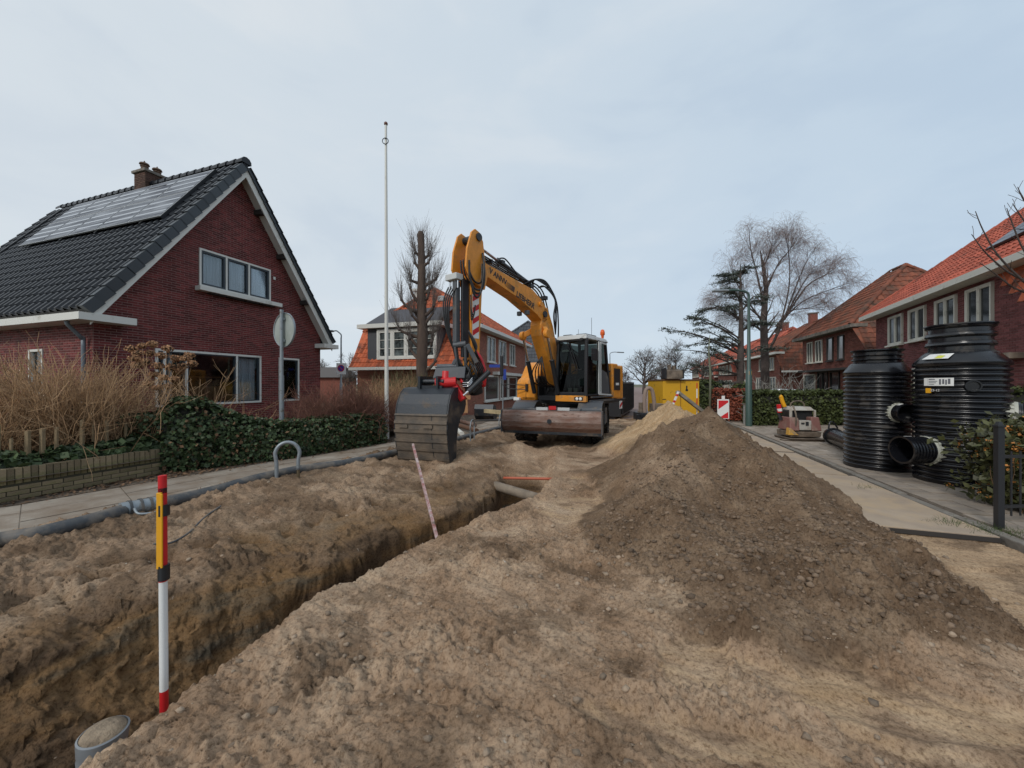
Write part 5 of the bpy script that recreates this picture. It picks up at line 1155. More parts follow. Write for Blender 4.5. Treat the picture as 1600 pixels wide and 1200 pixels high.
# ------------------------------------------------------------------ black corrugated chambers and pipes
def chamber(c, R, H, Rn, Hn, label, n_rib, stubs, plugs=()):
    M = frame((c[0], c[1], .05), 0); r = thing('inspection_chamber', label, 'sewer chamber', M, 'black ribbed plastic sewer chambers')
    p = 0; prof = [(R*.97, 0), (R, .03)]; pitch = (H-.12)/n_rib; z = .05
    for i in range(n_rib):
        prof += [(R*.975, z), (R*.995, z+pitch*.08), (R, z+pitch*.2), (R, z+pitch*.36), (R*.992, z+pitch*.48), (R*.965, z+pitch*.56), (R*.935, z+pitch*.62), (R*.925, z+pitch*.75), (R*.935, z+pitch*.90)]; z += pitch
    prof += [(R, z), (R, z+.05)]
    b = MB(); b.lathe(prof, 72); b.build('ribbed_body', M_pipe, r, smooth=True)
    zc_ = H
    b = MB(); b.lathe([(R, z+.04), (R*.985, z+.06), (Rn*1.08, zc_+.14), (Rn*1.0, zc_+.16)], 64); b.build('shoulder', M_pipe, r, smooth='auto')
    prof = [(Rn, zc_+.15)]; k = 3; dz = (Hn-zc_-.15)/k
    for i in range(k):
        z0 = zc_+.15+dz*i; prof += [(Rn, z0+dz*.15), (Rn*.93, z0+dz*.22), (Rn*.93, z0+dz*.62), (Rn*1.0, z0+dz*.72), (Rn*1.04, z0+dz*.86), (Rn*1.0, z0+dz)]
    prof += [(Rn*1.06, Hn), (Rn*1.06, Hn+.02), (Rn*.9, Hn+.02), (Rn*.88, Hn-.5)]
    b = MB(); b.lathe(prof, 64); b.build('neck', M_pipe, r, smooth='auto')
    for (az, z, rs, ln_, tilt, collar) in stubs:
        T = Matrix.Rotation(az, 4, 'Z') @ Matrix.Translation((R*.9, 0, z)) @ Matrix.Rotation(R_(90), 4, 'Y')
        pr = [(rs*.86, 0)]; kk = max(3, int(ln_/.06)); 
        for i in range(kk):
            s0 = .08+(ln_-.08)*i/kk; d = (ln_-.08)/kk; pr += [(rs*.9, s0), (rs, s0+d*.15), (rs, s0+d*.6), (rs*.9, s0+d*.7)]
        pr += [(rs*1.02, ln_), (rs*1.02, ln_+.03), (rs*.9, ln_+.03), (rs*.84, ln_-.05), (rs*.84, .05), (.001, .04)]
        b = MB(T); b.lathe(pr, 40); st = b.build('side_stub', M_pipe, r, smooth='auto')
        if collar:
            b = MB(T); b.lathe([(rs*1.0, .01), (rs*1.03, .06), (rs*.99, .10), (rs*.88, .11)], 40)
            for i in range(20):
                a = 2*math.pi*i/20; b.hexa([((rs*1.03+k2)*math.cos(a+k1), (rs*1.03+k2)*math.sin(a+k1), z_) for z_, w2 in ((-.02-.03*((i*7) % 3)/2, .02), (.05, .10)) for k1, k2 in ((-w2, -.004), (w2, -.004), (w2, .012), (-w2, .012))])
            b.build('white_collar', mat('milky_plastic', (.42, .42, .36), .5, grime=(.25, .22, .18), gs=6, gamt=.2), st)
            b = MB(T); b.box(0, 0, 0, .001, .001, .001) if 0 else None
            lb = MB(T @ Matrix.Rotation(R_(200), 4, 'Z')); lb.bx(rs*.995, rs*1.012, -.035, .035, ln_*.55, ln_*.85); lb.build('sticker', M_whiter, st)
    for (az, z, rs) in plugs:
        T = Matrix.Rotation(az, 4, 'Z') @ Matrix.Translation((R*.96, 0, z)) @ Matrix.Rotation(R_(90), 4, 'Y')
        b = MB(T); b.lathe([(rs, -.05), (rs*1.05, .04), (rs*1.05, .06), (rs*.85, .06), (rs*.8, .03), (.001, .03)], 28); b.build('round_plug', M_pipe, r, smooth='auto')
    return r
def face(c, px):  # azimuth from chamber centre pointing at the camera, shifted
    return math.atan2(-c[1], -c[0])
cL, cR = (7.22, 7.35), (7.50, 6.22)
aL, aR = face(cL, 0), face(cR, 0)
chL = chamber(cL, .50, 1.90, .37, 2.30, 'left, shorter black ribbed chamber with one round side opening', 21, [(aL+R_(36), 1.12, .165, .20, 0, True), (aL+R_(30), .25, .10, .1, 0, False)])
chR = chamber(cR, .545, 2.02, .385, 2.62, 'right, larger black ribbed chamber with white printed labels and stub low at the left', 22, [(aR-R_(42), .54, .225, .42, 0, True), (aR+R_(88), 1.16, .21, .4, 0, True)], [(aR+R_(14), 1.62, .085)])
lb = MB(Matrix.Rotation(aR-R_(38), 4, 'Z')); 
n = 12; w0, w1 = -R_(2), R_(36)
lab = MB(); vs = []
for i in range(n+1):
    a = aR-R_(44)+(w1-w0)*i/n; vs += [(.552*math.cos(a), .552*math.sin(a), 1.62), (.552*math.cos(a), .552*math.sin(a), 1.75)]
lab.add(vs, [(2*i, 2*i+2, 2*i+3, 2*i+1) for i in range(n)]); lo = lab.build('printed_label', M_whiter, chR)
lab = MB()
for k, (f0, f1, z0, z1) in enumerate([(.16, .165, 1.625, 1.745), (.2, .42, 1.72, 1.735), (.2, .5, 1.69, 1.70), (.2, .46, 1.665, 1.675), (.2, .4, 1.64, 1.648), (.56, .62, 1.64, 1.73), (.66, .72, 1.65, 1.73), (.75, .80, 1.64, 1.72), (.83, .9, 1.65, 1.735)]):
    vs = []
    for f in (f0, (f0+f1)/2, f1):
        a = aR-R_(44)+(w1-w0)*f; vs += [(.5545*math.cos(a), .5545*math.sin(a), z0), (.5545*math.cos(a), .5545*math.sin(a), z1)]
    lab.add(vs, [(0, 2, 3, 1), (2, 4, 5, 3)])
lab.build('label_print', mat('grey_print', (.12, .12, .14), .6), lo)
# sheet label on the shoulder, with a yellow patch
def shoulder_pt(a, f): rr = .535+(.42-.535)*f; return (rr*math.cos(a), rr*math.sin(a), 2.035+.115*f)
lab = MB(); vs = []; a0 = aR-R_(52)
for i in range(7): a = a0+R_(6.5)*i; vs += [shoulder_pt(a, .08), shoulder_pt(a+R_(6), .80)]
lab.add(vs, [(2*i, 2*i+2, 2*i+3, 2*i+1) for i in range(6)]); lo = lab.build('sheet_label', M_whiter, chR); lo.location.z = .02
lab = MB(); vs = []
for i in range(3): a = a0+R_(21)+R_(5)*i; p, q = shoulder_pt(a, .12), shoulder_pt(a+R_(3), .5); vs += [p, q]
lab.add(vs, [(2*i, 2*i+2, 2*i+3, 2*i+1) for i in range(2)]); yo = lab.build('yellow_patch', mat('yellow_sticker', (.6, .6, .08), .5), lo); yo.location.z = .006
b = MB(Matrix.Rotation(aR-R_(37), 4, 'Z')); b.bx(.54, .565, -.03, .03, 1.50, 1.58); b.build('yellow_tag', M_tape, chR)
text('23-12', .05, M_whiter, chR, basis((.552*math.cos(aR-R_(28)), .552*math.sin(aR-R_(28)), 1.545), (-math.sin(aR-R_(28)), math.cos(aR-R_(28)), 0), (0, 0, 1)), 'lettering', .001)
# pipe lying on the paving behind
p0, p1 = G(1293, 683, .3), G(1338, 702, .3)
p0 = Vector((8.75, 10.1, .28)); p1 = Vector((7.75, 8.2, .28))
M = frame((p0.x, p0.y, .28), 0); pr = thing('black_pipe', 'black plastic pipe lying on the pavers behind the shorter chamber', 'pipe', M); Mi = M.inverted()
MB(Mi).tube([p0, p1], .19, 28, caps=False).tube([p0, p1], .165, 28, caps=False).build('pipe_wall', M_pipe, pr, smooth=True)
d = (p1-p0).normalized()
MB(Mi).tube([p0-d*.05, p0+d*.06], .225, 28).build('flange', M_pipe, pr, smooth='auto')
MB(Mi).tube([p1-d*.22, p1+d*.04], .235, 28).build('socket', M_pipe, pr, smooth='auto')
MB(Mi).bx(p1.x-.28, p1.x-.26, p1.y-.15, p1.y-.05, .18, .34).build('sticker', M_whiter, pr)
MB(Mi).tube(spline([p0+Vector((-.05, .1, .2)), p0+Vector((.0, .12, .36)), p0+Vector((.10, .12, .36)), p0+Vector((.2, .1, .2))], 5), .02, 6).build('lifting_loop', M_pipe, pr, smooth=True)

# ------------------------------------------------------------------ survey pole in the trench, leaning rod
def pole(name, label, cat, p0, p1, bands, rad):
    p0, p1 = Vector(p0), Vector(p1); r = thing(name, label, cat, frame(p0, 0)); t = MB
    L_ = (p1-p0).length; u = (p1-p0)/L_
    for (a, b, m, nm) in bands: MB(Matrix.Translation(-p0)).tube([p0+u*a, p0+u*b], rad, 18).build(nm, m, r, smooth='auto')
    return r
zt = 1.7-(745-600)/F*2.2; x = (257-800)/F*2.2
P0 = Vector((x+.005, 2.2, -1.25)); P1 = Vector((x-.012, 2.2, zt)); LL = (P1-P0).length
zz = lambda py: (1.7-(py-600)/F*2.2)-P0.z
sp = pole('survey_pole', 'red and white ranging pole with yellow tape standing in the near end of the trench', 'survey pole', P0, P1, [(0, zz(1078), M_redr, 'red_band'), (zz(1078), zz(908), M_whiter, 'white_band'), (zz(908), zz(786), M_redr, 'red_band'), (zz(770), zz(762), M_blackp, 'black_band'), (zz(786), zz(743), M_redr, 'red_band')], .0205)
b = MB(Matrix.Rotation(.15, 4, 'Z')); b.bx(-.030, -.004, -.027, -.015, zz(886), zz(768)).bx(-.004, .006, -.034, -.024, zz(884), zz(770)); b.build('yellow_strip', M_tape, sp, bevel=.003)
for a, c in ((zz(805), zz(788)), (zz(905), zz(882))): MB().lathe([(.028, a), (.028, c)], 14, Matrix.Translation((-.006, -.003, 0)), caps=True).build('black_tape', M_blackp, sp, smooth='auto')
a = W(645, 694, 6.1); c = W(683, 842, 4.12); c.z = min(c.z, 0)
M_rod = mat('worn_pink_white_paint', (.50, .42, .40), .6, col2=(.30, .10, .09), vscale=14, stretch=(1, 1, .5), grime=(.12, .09, .07), gs=12, gamt=.4)
r = thing('levelling_rod', 'weathered pink and white rod leaning across the trench beside the bucket', 'rod', frame(c, 0))
MB(Matrix.Translation(-c)).bar(c+(c-a)*.12, a, .035, .028).build('rod', M_rod, r)
# grey pipe riser in the trench floor
pc = W(146, 1143, 1.98); r = thing('drain_riser', 'short grey plastic riser pipe with a sand-filled top in the trench', 'pipe', frame((pc.x, pc.y, pc.z-.9), 0))
T = Matrix.Rotation(.06, 4, 'Y')
MB(T).lathe([(.082, 0), (.082, .74), (.092, .76), (.095, .80), (.092, .815), (.096, .83), (.100, .90), (.092, .905), (.088, .86)], 40).build('pipe_wall', M_pvc, r, smooth='auto')
q = MB(T); q.lathe([(.093, .895), (.08, .915), (.05, .93), (.02, .935), (.001, .932)], 40); q.build('sand_plug', mat('damp_sand', (.30, .23, .16), .95, var=.3, vscale=20, bump=1, bscale=60), r, smooth=True)
# pipes exposed at the far end of the pit
r = thing('old_drain', 'sandy grey drain pipe crossing the far end of the pit', 'pipe', frame((0, 0, 0), 0)); a, c = W(788, 763, 6.9), W(862, 785, 6.2)
MB().tube(spline([a+(a-c)*.3, a, (a+c)/2+Vector((0, 0, .0)), c, c+(c-a)*.3], 4), .085, 14).build('pipe_wall', mat('sandy_pipe', (.20, .16, .12), .9, var=.3, bump=.5), r, smooth=True)
r = thing('red_duct', 'thin red-orange duct crossing the far end of the pit', 'pipe', frame((0, 0, 0), 0)); a, c = W(799, 747, 7.0), W(850, 748, 6.8)
MB().tube([a+(a-c)*.25, a, c, c+(c-a)*.25], .024, 10).build('pipe_wall', mat('red_orange_plastic', (.42, .10, .05), .6), r, smooth=True)
# suction hose along the pavement
pts = []
for px, py in ((-60, 868), (0, 850), (60, 842), (140, 822), (205, 803), (260, 791), (330, 775), (400, 757), (470, 741), (540, 730), (610, 716), (690, 700), (735, 688), (782, 675), (812, 668)):
    g = G(px, py-6, .13); pts.append((g.x, g.y, .145+random.uniform(-.015, .015)))
r = thing('suction_hose', 'long dusty grey drainage hose lying along the left pavement edge', 'hose', frame((pts[0][0], pts[0][1], 0), 0)); Ms = frame((-pts[0][0], -pts[0][1], 0), 0)
MB(Ms).tube(spline(pts, 6), .080, 14).build('hose_wall', M_pipegrey, r, smooth=True)
i = 4; a, c = Vector(pts[4]), Vector(pts[5]); u_ = (c-a).normalized()
MB(Ms).tube([a-u_*.10, a+u_*.22], .095, 16).build('coupling', M_galv, r, smooth='auto')
for k in (-.02, .08, .17): MB(Ms).tube([a+u_*(k-.012), a+u_*(k+.012)], .107, 16).build('clamp_ring', M_pipegrey, r, smooth='auto')
MB(Ms).tube(spline([a+Vector((.1, -.06, .02)), a+Vector((.2, -.1, -.03)), a+Vector((.34, -.02, -.04))], 5), .014, 6).build('coupling_lever', M_galv, r, smooth=True)
# thin black cable sliding down the bank
pts = [G(345, 797, .06), G(318, 812, .03), G(296, 832, 0), G(268, 858, -.08), G(240, 872, -.14)]
pts = [Vector((p.x, p.y, hz(p.x, p.y)+.03)) for p in pts]
r = thing('loose_cable', 'thin dark cable lying down the near bank beside the survey pole', 'cable', frame((0, 0, 0), 0)); MB().tube(spline(pts, 6), .011, 6).build('sheath', M_pipegrey, r, smooth=True)
# looped air valves (goose necks)
def loop(px0, px1, py, top, label, d=None, rad=.028):
    a, c = G(px0, py, .06), G(px1, py-3, .06)
    z = EYE-(top-600)/F*a.y; w_ = (c-a); r = thing('looped_tube', label, 'looped pipe', frame((a.x, a.y, 0), 0), 'bent tubes rising from the hose'); n = 10
    p = [Vector((0, 0, 0))]; R0 = w_.length/2; cz = z-R0*1.25
    p += [Vector((0, 0, cz*.7))]
    for k in range(n+1):
        an = math.pi-math.pi*k/n; cc = w_*.5+w_.normalized()*math.cos(an)*R0*1.12; p.append(Vector((cc.x, cc.y, cz+R0*1.25*math.sin(an))))
    p += [Vector((w_.x, w_.y, cz*.75)), Vector((w_.x, w_.y, 0 if rad < .025 else cz*.45))]
    MB().tube(spline(p, 3), rad, 12).build('bent_tube', M_galv, r, smooth=True)
    if rad > .025: q = MB(); q.tube([(w_.x, w_.y, cz*.5), (w_.x, w_.y, 0)], rad*.8, 10).build('lower_fitting', mat('brass_fitting', (.16, .12, .07), .5, metal=.5), r)
loop(432, 466, 752, 692, 'large galvanised loop of pipe beside the ivy hedge', rad=.030)
loop(735, 741, 690, 657, 'thin rusty bent tube just right of the bucket', rad=.018)
loop(780, 786, 672, 647, 'thin bent tube at the left end of the dozer blade', rad=.018)

# ------------------------------------------------------------------ round sign, flag pole, lamp posts, signs
p = Vector((-360/F*8.6, 8.6, 0)); r = thing('round_road_sign', 'round grey back of a traffic sign on a pole before the red house', 'road sign', frame(p, -TH-R_(9)))
MB().tube([(0, 0, 0), (0, 0, 3.42)], .038, 14).build('pole', M_galv, r, smooth='auto')
MB().tube([(0, 0, .1), (0, 0, 1.9)], .050, 14).build('pole_sleeve', M_galv, r, smooth='auto')
M_signback = mat('lichened_sign_back', (.36, .39, .37), .6, col2=(.22, .25, .22), vscale=2.2, stretch=(1, 1, .6), metal=.1)
T = Matrix.Translation((0, .06, 2.96)) @ Matrix.Rotation(R_(90), 4, 'X')
MB(T).lathe([(.001, .0), (.395, .0), (.40, .01), (.40, -.02), (.385, -.02), (.38, -.004), (.001, -.004)], 48).build('sign_disc', M_signback, r, smooth='auto')
MB(T).lathe([(.375, .004), (.385, .016), (.40, .018), (.405, .01), (.405, -.02)], 48).build('sign_rim', M_galv, r, smooth='auto')
MB().bx(-.06, .06, .02, .05, 3.18, 3.24).bx(-.06, .06, .02, .05, 2.68, 2.74).build('sign_bracket', M_galv, r)
p = W(604, 600, 11.2); p.z = 0; zt = EYE+(600-195)/F*11.2
r = thing('flagpole', 'tall slender white flagpole rising behind the hedge, left of the pollarded tree', 'flagpole', frame(p, 0))
MB().tube([(0, 0, 0), (0, 0, 2), (-.02, 0, zt)], [.062, .058, .034], 14).build('pole', M_white, r, smooth='auto')
MB().lathe([(.06, 0), (.075, .01), (.075, .9), (.062, .92)], 14).build('pole_foot', M_white, r, smooth='auto')
q = MB(); q.ball((-.02, 0, zt+.03), .06, 10); q.build('finial', mat('brown_knob', (.14, .05, .03), .5), r, smooth=True)
q = MB(); q.tube([(-.02+.09*math.cos(a), -.05, zt-.52+.09*math.sin(a)) for a in [k*math.pi/8 for k in range(17)]], .012, 6); q.build('halyard_ring', M_darkframe, r, smooth=True)
def lamp(p, h, arm, label, m, dirv=(-1, 0), base=True, rad=.07):
    r = thing('street_lamp', label, 'street lamp', frame(p, 0), 'street lamps along the road'); dx, dy = dirv
    MB().tube([(0, 0, 0), (0, 0, h*.42), (0, 0, h*.43), (0, 0, h-.25)], [rad*1.25, rad*1.15, rad*.72, rad*.5], 14).build('post', m, r, smooth='auto')
    MB().tube(spline([(0, 0, h-.3), (0, 0, h-.12), (dx*.12, dy*.12, h), (dx*arm*.6, dy*arm*.6, h+.06), (dx*arm, dy*arm, h+.05)], 5), rad*.45, 10).build('arm', m, r, smooth=True)
    a = Vector((dx*arm, dy*arm, h+.05)); MB().bar(a, a+Vector((dx*.62, dy*.62, -.02)), .17, .09).build('lamp_head', M_galv, r, bevel=.03)
    return r
p = G(1170, 668); l1 = lamp((p.x, p.y, 0), EYE+(600-456)/F*p.y, .8, 'green street lamp post standing by the grey cabinet and hedge on the right', M_green, (-1, .0), rad=.095)
MB().bx(-.05, .05, -.10, -.09, 2.05, 2.2).build('yellow_sticker', M_tape, l1)
p = W(533, 600, 17); lamp((p.x, p.y, 0), EYE+(600-519)/F*17, .35, 'grey street lamp between the red house and the flagpole', M_galv, (-1, 0), rad=.06)
p = W(953, 600, 33); lamp((p.x, p.y, 0), EYE+(600-551)/F*33, .7, 'distant grey street lamp above the excavator engine cover', M_galv, (1, .2), rad=.07)
# parking-prohibited plate on the left lamp
p = W(533, 576, 16.8); r = thing('parking_sign', 'small blue and white no-parking zone sign fixed to the left street lamp', 'road sign', frame(p, 0))
MB().box(0, 0, 0, .42, .02, .50).build('plate', M_whiter, r)
MB(Matrix.Translation((0, -.012, .02)) @ Matrix.Rotation(R_(90), 4, 'X')).lathe([(.001, .006), (.155, .006), (.155, 0)], 24).build('blue_disc', M_blue, r)
q = MB(Matrix.Translation((0, -.02, .02)) @ Matrix.Rotation(R_(90), 4, 'X')); q.lathe([(.125, .0), (.125, .004), (.155, .004), (.155, 0)], 24); q.build('red_ring', M_redr, r)
q = MB(Matrix.Translation((0, -.022, .02)) @ Matrix.Rotation(R_(45), 4, 'Y')); q.box(0, 0, 0, .27, .004, .035); q.build('red_bar', M_redr, r)
# street name signs left of the excavator
p = W(785, 588, 17.5); r = thing('street_name_sign', 'narrow blue street name sign on a thin post before the brick house behind the excavator', 'street sign', frame((p.x, p.y, 0), 0))
MB().tube([(.02, .03, 0), (.02, .03, 2.6)], .03, 8).build('post', M_galv, r, smooth='auto')
MB().bx(-.62, .02, 0, .03, 2.48, 2.62).build('plate', M_blue, r); MB().bx(.03, .18, 0, .03, 1.9, 2.4).build('arrow_plate', M_blue, r)
text('DE ERVEN', .085, M_whiter, r, basis((-.3, -.004, 2.55), (1, 0, 0), (0, 0, 1), (0, -1, 0)), 'lettering', .001) if 0 else None
# red and white barrier board
def board(p, rz, label, h=1.18, wd=.36, grp='red and white construction boards'):
    r = thing('barrier_board', label, 'barrier board', frame(p, rz), grp)
    f = MB(); f.bx(-wd/2, wd/2, -.015, .015, h-.66, h); fo = f.build('board', M_whiter, r, bevel=.006)
    f = MB(); f.add([(-wd/2+.03, -.0175, h-.34), (-wd/2+.03, -.0175, h-.04), (wd/2-.03, -.0175, h-.04), (wd/2-.03, -.0175, h-.10)], [(0, 3, 2, 1)]); f.build('red_stripe', M_redr, fo)
    f = MB(); f.add([(-wd/2+.03, -.0175, h-.64), (wd/2-.03, -.0175, h-.42), (wd/2-.03, -.0175, h-.64)], [(0, 2, 1)]); f.build('red_stripe', M_redr, fo)
    MB().bx(-.03, .03, -.02, .02, 0, h-.66).bx(-.28, .28, -.16, .16, 0, .09).build('foot', M_black, r)
    MB().bx(-.045, .045, -.02, .02, h, h+.12).build('handle_tab', M_whiter, r)
p = W(1130, 600, 12.6); board((p.x, p.y, 0), -.25, 'red and white barrier board standing behind the spoil heap, left of the green lamp post')
# grey service cabinet by the lamp
p = G(1189, 666); r = thing('service_cabinet', 'grey concrete service cabinet behind the foot of the green lamp post', 'cabinet', frame((p.x-.1, p.y+.2, 0), -.5))
MB().bx(-.42, .42, -.2, .25, 0, .86).build('cabinet_body', mat('grey_cabinet', (.22, .22, .21), .8, grime=(.15, .14, .11), gs=3, gamt=.3), r, bevel=.02); MB().bx(-.45, .45, -.23, .28, .86, .90).build('cabinet_lid', M_kerb, r)

# ------------------------------------------------------------------ plate compactor
p = G(1247, 686, .06); M = frame((p.x, p.y, .06), -.12); r = thing('plate_compactor', 'muddy yellow and white plate compactor standing on the right pavement', 'plate compactor', M)
MB().hexa([(-.42, -.40, .0), (.42, -.40, .0), (.42, .40, .0), (-.42, .40, .0), (-.50, -.52, .07), (.50, -.52, .07), (.44, .44, .07), (-.44, .44, .07)]).bx(-.62, .66, -.45, -.2, .0, .03).build('base_plate', M_mudmach, r, bevel=.01)
MB().hexa([(-.40, -.34, .1), (.40, -.34, .1), (.40, .34, .1), (-.40, .34, .1), (-.42, -.36, .26), (.42, -.36, .26), (.42, .34, .26), (-.42, .34, .26)]).build('exciter', M_mudmach, r, bevel=.02)
M_mwhite = mat('muddy_white_cowl', (.40, .38, .34), .6, grime=(.24, .18, .13), gs=3, gamt=.5); M_mred = mat('muddy_maroon_cowl', (.20, .09, .075), .6, grime=(.26, .19, .15), gs=3, gamt=.5)
MB().hexa([(-.42, -.34, .28), (-.16, -.36, .28), (-.16, .3, .28), (-.42, .3, .28), (-.38, -.26, .66), (-.16, -.30, .66), (-.16, .25, .66), (-.36, .25, .66)]).hexa([(.16, -.36, .28), (.44, -.34, .28), (.44, .3, .28), (.16, .3, .28), (.16, -.30, .68), (.40, -.28, .68), (.40, .25, .68), (.16, .25, .68)]).build('side_cowl', M_mred, r, bevel=.03)
MB().bx(-.16, .16, -.34, .25, .30, .58).build('front_panel', M_mwhite, r, bevel=.02)
MB().bx(-.12, -.04, -.36, -.33, .48, .52).bx(.0, .07, -.36, -.33, .44, .55).build('panel_openings', M_blackp, r)
MB().bx(-.30, .34, -.10, .25, .55, .86).build('engine', M_black, r, bevel=.03)
MB().hexa([(-.30, -.22, .86), (.34, -.22, .86), (.34, .3, .86), (-.30, .3, .86), (-.22, -.12, .97), (.28, -.12, .97), (.28, .25, .97), (-.22, .25, .97)]).bx(-.33, -.26, -.2, -.12, .6, .88).bx(.32, .38, -.2, -.12, .6, .88).build('top_cowl', M_mwhite, r, bevel=.03)
MB().tube(spline([(-.22, 0, .92), (-.18, 0, 1.08), (0, 0, 1.14), (.14, 0, 1.08), (.18, 0, .95)], 5), .018, 8).build('lifting_bow', M_mudmach, r, smooth=True)
MB().tube(spline([(-.26, -.3, .3), (-.24, -.32, .7), (-.2, -.1, 1.0)], 5), .022, 8).build('hose', M_mudmach, r, smooth=True)
MB().hexa([(-.46, -.36, .16), (-.2, -.38, .16), (-.2, -.2, .16), (-.46, -.2, .16), (-.44, -.34, .36), (-.4, -.36, .36), (-.4, -.2, .36), (-.44, -.2, .36)]).build('yellow_skirt', mat('dirty_yellow', (.55, .30, .05), .6, grime=(.25, .19, .13), gs=5, gamt=.4), r, bevel=.01)
MB().bar((-.40, .1, .55), (-.50, .2, .95), .07, .07).build('drawbar', M_blackp, r)
MB().tube([(-.44, .12, .78), (-.47, .12, 1.02)], .06, 10).build('red_canister', M_red, r); MB().tube([(-.44, .11, .82), (-.455, .11, .90)], .063, 10).build('canister_label', M_whiter, r)
MB().tube(spline([(-.30, .12, .95), (-.36, .12, 1.1), (-.40, .12, 1.24), (-.43, .12, 1.27)], 4), .055, 10).build('yellow_handle_grip', M_tape, r, smooth=True)

# ------------------------------------------------------------------ fence at the right edge
g = G(1561, 826, .05); M = frame((g.x, g.y, .05), R_(-14)); r = thing('metal_fence', 'black metal railing with a square post at the right edge', 'fence', M)
MB().bx(-.03, .03, -.03, .03, 0, 1.16).build('post', M_blackp, r, bevel=.004)
MB().bx(-.036, .036, -.036, .036, 1.16, 1.18).hexa([(-.025, -.025, 1.18), (.025, -.025, 1.18), (.025, .025, 1.18), (-.025, .025, 1.18), (-.015, -.015, 1.22), (.015, -.015, 1.22), (.015, .015, 1.22), (-.015, .015, 1.22)]).build('post_cap', M_blackp, r)
fd = Vector((1, .35, 0)).normalized()
MB().bar(fd*.05+Vector((0, 0, .82)), fd*3.2+Vector((0, 0, .82)), .02, .035).build('rail', M_blackp, r); MB().bar(fd*.05+Vector((0, 0, .25)), fd*3.2+Vector((0, 0, .25)), .02, .035).build('rail', M_blackp, r)
bm0 = None
for k in range(24):
    o = MB().tube([(0, 0, .14), (0, 0, .88)], .009, 8).build('bar', M_blackp, r) if bm0 is None else bpy.data.objects.new('bar', bm0)
    if bm0 is None: bm0 = o.data
    else: C.objects.link(o); o.parent = r
    o.location = fd*(.16+.12*k)
# ------------------------------------------------------------------ dark roll-off container behind the excavator
M = frame((5.13, 17.5, 0), -R_(23.3)); r = thing('skip_container', 'black ribbed roll-off container standing in the road behind the excavator', 'container', M)
MB().bx(-2.3, 0, 0, .06, .25, 1.72).bx(-.06, 0, .06, 6, .25, 1.72).bx(-2.3, -2.24, .06, 6, .25, 1.72).bx(-2.3, 0, 0, 6, .15, .25).bx(-2.3, 0, 5.94, 6, .25, 1.72).build('hull', M_blackp, r)
MB().bx(-2.36, .06, -.05, 6.05, 1.72, 1.80).build('top_rim', M_darkframe, r)
rb = None
for k in range(13):
    o = MB().bx(0, .075, -.04, .04, .25, 1.72).build('side_rib', M_blackp, r) if rb is None else bpy.data.objects.new('side_rib', rb)
    if rb is None: rb = o.data
    else: C.objects.link(o); o.parent = r
    o.location = (0, .25+k*.46, 0)
MB().bx(-2.0, -1.8, .1, 5.9, 0, .15).bx(-.5, -.3, .1, 5.9, 0, .15).build('runner', M_blackp, r)
# ------------------------------------------------------------------ yellow container with machinery on top
p = W(1064, 600, 17.0); M = frame((p.x, p.y, 0), -.10); r = thing('yellow_container', 'chipped yellow steel container behind the sand heap', 'container', M)
MB().bx(-.80, .80, 0, 2.6, .15, 1.86).build('hull', M_yelcont, r, bevel=.01)
MB().bx(-.83, .83, -.04, 2.64, 1.86, 1.92).build('top_rim', mat('rust_brown', (.12, .06, .03), .8), r)
MB().bx(-.04, .0, -.014, -.002, .2, 1.85).build('door_seam', mat('dark_yellow_steel', (.35, .17, .01), .7), r)
MB().bx(.22, .28, -.012, -.002, 1.42, 1.62).bx(.2, .31, -.012, -.002, 1.38, 1.46).bx(-.82, -.66, -.012, -.002, .98, 1.01).build('chipped_marks', M_blackp, r, kind='stuff')
MB().bx(-.6, .6, .1, 2.4, 0, .15).build('skid', M_blackp, r)
p2 = W(1053, 592, 16.9); p2.z = 1.925; r = thing('muddy_bucket', 'muddy digging bucket lying on top of the yellow container', 'excavator bucket', frame(p2, -.1))
MB().hexa([(-.36, -.1, 0), (.36, -.1, 0), (.40, .6, 0), (-.40, .6, 0), (-.33, -.05, .42), (.42, -.05, .38), (.36, .5, .46), (-.33, .5, .46)]).build('bucket_shell', M_mudmach, r, bevel=.03)
MB().bx(-.40, -.36, -.12, .5, .02, .5).build('bucket_cheek', M_blackp, r); MB().bx(.36, .41, -.12, .5, .02, .42).build('bucket_cheek', M_blackp, r); MB().bx(-.18, -.08, .1, .4, .42, .68).bx(.02, .1, .1, .4, .42, .62).build('bucket_ear', M_mudmach, r, bevel=.02)
# planks / barrier leaning on it
a, c = W(1098, 643, 15.6), W(1058, 612, 15.6); r = thing('leaning_beam', 'grey beam leaning against the yellow container', 'beam', frame((0, 0, 0), 0)); MB().bar(a, c, .22, .12).build('beam', mat('weathered_grey_wood', (.22, .20, .17), .85, var=.3), r)
a, c = W(1060, 612, 15.4), W(1048, 640, 15.4); r = thing('leaning_barrier', 'short red and white striped plank propped at the yellow container', 'barrier', frame((0, 0, 0), 0)); MB().bar(a, c, .14, .04).build('plank', M_whiter, r)
for f in (.2, .55, .85): q = a.lerp(c, f); MB().bar(q+(a-c)*.06, q-(a-c)*.06, .145, .046).build('red_stripe', M_redr, r)
a = W(1089, 640, 15.8); a.z = 0; r = thing('thin_barrier_post', 'thin red and white post right of the yellow container', 'post', frame(a, 0)); MB().tube([(0, 0, 0), (0, 0, 1.75)], .022, 8).build('post', M_redr, r); MB().tube([(0, 0, .3), (0, 0, .8)], .025, 8).tube([(0, 0, 1.1), (0, 0, 1.5)], .025, 8).build('white_bands', M_whiter, r, kind='stuff')
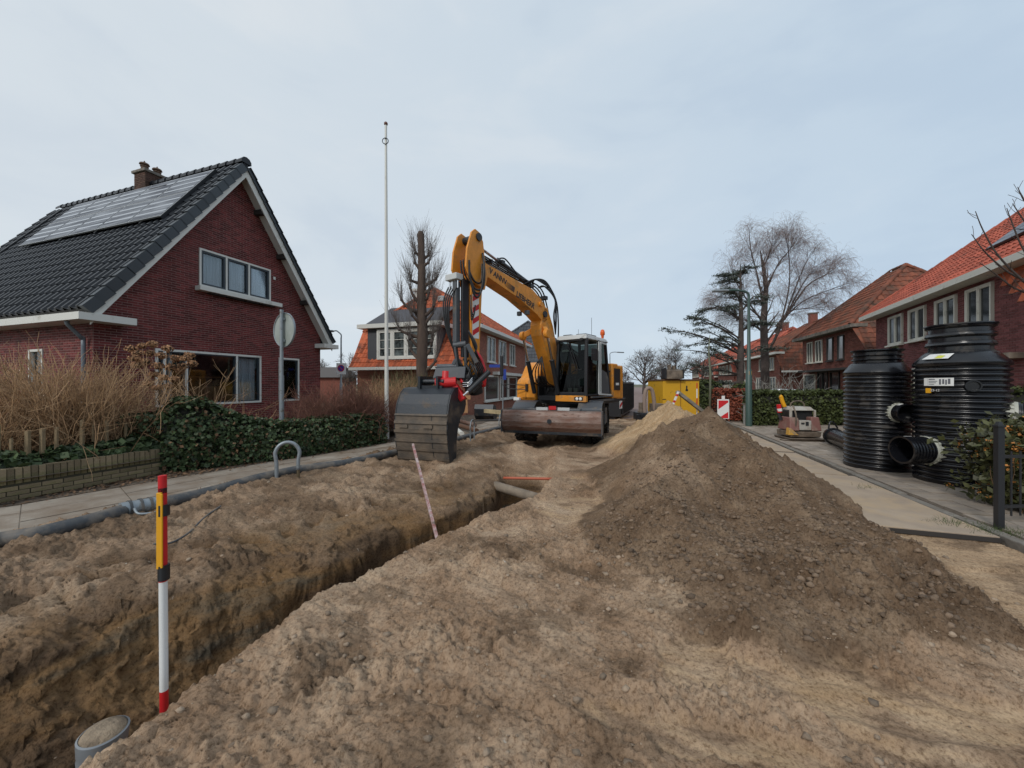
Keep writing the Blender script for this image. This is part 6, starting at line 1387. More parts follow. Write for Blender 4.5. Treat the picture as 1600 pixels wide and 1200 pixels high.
p = W(1109, 600, 17.5); r = thing('slim_tree_stake', 'slim pale green trunk of a young street tree right of the yellow container', 'young tree', frame((p.x, p.y, 0), 0)); MB().tube([(0, 0, 0), (.03, 0, 2.2), (-.05, 0, 3.2), (.0, 0, 4.0)], [.06, .05, .035, .012], 8).build('trunk', mat('green_grey_bark', (.16, .17, .12), .9), r, smooth=True)
# small grey machine left of the yellow container
p = G(1016, 655); p = W(1018, 600, 15.0); M = frame((p.x, p.y, 0), .1); r = thing('pump_trailer', 'muddy dewatering pump with bent hose and dark chassis left of the yellow container', 'pump', M)
MB().bx(-.55, .55, -.3, .5, .25, .55).build('chassis', M_blackp, r, bevel=.02)
MB().tube(spline([(-.28, 0, .5), (-.30, 0, 1.1), (-.22, 0, 1.48), (-.02, 0, 1.5), (.08, 0, 1.2), (.15, 0, .6)], 6), .075, 12).build('bent_hose', mat('tan_hose', (.27, .20, .16), .8), r, smooth=True)
MB().tube([(-.40, .1, .5), (-.40, .1, .95)], .09, 10).bx(-.5, -.2, 0, .2, .5, .62).bx(.1, .55, -.1, .4, .55, .9).build('pump_body', M_mudmach, r, bevel=.01)
for x in (-.4, .35): MB().lathe([(.001, -.06), (.22, -.06), (.22, .06), (.001, .06)], 18, Matrix.Translation((x, -.2, .22)) @ Matrix.Rotation(R_(90), 4, 'X')).build('wheel', M_tyre, r)
MB().bx(-.75, -.55, -.3, -.2, .1, .5).bx(-.6, .6, -.36, -.30, .42, .50).build('drawbar', M_blackp, r)
# spare buckets and pipes on the left pavement behind the big bucket
p = G(757, 655, .05); M = frame((p.x+.05, p.y, .05), -.25); r = thing('spare_bucket', 'dark spare digging bucket standing on the path behind the large bucket', 'excavator bucket', M)
q = MB(); pr_ = [(-.28, .70), (-.38, .5), (-.35, .2), (-.18, .02), (.1, .0), (.35, .15)]; q.sheet(pr_, lambda a, z, t: (t, a, z), -.42, .48, th=-.02); q.build('bucket_shell', M_bucket, r)
for x in (-.42, .46):
    q = MB(); q.prism(pr_+[(.1, .62)], lambda a, z, t: (t, a, z), x, x+.02); q.build('bucket_cheek', M_bucket, r)
p = G(716, 668, .05); M = frame((p.x-.3, p.y+.2, .05), .4); r = thing('narrow_bucket', 'narrow orange-brown bucket arm piece standing beside the spare bucket', 'excavator bucket', frame(W(727, 640, 9.6), 0)); p=W(727, 625, 10.2)
MB(Matrix.Translation(-W(727, 640, 9.6))).bar(W(727, 622, 10.6), W(728, 645, 10.6), .12, .1).bar(W(727, 618, 10.6), W(727, 624, 10.6), .3, .1).build('arm', mat('faded_orange', (.42, .22, .10), .7), r)
for k, (x0, y0, x1, y1, m_, lab) in enumerate([(708, 652, 742, 662, M_rust, 'rust-brown pipe section on the pile of pipes beside the bucket'), (712, 657, 745, 667, mat('rusty_pipe', (.12, .06, .035), .8), 'dark rusty pipe section under the brown one beside the bucket'), (709, 658, 722, 668, M_white, 'short white pipe end among the rusty pipes beside the bucket')]):
    a, c = G(x0, y0+6, .22), G(x1, y1+6, .22); a.z = c.z = .30-.08*k; r = thing('pipe_section', lab, 'pipe', frame(a, 0), 'pipe sections stacked on the left path'); MB(Matrix.Translation(-a)).tube([a, c], .075, 12).build('pipe_wall', m_, r, smooth='auto')
q = G(770, 657, .05); r = thing('manhole_plate', 'dark sheet lying on the path left of the dozer blade', 'sheet', frame(q, .3)); MB().hexa([(-.9, -.25, 0), (.6, -.3, 0), (.8, .4, 0), (-.5, .35, 0), (-.9, -.25, .03), (.6, -.3, .06), (.8, .4, .05), (-.5, .35, .03)]).build('plate', M_plateedge, r)
a, c = W(758, 642, 14.5), W(790, 645, 13.5); r = thing('timber_beam', 'pale squared timber lying behind the dark sheet', 'timber', frame((0, 0, 0), 0)); MB().bar(a, c, .12, .14).build('beam', mat('pale_timber', (.42, .34, .20), .8, var=.2), r)
# white van roof / car glimpsed
p = W(1248, 600, 17.5)
def car(M, label, col, L_=4.2, grp='cars parked along the street'):
    r = thing('parked_car', label, 'car', M, grp); m_ = mat('car_paint_'+label.split()[0], col, .3, coat=.5)
    prof = [(-L_/2, .35), (-L_/2, .75), (-L_/2+.12, .95), (-L_/4, 1.02), (-.45, 1.42), (.9, 1.46), (L_/2-.35, 1.02), (L_/2-.05, .9), (L_/2, .6), (L_/2, .35)]
    MB().prism(prof, lambda a, z, t: (a, t, z), -.85, .85).build('body', m_, r, bevel=.07)
    MB().prism([(-L_/4+.05, 1.03), (-.42, 1.38), (.85, 1.40), (L_/2-.5, 1.04)], lambda a, z, t: (a, t, z), -.87, .87).build('side_windows', M_glassdark, r)
    MB().hexa([(-L_/4-.02, -.72, 1.02), (-L_/4-.02, .72, 1.02), (-L_/4+.1, .72, 1.02), (-L_/4+.1, -.72, 1.02), (-.49, -.66, 1.41), (-.49, .66, 1.41), (-.4, .66, 1.41), (-.4, -.66, 1.41)]).build('windscreen', M_glassdark, r)
    for x in (-L_/2+.75, L_/2-.8):
        for y in (-.80, .80): MB().lathe([(.001, -.1), (.2, -.1), (.31, -.09), (.31, .09), (.2, .1), (.001, .1)], 20, Matrix.Translation((x, y, .31)) @ Matrix.Rotation(R_(90), 4, 'X')).build('wheel', M_tyre, r)
    for y in (-.6, .6): MB().bx(-L_/2-.02, -L_/2+.1, y-.16, y+.16, .66, .8).build('headlight', M_lampglass, r, bevel=.02)
    return r
p = W(1247, 600, 18.5); car(frame((p.x, p.y, 0), math.pi/2-TH+1.4), 'silver car mostly hidden behind the right-hand green hedge', (.5, .53, .56), 4.3)
p = S(-1.6, 62); car(frame((p.x, p.y, 0), math.pi/2-TH+math.pi), 'white distant parked car beyond the black container', (.6, .6, .62))
# man seen through the ground floor window of R1
def man():
    pl_ = Vector((.55, 8.0, 0)); r = thing('person', 'bald man in grey shirt, in profile behind the window at the right edge', 'person', R1.matrix_basis @ Matrix.Translation(pl_))
    pts = {'pel': (0, 0, .95, .16), 'ch': (0, .02, 1.25, .18), 'nk': (-.02, .08, 1.50, .065), 'sl': (0, -.17, 1.42, .07), 'sr': (.0, .20, 1.42, .07), 'el': (-.1, -.24, 1.15, .05), 'er': (-.1, .30, 1.15, .05), 'wl': (-.3, -.2, 1.1, .035), 'wr': (-.3, .22, 1.1, .035),
           'kl': (0, -.1, .5, .075), 'kr': (0, .1, .5, .075), 'fl': (0, -.1, .08, .05), 'fr': (0, .1, .08, .05), 'tl': (-.2, -.1, .04, .04), 'tr': (-.2, .1, .04, .04)}
    ks_ = list(pts); E = [('pel', 'ch'), ('ch', 'nk'), ('ch', 'sl'), ('ch', 'sr'), ('sl', 'el'), ('sr', 'er'), ('el', 'wl'), ('er', 'wr'), ('pel', 'kl'), ('pel', 'kr'), ('kl', 'fl'), ('kr', 'fr'), ('fl', 'tl'), ('fr', 'tr')]
    me = bpy.data.meshes.new('body'); me.from_pydata([pts[k][:3] for k in ks_], [(ks_.index(a), ks_.index(b)) for a, b in E], []); o = bpy.data.objects.new('body', me); C.objects.link(o); o.parent = r; me.materials.append(M_cloth)
    sk_ = o.modifiers.new('skin', 'SKIN'); o.modifiers.new('sub', 'SUBSURF').render_levels = 2
    for i, k in enumerate(ks_): v = me.skin_vertices[0].data[i]; v.radius = (pts[k][3],)*2; v.use_root = k == 'pel'
    q = MB(); q.ball((-.05, .10, 1.66), .105, 16, (1.08, .85, 1.2)); q.ball((-.155, .10, 1.64), .022, 8, (1, .8, 1.6)); q.ball((-.03, .10, 1.55), .06, 10, (.9, .9, 1.4)); q.ball((-.04, .19, 1.64), .022, 8, (.8, .5, 1.4)); q.ball((-.04, .01, 1.64), .022, 8, (.8, .5, 1.4)); q.build('head', M_skin, r, smooth=True)
    for y in (-.19, .22):
        q = MB(); q.ball((-.34, y, 1.10), .04, 8, (1.1, .9, .5))
        for k in range(4): q.tube([(-.36, y-.027+.018*k, 1.10), (-.40, y-.027+.018*k, 1.095), (-.43, y-.027+.018*k, 1.08)], .009, 5)
        q.tube([(-.33, y+.03, 1.1), (-.37, y+.05, 1.1)], .010, 5); q.build('hand', M_skin, r, smooth=True)
man()
# ------------------------------------------------------------------ vegetation
def tubes_obj(name, paths, m, parent=None, n=3, kind=None, smooth=False, M=None):
    """paths: list of (pts[k,3], radii[k]) ; fast numpy tubes"""
    V_, F_ = [], []; k0 = 0; ang = np.arange(n)*2*math.pi/n
    for pts, rad in paths:
        p = np.asarray(pts, float); r = np.asarray(rad, float); d = np.gradient(p, axis=0); d /= np.linalg.norm(d, axis=1, keepdims=True)+1e-9
        a = np.where(np.abs(d[:, 2:3]) < .9, [[0, 0, 1]], [[1, 0, 0]]); px = np.cross(d, a); px /= np.linalg.norm(px, axis=1, keepdims=True)+1e-9; py = np.cross(d, px)
        v = p[:, None]+(px[:, None]*np.cos(ang)[None, :, None]+py[:, None]*np.sin(ang)[None, :, None])*r[:, None, None]
        m_ = len(p); V_.append(v.reshape(-1, 3)); i = np.arange(m_-1)[:, None]*n+np.arange(n)[None]; j = np.arange(m_-1)[:, None]*n+(np.arange(n)[None]+1) % n
        F_.append(np.stack([i, j, j+n, i+n], -1).reshape(-1, 4)+k0); k0 += m_*n
    v = np.concatenate(V_); 
    if M is not None: v = v @ np.array(M.to_3x3()).T+np.array(M.translation)
    return npmesh(name, v, np.concatenate(F_), m, parent, smooth=smooth, kind=kind)
def leafcloud(name, P, N, size, m, parent, kind='stuff', aspect=1.3, jit=.8, seed=1, fold=.25, squish=0):
    r = np.random.default_rng(seed); k = len(P); N = N+jit*r.normal(size=(k, 3)); N /= np.linalg.norm(N, axis=1, keepdims=True)
    T = np.cross(N, r.normal(size=(k, 3))); T /= np.linalg.norm(T, axis=1, keepdims=True)+1e-9; B = np.cross(N, T)
    s = size*(.55+.9*r.random((k, 1)))
    q = np.stack([P-B*s*aspect*.5, P+T*s*.5+N*s*fold*.4, P+B*s*aspect*.5, P-T*s*.5+N*s*fold*.4], 1).reshape(-1, 3)
    f = np.arange(k*4).reshape(-1, 4)
    return npmesh(name, q, f, m, parent, kind=kind)
def wander(r, p, d, L_, n, wob, trop=(0, 0, 0)):
    pts = [np.array(p, float)]; d = np.array(d, float); d /= np.linalg.norm(d); trop = np.array(trop, float)
    for i in range(n):
        d = d+wob*r.normal(size=3)+trop/n; d /= np.linalg.norm(d); pts.append(pts[-1]+d*L_/n)
    return np.array(pts), d
def branches(r, pts, rads, count, lo, hi, Lf, spread, up, wob, trop, n, rr=.5, out=None, twl=None):
    res = []; cum = len(pts)-1
    for _ in range(count):
        t = r.uniform(lo, hi)*cum; i = min(int(t), cum-1); f = t-i; p = pts[i]*(1-f)+pts[i+1]*f; d = pts[i+1]-pts[i]; d /= np.linalg.norm(d)
        s = r.normal(size=3); s -= d*s.dot(d); s /= np.linalg.norm(s); dd = d*up+s*spread; L_ = Lf*(r.uniform(.4, 1.3))*(1-.55*(t/cum))
        q, _d = wander(r, p, dd, L_, n, wob, trop); r0 = (rads[i]*(1-f)+rads[i+1]*f)*rr; res.append((q, np.linspace(r0, max(r0*.25, .002), n+1)))
    return res
# --- pollarded tree
def pollard():
    r = np.random.default_rng(4); p = W(659, 600, 16.6); o = thing('pollarded_tree', 'pollarded bare tree with knobbly stubs and fine shoots beside the flagpole', 'tree', frame((p.x, p.y, 0), 0))
    Hh = EYE+(600-366)/F*16.6
    tp = np.array([(0, 0, 0), (.02, 0, 1.2), (.0, .0, 2.6), (.04, 0, 4.0), (-.02, 0, 5.4), (.0, 0, 6.8), (-.03, 0, Hh-.35), (-.05, 0, Hh)])
    tubes_obj('trunk', [(tp, [.34, .26, .25, .24, .21, .17, .15, .17]), (np.array([(-.05, 0, Hh-.1), (-.05, 0, Hh+.12)]), [.17, .10])], M_bark, o, n=12, smooth=True)
    arms = [(-1, 2.9, .95), (1, 3.0, 1.0), (-1, 4.0, 1.1), (1, 4.2, .8), (-1, 4.9, .7), (1, 5.0, .85), (1, 5.5, .8), (-1, 5.2, 1.15), (-1, 5.6, .95), (1, 6.1, .6), (-1, 6.6, .5), (1, 6.5, .75), (-1, 7.3, .45), (1, 7.4, .4), (-1, 7.9, .35), (1, 7.8, .4), (1, 4.5, .9), (-1, 3.4, .8), (.2, 5.8, .6), (-.2, 4.6, .7), (.3, 3.5, .8), (1, 2.3, .9)]
    sh, arms_p = [], []; knobs = MB()
    for sx, z, L_ in arms:
        y = r.uniform(-.5, .5) if abs(sx) == 1 else r.choice([-1, 1])*.8
        d = np.array([sx, y, .62+r.uniform(-.25, .3)]); q, dd = wander(r, (0, 0, z*.93), d, L_*.95, 5, .12, (0, 0, .5)); arms_p.append((q, np.linspace(.10, .048, 6))); knobs.ball(q[-1], .065+.02*r.random(), 8)
        for _ in range(30):
            t, _d = wander(r, q[-1]+r.normal(size=3)*.03, dd*.6+r.normal(size=3)*.45+np.array([0, 0, 1.5]), r.uniform(.6, 1.7), 5, .07, (0, 0, .7)); sh.append((t, np.linspace(.0065, .0022, 6)))
            for _k in range(2): u_, _d = wander(r, t[2], t[3]-t[2]+r.normal(size=3)*.12, r.uniform(.2, .5), 3, .08, (0, 0, .3)); sh.append((u_, np.linspace(.004, .0018, 4)))
    for _ in range(230):
        z = r.uniform(4.5, Hh); a = r.uniform(0, 6.28); t, _d = wander(r, (0, 0, z), (math.cos(a)*.5, math.sin(a)*.5, 1), r.uniform(.5, 1.25), 5, .07, (0, 0, .4)); sh.append((t, np.linspace(.007, .002, 6)))
    tubes_obj('pollard_arms', arms_p, M_bark, o, n=8, smooth=True, kind='stuff'); knobs.build('pollard_knobs', M_barkdark, o, smooth=True, kind='stuff'); tubes_obj('shoots', sh, M_twiggrey, o, kind='stuff')
pollard()
# --- weeping birch
def birch():
    r = np.random.default_rng(8); D = 26; p = W(1196, 600, D); o = thing('birch_tree', 'tall bare weeping birch with fine hanging twigs rising over the right-hand houses', 'tree', frame((p.x, p.y, 0), 0))
    s = D/F; X = lambda px: (px-1196)*s; Z = lambda py: EYE+(600-py)*s
    trunk = np.array([(0, 0, 0), (X(1195), 0, Z(560)), (X(1193), 0, Z(500)), (X(1197), 0, Z(450)), (X(1192), 0, Z(415)), (X(1188), 0, Z(392))])
    limbs = [(trunk, [.30, .26, .22, .15, .09, .03])]
    defs = [[(1195, 560), (1212, 520), (1224, 470), (1228, 430), (1220, 388), (1214, 366)], [(1194, 540), (1225, 500), (1258, 470), (1300, 452), (1335, 440)], [(1193, 505), (1170, 470), (1152, 435), (1146, 412)], [(1212, 520), (1240, 470), (1262, 435), (1278, 418)], [(1194, 480), (1184, 430), (1174, 388), (1169, 364)],
            [(1197, 455), (1214, 415), (1232, 392), (1240, 380)], [(1225, 500), (1255, 450), (1285, 432), (1302, 420)], [(1193, 500), (1155, 470), (1128, 462)], [(1212, 510), (1238, 485), (1268, 480), (1296, 470)], [(1194, 520), (1163, 500), (1140, 490)], [(1195, 560), (1214, 520), (1232, 465), (1250, 420), (1262, 395)], [(1192, 420), (1204, 395), (1206, 380)]]
    for k, dq in enumerate(defs):
        y = np.cumsum(r.normal(size=len(dq))*.12); pts = np.array([(X(a), y[i]-y[0], Z(b)) for i, (a, b) in enumerate(dq)]); pts = np.array([list(v) for v in spline([tuple(q) for q in pts], 3)]); limbs.append((pts, np.linspace(.07, .010, len(pts))))
    sec = []
    for pts, rad in limbs: sec += branches(r, pts, rad, 27, .25, 1, 2.0, .65, .85, .10, (0, 0, .35), 5, .5)
    ter = []
    for pts, rad in sec: ter += branches(r, pts, rad, 7, .2, 1, 1.4, .65, .8, .12, (0, 0, -.15), 5, .6)
    tw = []
    for pts, rad in ter: tw += branches(r, pts, rad, 4, .2, 1, 1.1, .5, .6, .10, (0, 0, -1.9), 4, .6)
    tw = [(a, np.maximum(b*.4, .0030)) for a, b in tw]; ter = [(a, np.maximum(b*.6, .0042)) for a, b in ter]
    tubes_obj('trunk', limbs[:1], M_barkdark, o, n=10, smooth=True); tubes_obj('limbs', limbs[1:]+[(a, np.maximum(b*.55, .0065)) for a, b in sec], M_barkdark, o, n=5, kind='stuff'); tubes_obj('twigs', ter+tw, mat('birch_twig', (.26, .19, .17), .9, island=.3), o, kind='stuff')
birch()
# --- cedar with layered boughs
def cedar():
    r = np.random.default_rng(12); D = 24; p = W(1157, 600, D); o = thing('cedar_tree', 'dark cedar with layered horizontal boughs reaching left over the street', 'tree', frame((p.x, p.y, 0), 0)); s = D/F
    X = lambda px: (px-1157)*s; Z = lambda py: EYE+(600-py)*s
    tr = np.array([(0, 0, 0), (0, 0, Z(560)), (.05, 0, Z(500)), (0, 0, Z(450)), (0, 0, Z(412))]); tubes_obj('trunk', [(tr, [.25, .2, .14, .08, .02])], M_barkdark, o, n=10, smooth=True)
    B = []; dirs = [[(1157, 555), (1110, 530), (1070, 518), (1040, 514)], [(1157, 530), (1120, 512), (1090, 500), (1072, 497)], [(1157, 575), (1125, 560), (1095, 548), (1062, 545)], [(1157, 500), (1130, 480), (1108, 482), (1100, 490)], [(1157, 585), (1130, 580), (1105, 575), (1078, 570)], [(1157, 470), (1138, 455), (1118, 457)], [(1157, 445), (1142, 432), (1128, 430)], [(1157, 560), (1190, 545), (1215, 548)], [(1157, 520), (1185, 505), (1205, 508)], [(1157, 485), (1178, 470), (1196, 474)], [(1157, 430), (1168, 418), (1176, 420)], [(1157, 540), (1140, 525), (1128, 530)], [(1157, 595), (1135, 600), (1110, 598), (1095, 604)]]
    for dq in dirs:
        for rep in range(3):
            y0 = r.normal()*(.2+.5*rep); pts = [(X(a)*(1-.22*rep)+r.normal()*.1, y0*i, Z(b)+r.normal()*.10*(rep > 0)) for i, (a, b) in enumerate(dq)]; pts = np.array([list(v) for v in spline(pts, 3)]); B.append((pts, np.linspace(.055, .012, len(pts))))
    sec = []
    for pts, rad in B: sec += branches(r, pts, rad, 20, .15, 1, .95, 1.0, .8, .10, (0, 0, -.15), 4, .5)
    sec = [(np.concatenate([q[:1], np.stack([q[1:, 0], q[1:, 1], q[0, 2]+(q[1:, 2]-q[0, 2])*.3], 1)]), np.maximum(b, .006)) for q, b in sec]
    tubes_obj('boughs', B, M_barkdark, o, n=5, kind='stuff'); tubes_obj('branchlets', sec, M_barkdark, o, kind='stuff')
    P = np.concatenate([q[1:] for q, _ in sec]+[q[3:] for q, _ in B]); P = np.repeat(P, 5, 0)+r.normal(size=(len(P)*5, 3))*np.array([.10, .10, .035]); leafcloud('needle_sprays', P, np.tile([0, 0, 1.], (len(P), 1)), .042, M_needle, o, aspect=3.2, jit=.6, seed=3)
cedar()
# --- generic bare tree
def bare_tree(px, D, top, spread, label, seed, rad=.2, m=None, lev=(9, 7, 6), group='bare trees along the far street', y=0, pyb=600, upright=1.0):
    r = np.random.default_rng(seed); p = W(px, 600, D); o = thing('bare_tree', label, 'tree', frame((p.x, p.y, 0), 0), group); Hh = EYE+(600-top)/F*D; mt = m or M_twiggrey
    tr, _ = wander(r, (0, 0, 0), (0, 0, 1), Hh*.8, 8, .05, (0, 0, .2)); trd = np.linspace(rad, rad*.2, 9); tubes_obj('trunk', [(tr, trd)], M_barkdark, o, n=8, smooth=True)
    a = branches(r, tr, trd, lev[0]*2, .25, .98, spread, .9, .7*upright, .12, (0, 0, .5), 5, .55); b = []
    for q, w_ in a: b += branches(r, q, w_, lev[1], .2, 1, spread*.5, .8, .8, .14, (0, 0, .2), 4, .6)
    c = []
    for q, w_ in b: c += branches(r, q, w_, lev[2], .2, 1, spread*.28, .8, .8, .14, (0, 0, .1), 3, .6)
    mn = D*.00022; f = lambda L_: [(q, np.maximum(w_, mn)) for q, w_ in L_]
    tubes_obj('branches', f(a)+f(b), M_barkdark, o, n=4, kind='stuff'); tubes_obj('twigs', f(c), mt, o, kind='stuff')
bare_tree(1006, 62, 543, 4.2, 'round-crowned bare tree at the far end of the street beside the container', 21, .3, lev=(10, 8, 7))
bare_tree(1060, 48, 530, 3.6, 'bare tree behind the yellow container, its top left of the cedar', 22, .2, lev=(10, 8, 6))
bare_tree(1035, 75, 560, 4, 'faint bare tree between the round tree and the yellow container', 23, .22, lev=(9, 7, 6))
bare_tree(1095, 55, 548, 4, 'bare tree tangled behind the low cedar boughs', 24, .2, lev=(9, 7, 6))
bare_tree(975, 90, 585, 4, 'low bare tree behind the farthest left houses', 28, .2, lev=(8, 6, 5))
bare_tree(575, 26, 545, 1.7, 'dense dark shrubby tree left of the flagpole beyond the hedge', 25, .10, m=M_twigbrown, lev=(10, 8, 7), group='bare shrubs near the flagpole')
bare_tree(548, 28, 552, 1.6, 'bare shrub between the grey street lamp and the flagpole', 26, .09, lev=(9, 7, 6), group='bare shrubs near the flagpole')
bare_tree(505, 36, 565, 2.2, 'distant bare tree just right of the red house corner', 27, .12, lev=(8, 7, 6), group='bare shrubs near the flagpole')
bare_tree(-6, 13.5, 405, 1.6, 'bare treetop peeping over the roof at the far left edge', 31, .1, lev=(8, 7, 6), group='bare shrubs near the flagpole')
# branches reaching in at the right edge
def edge_branches():
    r = np.random.default_rng(31); D = 7.2; o = thing('bare_tree', 'bare branches reaching in from a tree beyond the right edge, before the red roof', 'tree', frame((11.5, D, 0), 0)); s = D/F
    L_ = [[(1700, 520), (1640, 470), (1600, 440), (1560, 400), (1536, 360), (1524, 330)], [(1700, 520), (1620, 450), (1575, 425), (1540, 395), (1518, 366)], [(1680, 420), (1625, 380), (1600, 345), (1582, 318)], [(1690, 360), (1640, 340), (1604, 318), (1590, 292)], [(1690, 470), (1640, 430), (1602, 395), (1580, 345), (1573, 325)], [(1700, 520), (1630, 470), (1585, 450), (1555, 428), (1530, 410)]]
    P = []; top = Vector((1700, 520, 0))
    for k, q in enumerate(L_):
        pts = [tuple(W(a, b, D+.25*k)-Vector((11.5, D, 0))) for a, b in q]; pts = np.array([list(v) for v in spline(pts, 4)]); P.append((pts, np.linspace(.030, .006, len(pts))))
        P += [(a, np.maximum(b*.8, .004)) for a, b in branches(r, pts, np.linspace(.03, .008, len(pts)), 7, .3, .97, .55, .7, .8, .08, (0, 0, .2), 4, .5)]
    tubes_obj('branches', P, M_barkdark, o, n=5, smooth=True, kind='stuff')
    tubes_obj('trunk', [(np.array([(.6, 0, 0), (.5, 0, 1.2), (.2, 0, 2.4), tuple(W(1700, 520, D)-Vector((11.5, D, 0)))]), [.16, .13, .10, .05])], M_bark, o, n=10, smooth=True)
edge_branches()
# --- ivy hedge on the left
HB = [(-6.35, 6.75), (-6.0, 7.0), (-5.45, 7.55), (-4.85, 8.25), (-4.2, 9.2), (-3.5, 10.4)]
def hedge_top(t): return np.interp(t, [0, .06, .14, .26, .4, .6, .8, 1], [1.15, 1.42, 1.38, 1.05, .86, .82, .86, .82])
def hedge(name, label, cat, line, top, thick, n, size, m, seed, base=.05, core=True, group=None, inward=None, bulge=.25, aspect=1.2, jit=.8, core_m=None):
    r = np.random.default_rng(seed); line = np.array(line, float); o = thing(name, label, cat, frame((line[0][0], line[0][1], 0), 0), group); off = np.array([line[0][0], line[0][1], 0])
    seg = np.linalg.norm(np.diff(line, axis=0), axis=1); cum = np.concatenate([[0], np.cumsum(seg)])/seg.sum()
    t = r.random(n); x = np.interp(t, cum, line[:, 0]); y = np.interp(t, cum, line[:, 1]); d = line[-1]-line[0]; d /= np.linalg.norm(d); nrm = np.array([-d[1], d[0]])*(1 if inward is None else inward)
    h = top(t)*(1+.05*fbm(t*14, t*0+seed, 3)); u = r.random(n)**.8; side = r.random(n)
    # cross-section: front face, rounded top, back
    a = side*math.pi; w_ = thick/2; cx = -np.cos(a); cz = np.sin(a)
    depth = w_-w_*np.sign(-cx)*np.abs(cx)**.45*-1 if False else w_+w_*np.sign(cx)*np.abs(cx)**.5
    z = base+(h-base)*np.abs(cz)**.35*np.where(np.abs(cx) > .55, u, 1); rough = .07*fbm(x*3+z*2, y*3+z*3, 3)+r.normal(size=n)*.025-.10*r.random(n)**2
    k = np.stack([x+nrm[0]*depth, y+nrm[1]*depth, z], -1)-off
    N = np.stack([nrm[0]*cx, nrm[1]*cx, cz+.15], -1); N /= np.linalg.norm(N, axis=1, keepdims=True); k = k+N*rough[:, None]
    # end caps
    ec = r.random(n) < .06; k[ec] = np.stack([line[0][0]+nrm[0]*r.random(ec.sum())*thick, line[0][1]+nrm[1]*r.random(ec.sum())*thick, base+(float(top(np.array([0.]))[0])-base)*r.random(ec.sum())], -1)-off
    leafcloud('foliage', k, N, size, m, o, seed=seed, aspect=aspect, jit=jit)
    if name == 'ivy_hedge':
        kk = r.integers(0, n, 2600); leafcloud('dead_leaves', k[kk]+N[kk]*.02, N[kk], size*.8, mat('dead_leaf', (.15, .085, .045), .9, island=.5), o, seed=seed+3, jit=1.0)
        kk = r.integers(0, n, 260); tubes_obj('stray_twigs', [(wander(r, k[i]-N[i]*.05, N[i]+r.normal(size=3)*.7+np.array([0, 0, .5]), r.uniform(.12, .38), 4, .2)[0], np.linspace(.004, .002, 5)) for i in kk], M_twigbrown, o, kind='stuff')
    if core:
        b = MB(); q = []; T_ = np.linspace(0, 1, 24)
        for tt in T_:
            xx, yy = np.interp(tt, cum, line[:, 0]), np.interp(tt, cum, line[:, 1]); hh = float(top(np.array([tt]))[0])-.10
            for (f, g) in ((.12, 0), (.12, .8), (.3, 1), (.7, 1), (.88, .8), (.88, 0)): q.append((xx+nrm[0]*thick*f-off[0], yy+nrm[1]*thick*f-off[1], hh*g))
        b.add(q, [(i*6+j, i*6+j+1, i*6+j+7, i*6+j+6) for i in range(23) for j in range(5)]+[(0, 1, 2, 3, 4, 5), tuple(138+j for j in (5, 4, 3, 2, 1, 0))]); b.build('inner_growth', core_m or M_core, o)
    return o
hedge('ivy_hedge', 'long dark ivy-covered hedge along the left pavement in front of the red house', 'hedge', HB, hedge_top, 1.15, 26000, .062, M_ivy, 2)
# russet twiggy bush behind it
def twig_bush(label, pts, n, h, m, seed, lean=.5, rad=.0045, sub=3, wob=.1, nm='bare_bush', cat='bush', grp=None, base=.2, spread=.5, hv=.3):
    r = np.random.default_rng(seed); pts = np.array(pts, float); o = thing(nm, label, cat, frame((pts[0][0], pts[0][1], 0), 0), grp); off = np.array([pts[0][0], pts[0][1], 0]); P = []
    for k in range(n):
        t = r.random()*(len(pts)-1); i = min(int(t), len(pts)-2); b = pts[i]+(pts[i+1]-pts[i])*(t-i); hh = (h[i]+(h[i+1]-h[i])*(t-i)) if hasattr(h, '__len__') else h
        p = np.array([b[0]+r.normal()*spread*.4, b[1]+r.normal()*spread*.4, base])-off; a = r.uniform(0, 6.28); d = (math.cos(a)*lean*r.random(), math.sin(a)*lean*r.random(), 1)
        q, _ = wander(r, p, d, hh*r.uniform(1-hv, 1.08), 6, wob, (0, 0, -.1)); P.append((q, np.linspace(rad*1.8, rad*.7, 7)))
        for _ in range(sub):
            j = r.integers(1, 6); dd = q[min(j+1, 6)]-q[j]+r.normal(size=3)*.18*np.linalg.norm(q[1]-q[0])*4; s_, _d = wander(r, q[j], dd, hh*r.uniform(.15, .4), 4, wob, (0, 0, .25)); P.append((s_, np.linspace(rad, rad*.5, 5)))
    tubes_obj('stems', P, m, o, kind='stuff'); return o
twig_bush('large tan bare bush of dense upright twigs behind the mossy garden wall', [(-10.6, 6.0), (-9.2, 5.9), (-8.2, 6.3), (-7.7, 6.6), (-7.5, 6.9)], 950, [1.55, 1.75, 1.95, 1.85, 1.6], M_twigtan, 5, lean=.6, sub=4, wob=.13, base=.35, spread=.9)
twig_bush('tan bare bush at the very left edge behind the stakes', [(-9.6, 5.0), (-8.6, 5.3), (-7.9, 5.8)], 300, [1.15, 1.2, 1.3], M_twigtan, 6, lean=1.0, sub=4, wob=.15, base=.35, spread=.6, grp=None)
r_ = twig_bush('russet bare bush of fine arching twigs rising behind the ivy hedge', [(-5.3, 10.0), (-4.9, 10.3), (-4.5, 10.8), (-4.1, 11.5), (-3.9, 12.0)], 900, [1.30, 1.5, 1.4, 1.05, .8], M_twigbrown, 7, lean=1.1, sub=5, wob=.2, base=.35, spread=.9, rad=.0042)
twig_bush('straw-coloured bare bush around the flagpole foot', [(-4.9, 12.6), (-4.0, 13.0), (-3.3, 13.6)], 420, [1.6, 1.9, 1.7], M_twigtan, 9, lean=.9, sub=4, wob=.16, base=.2, spread=.8)
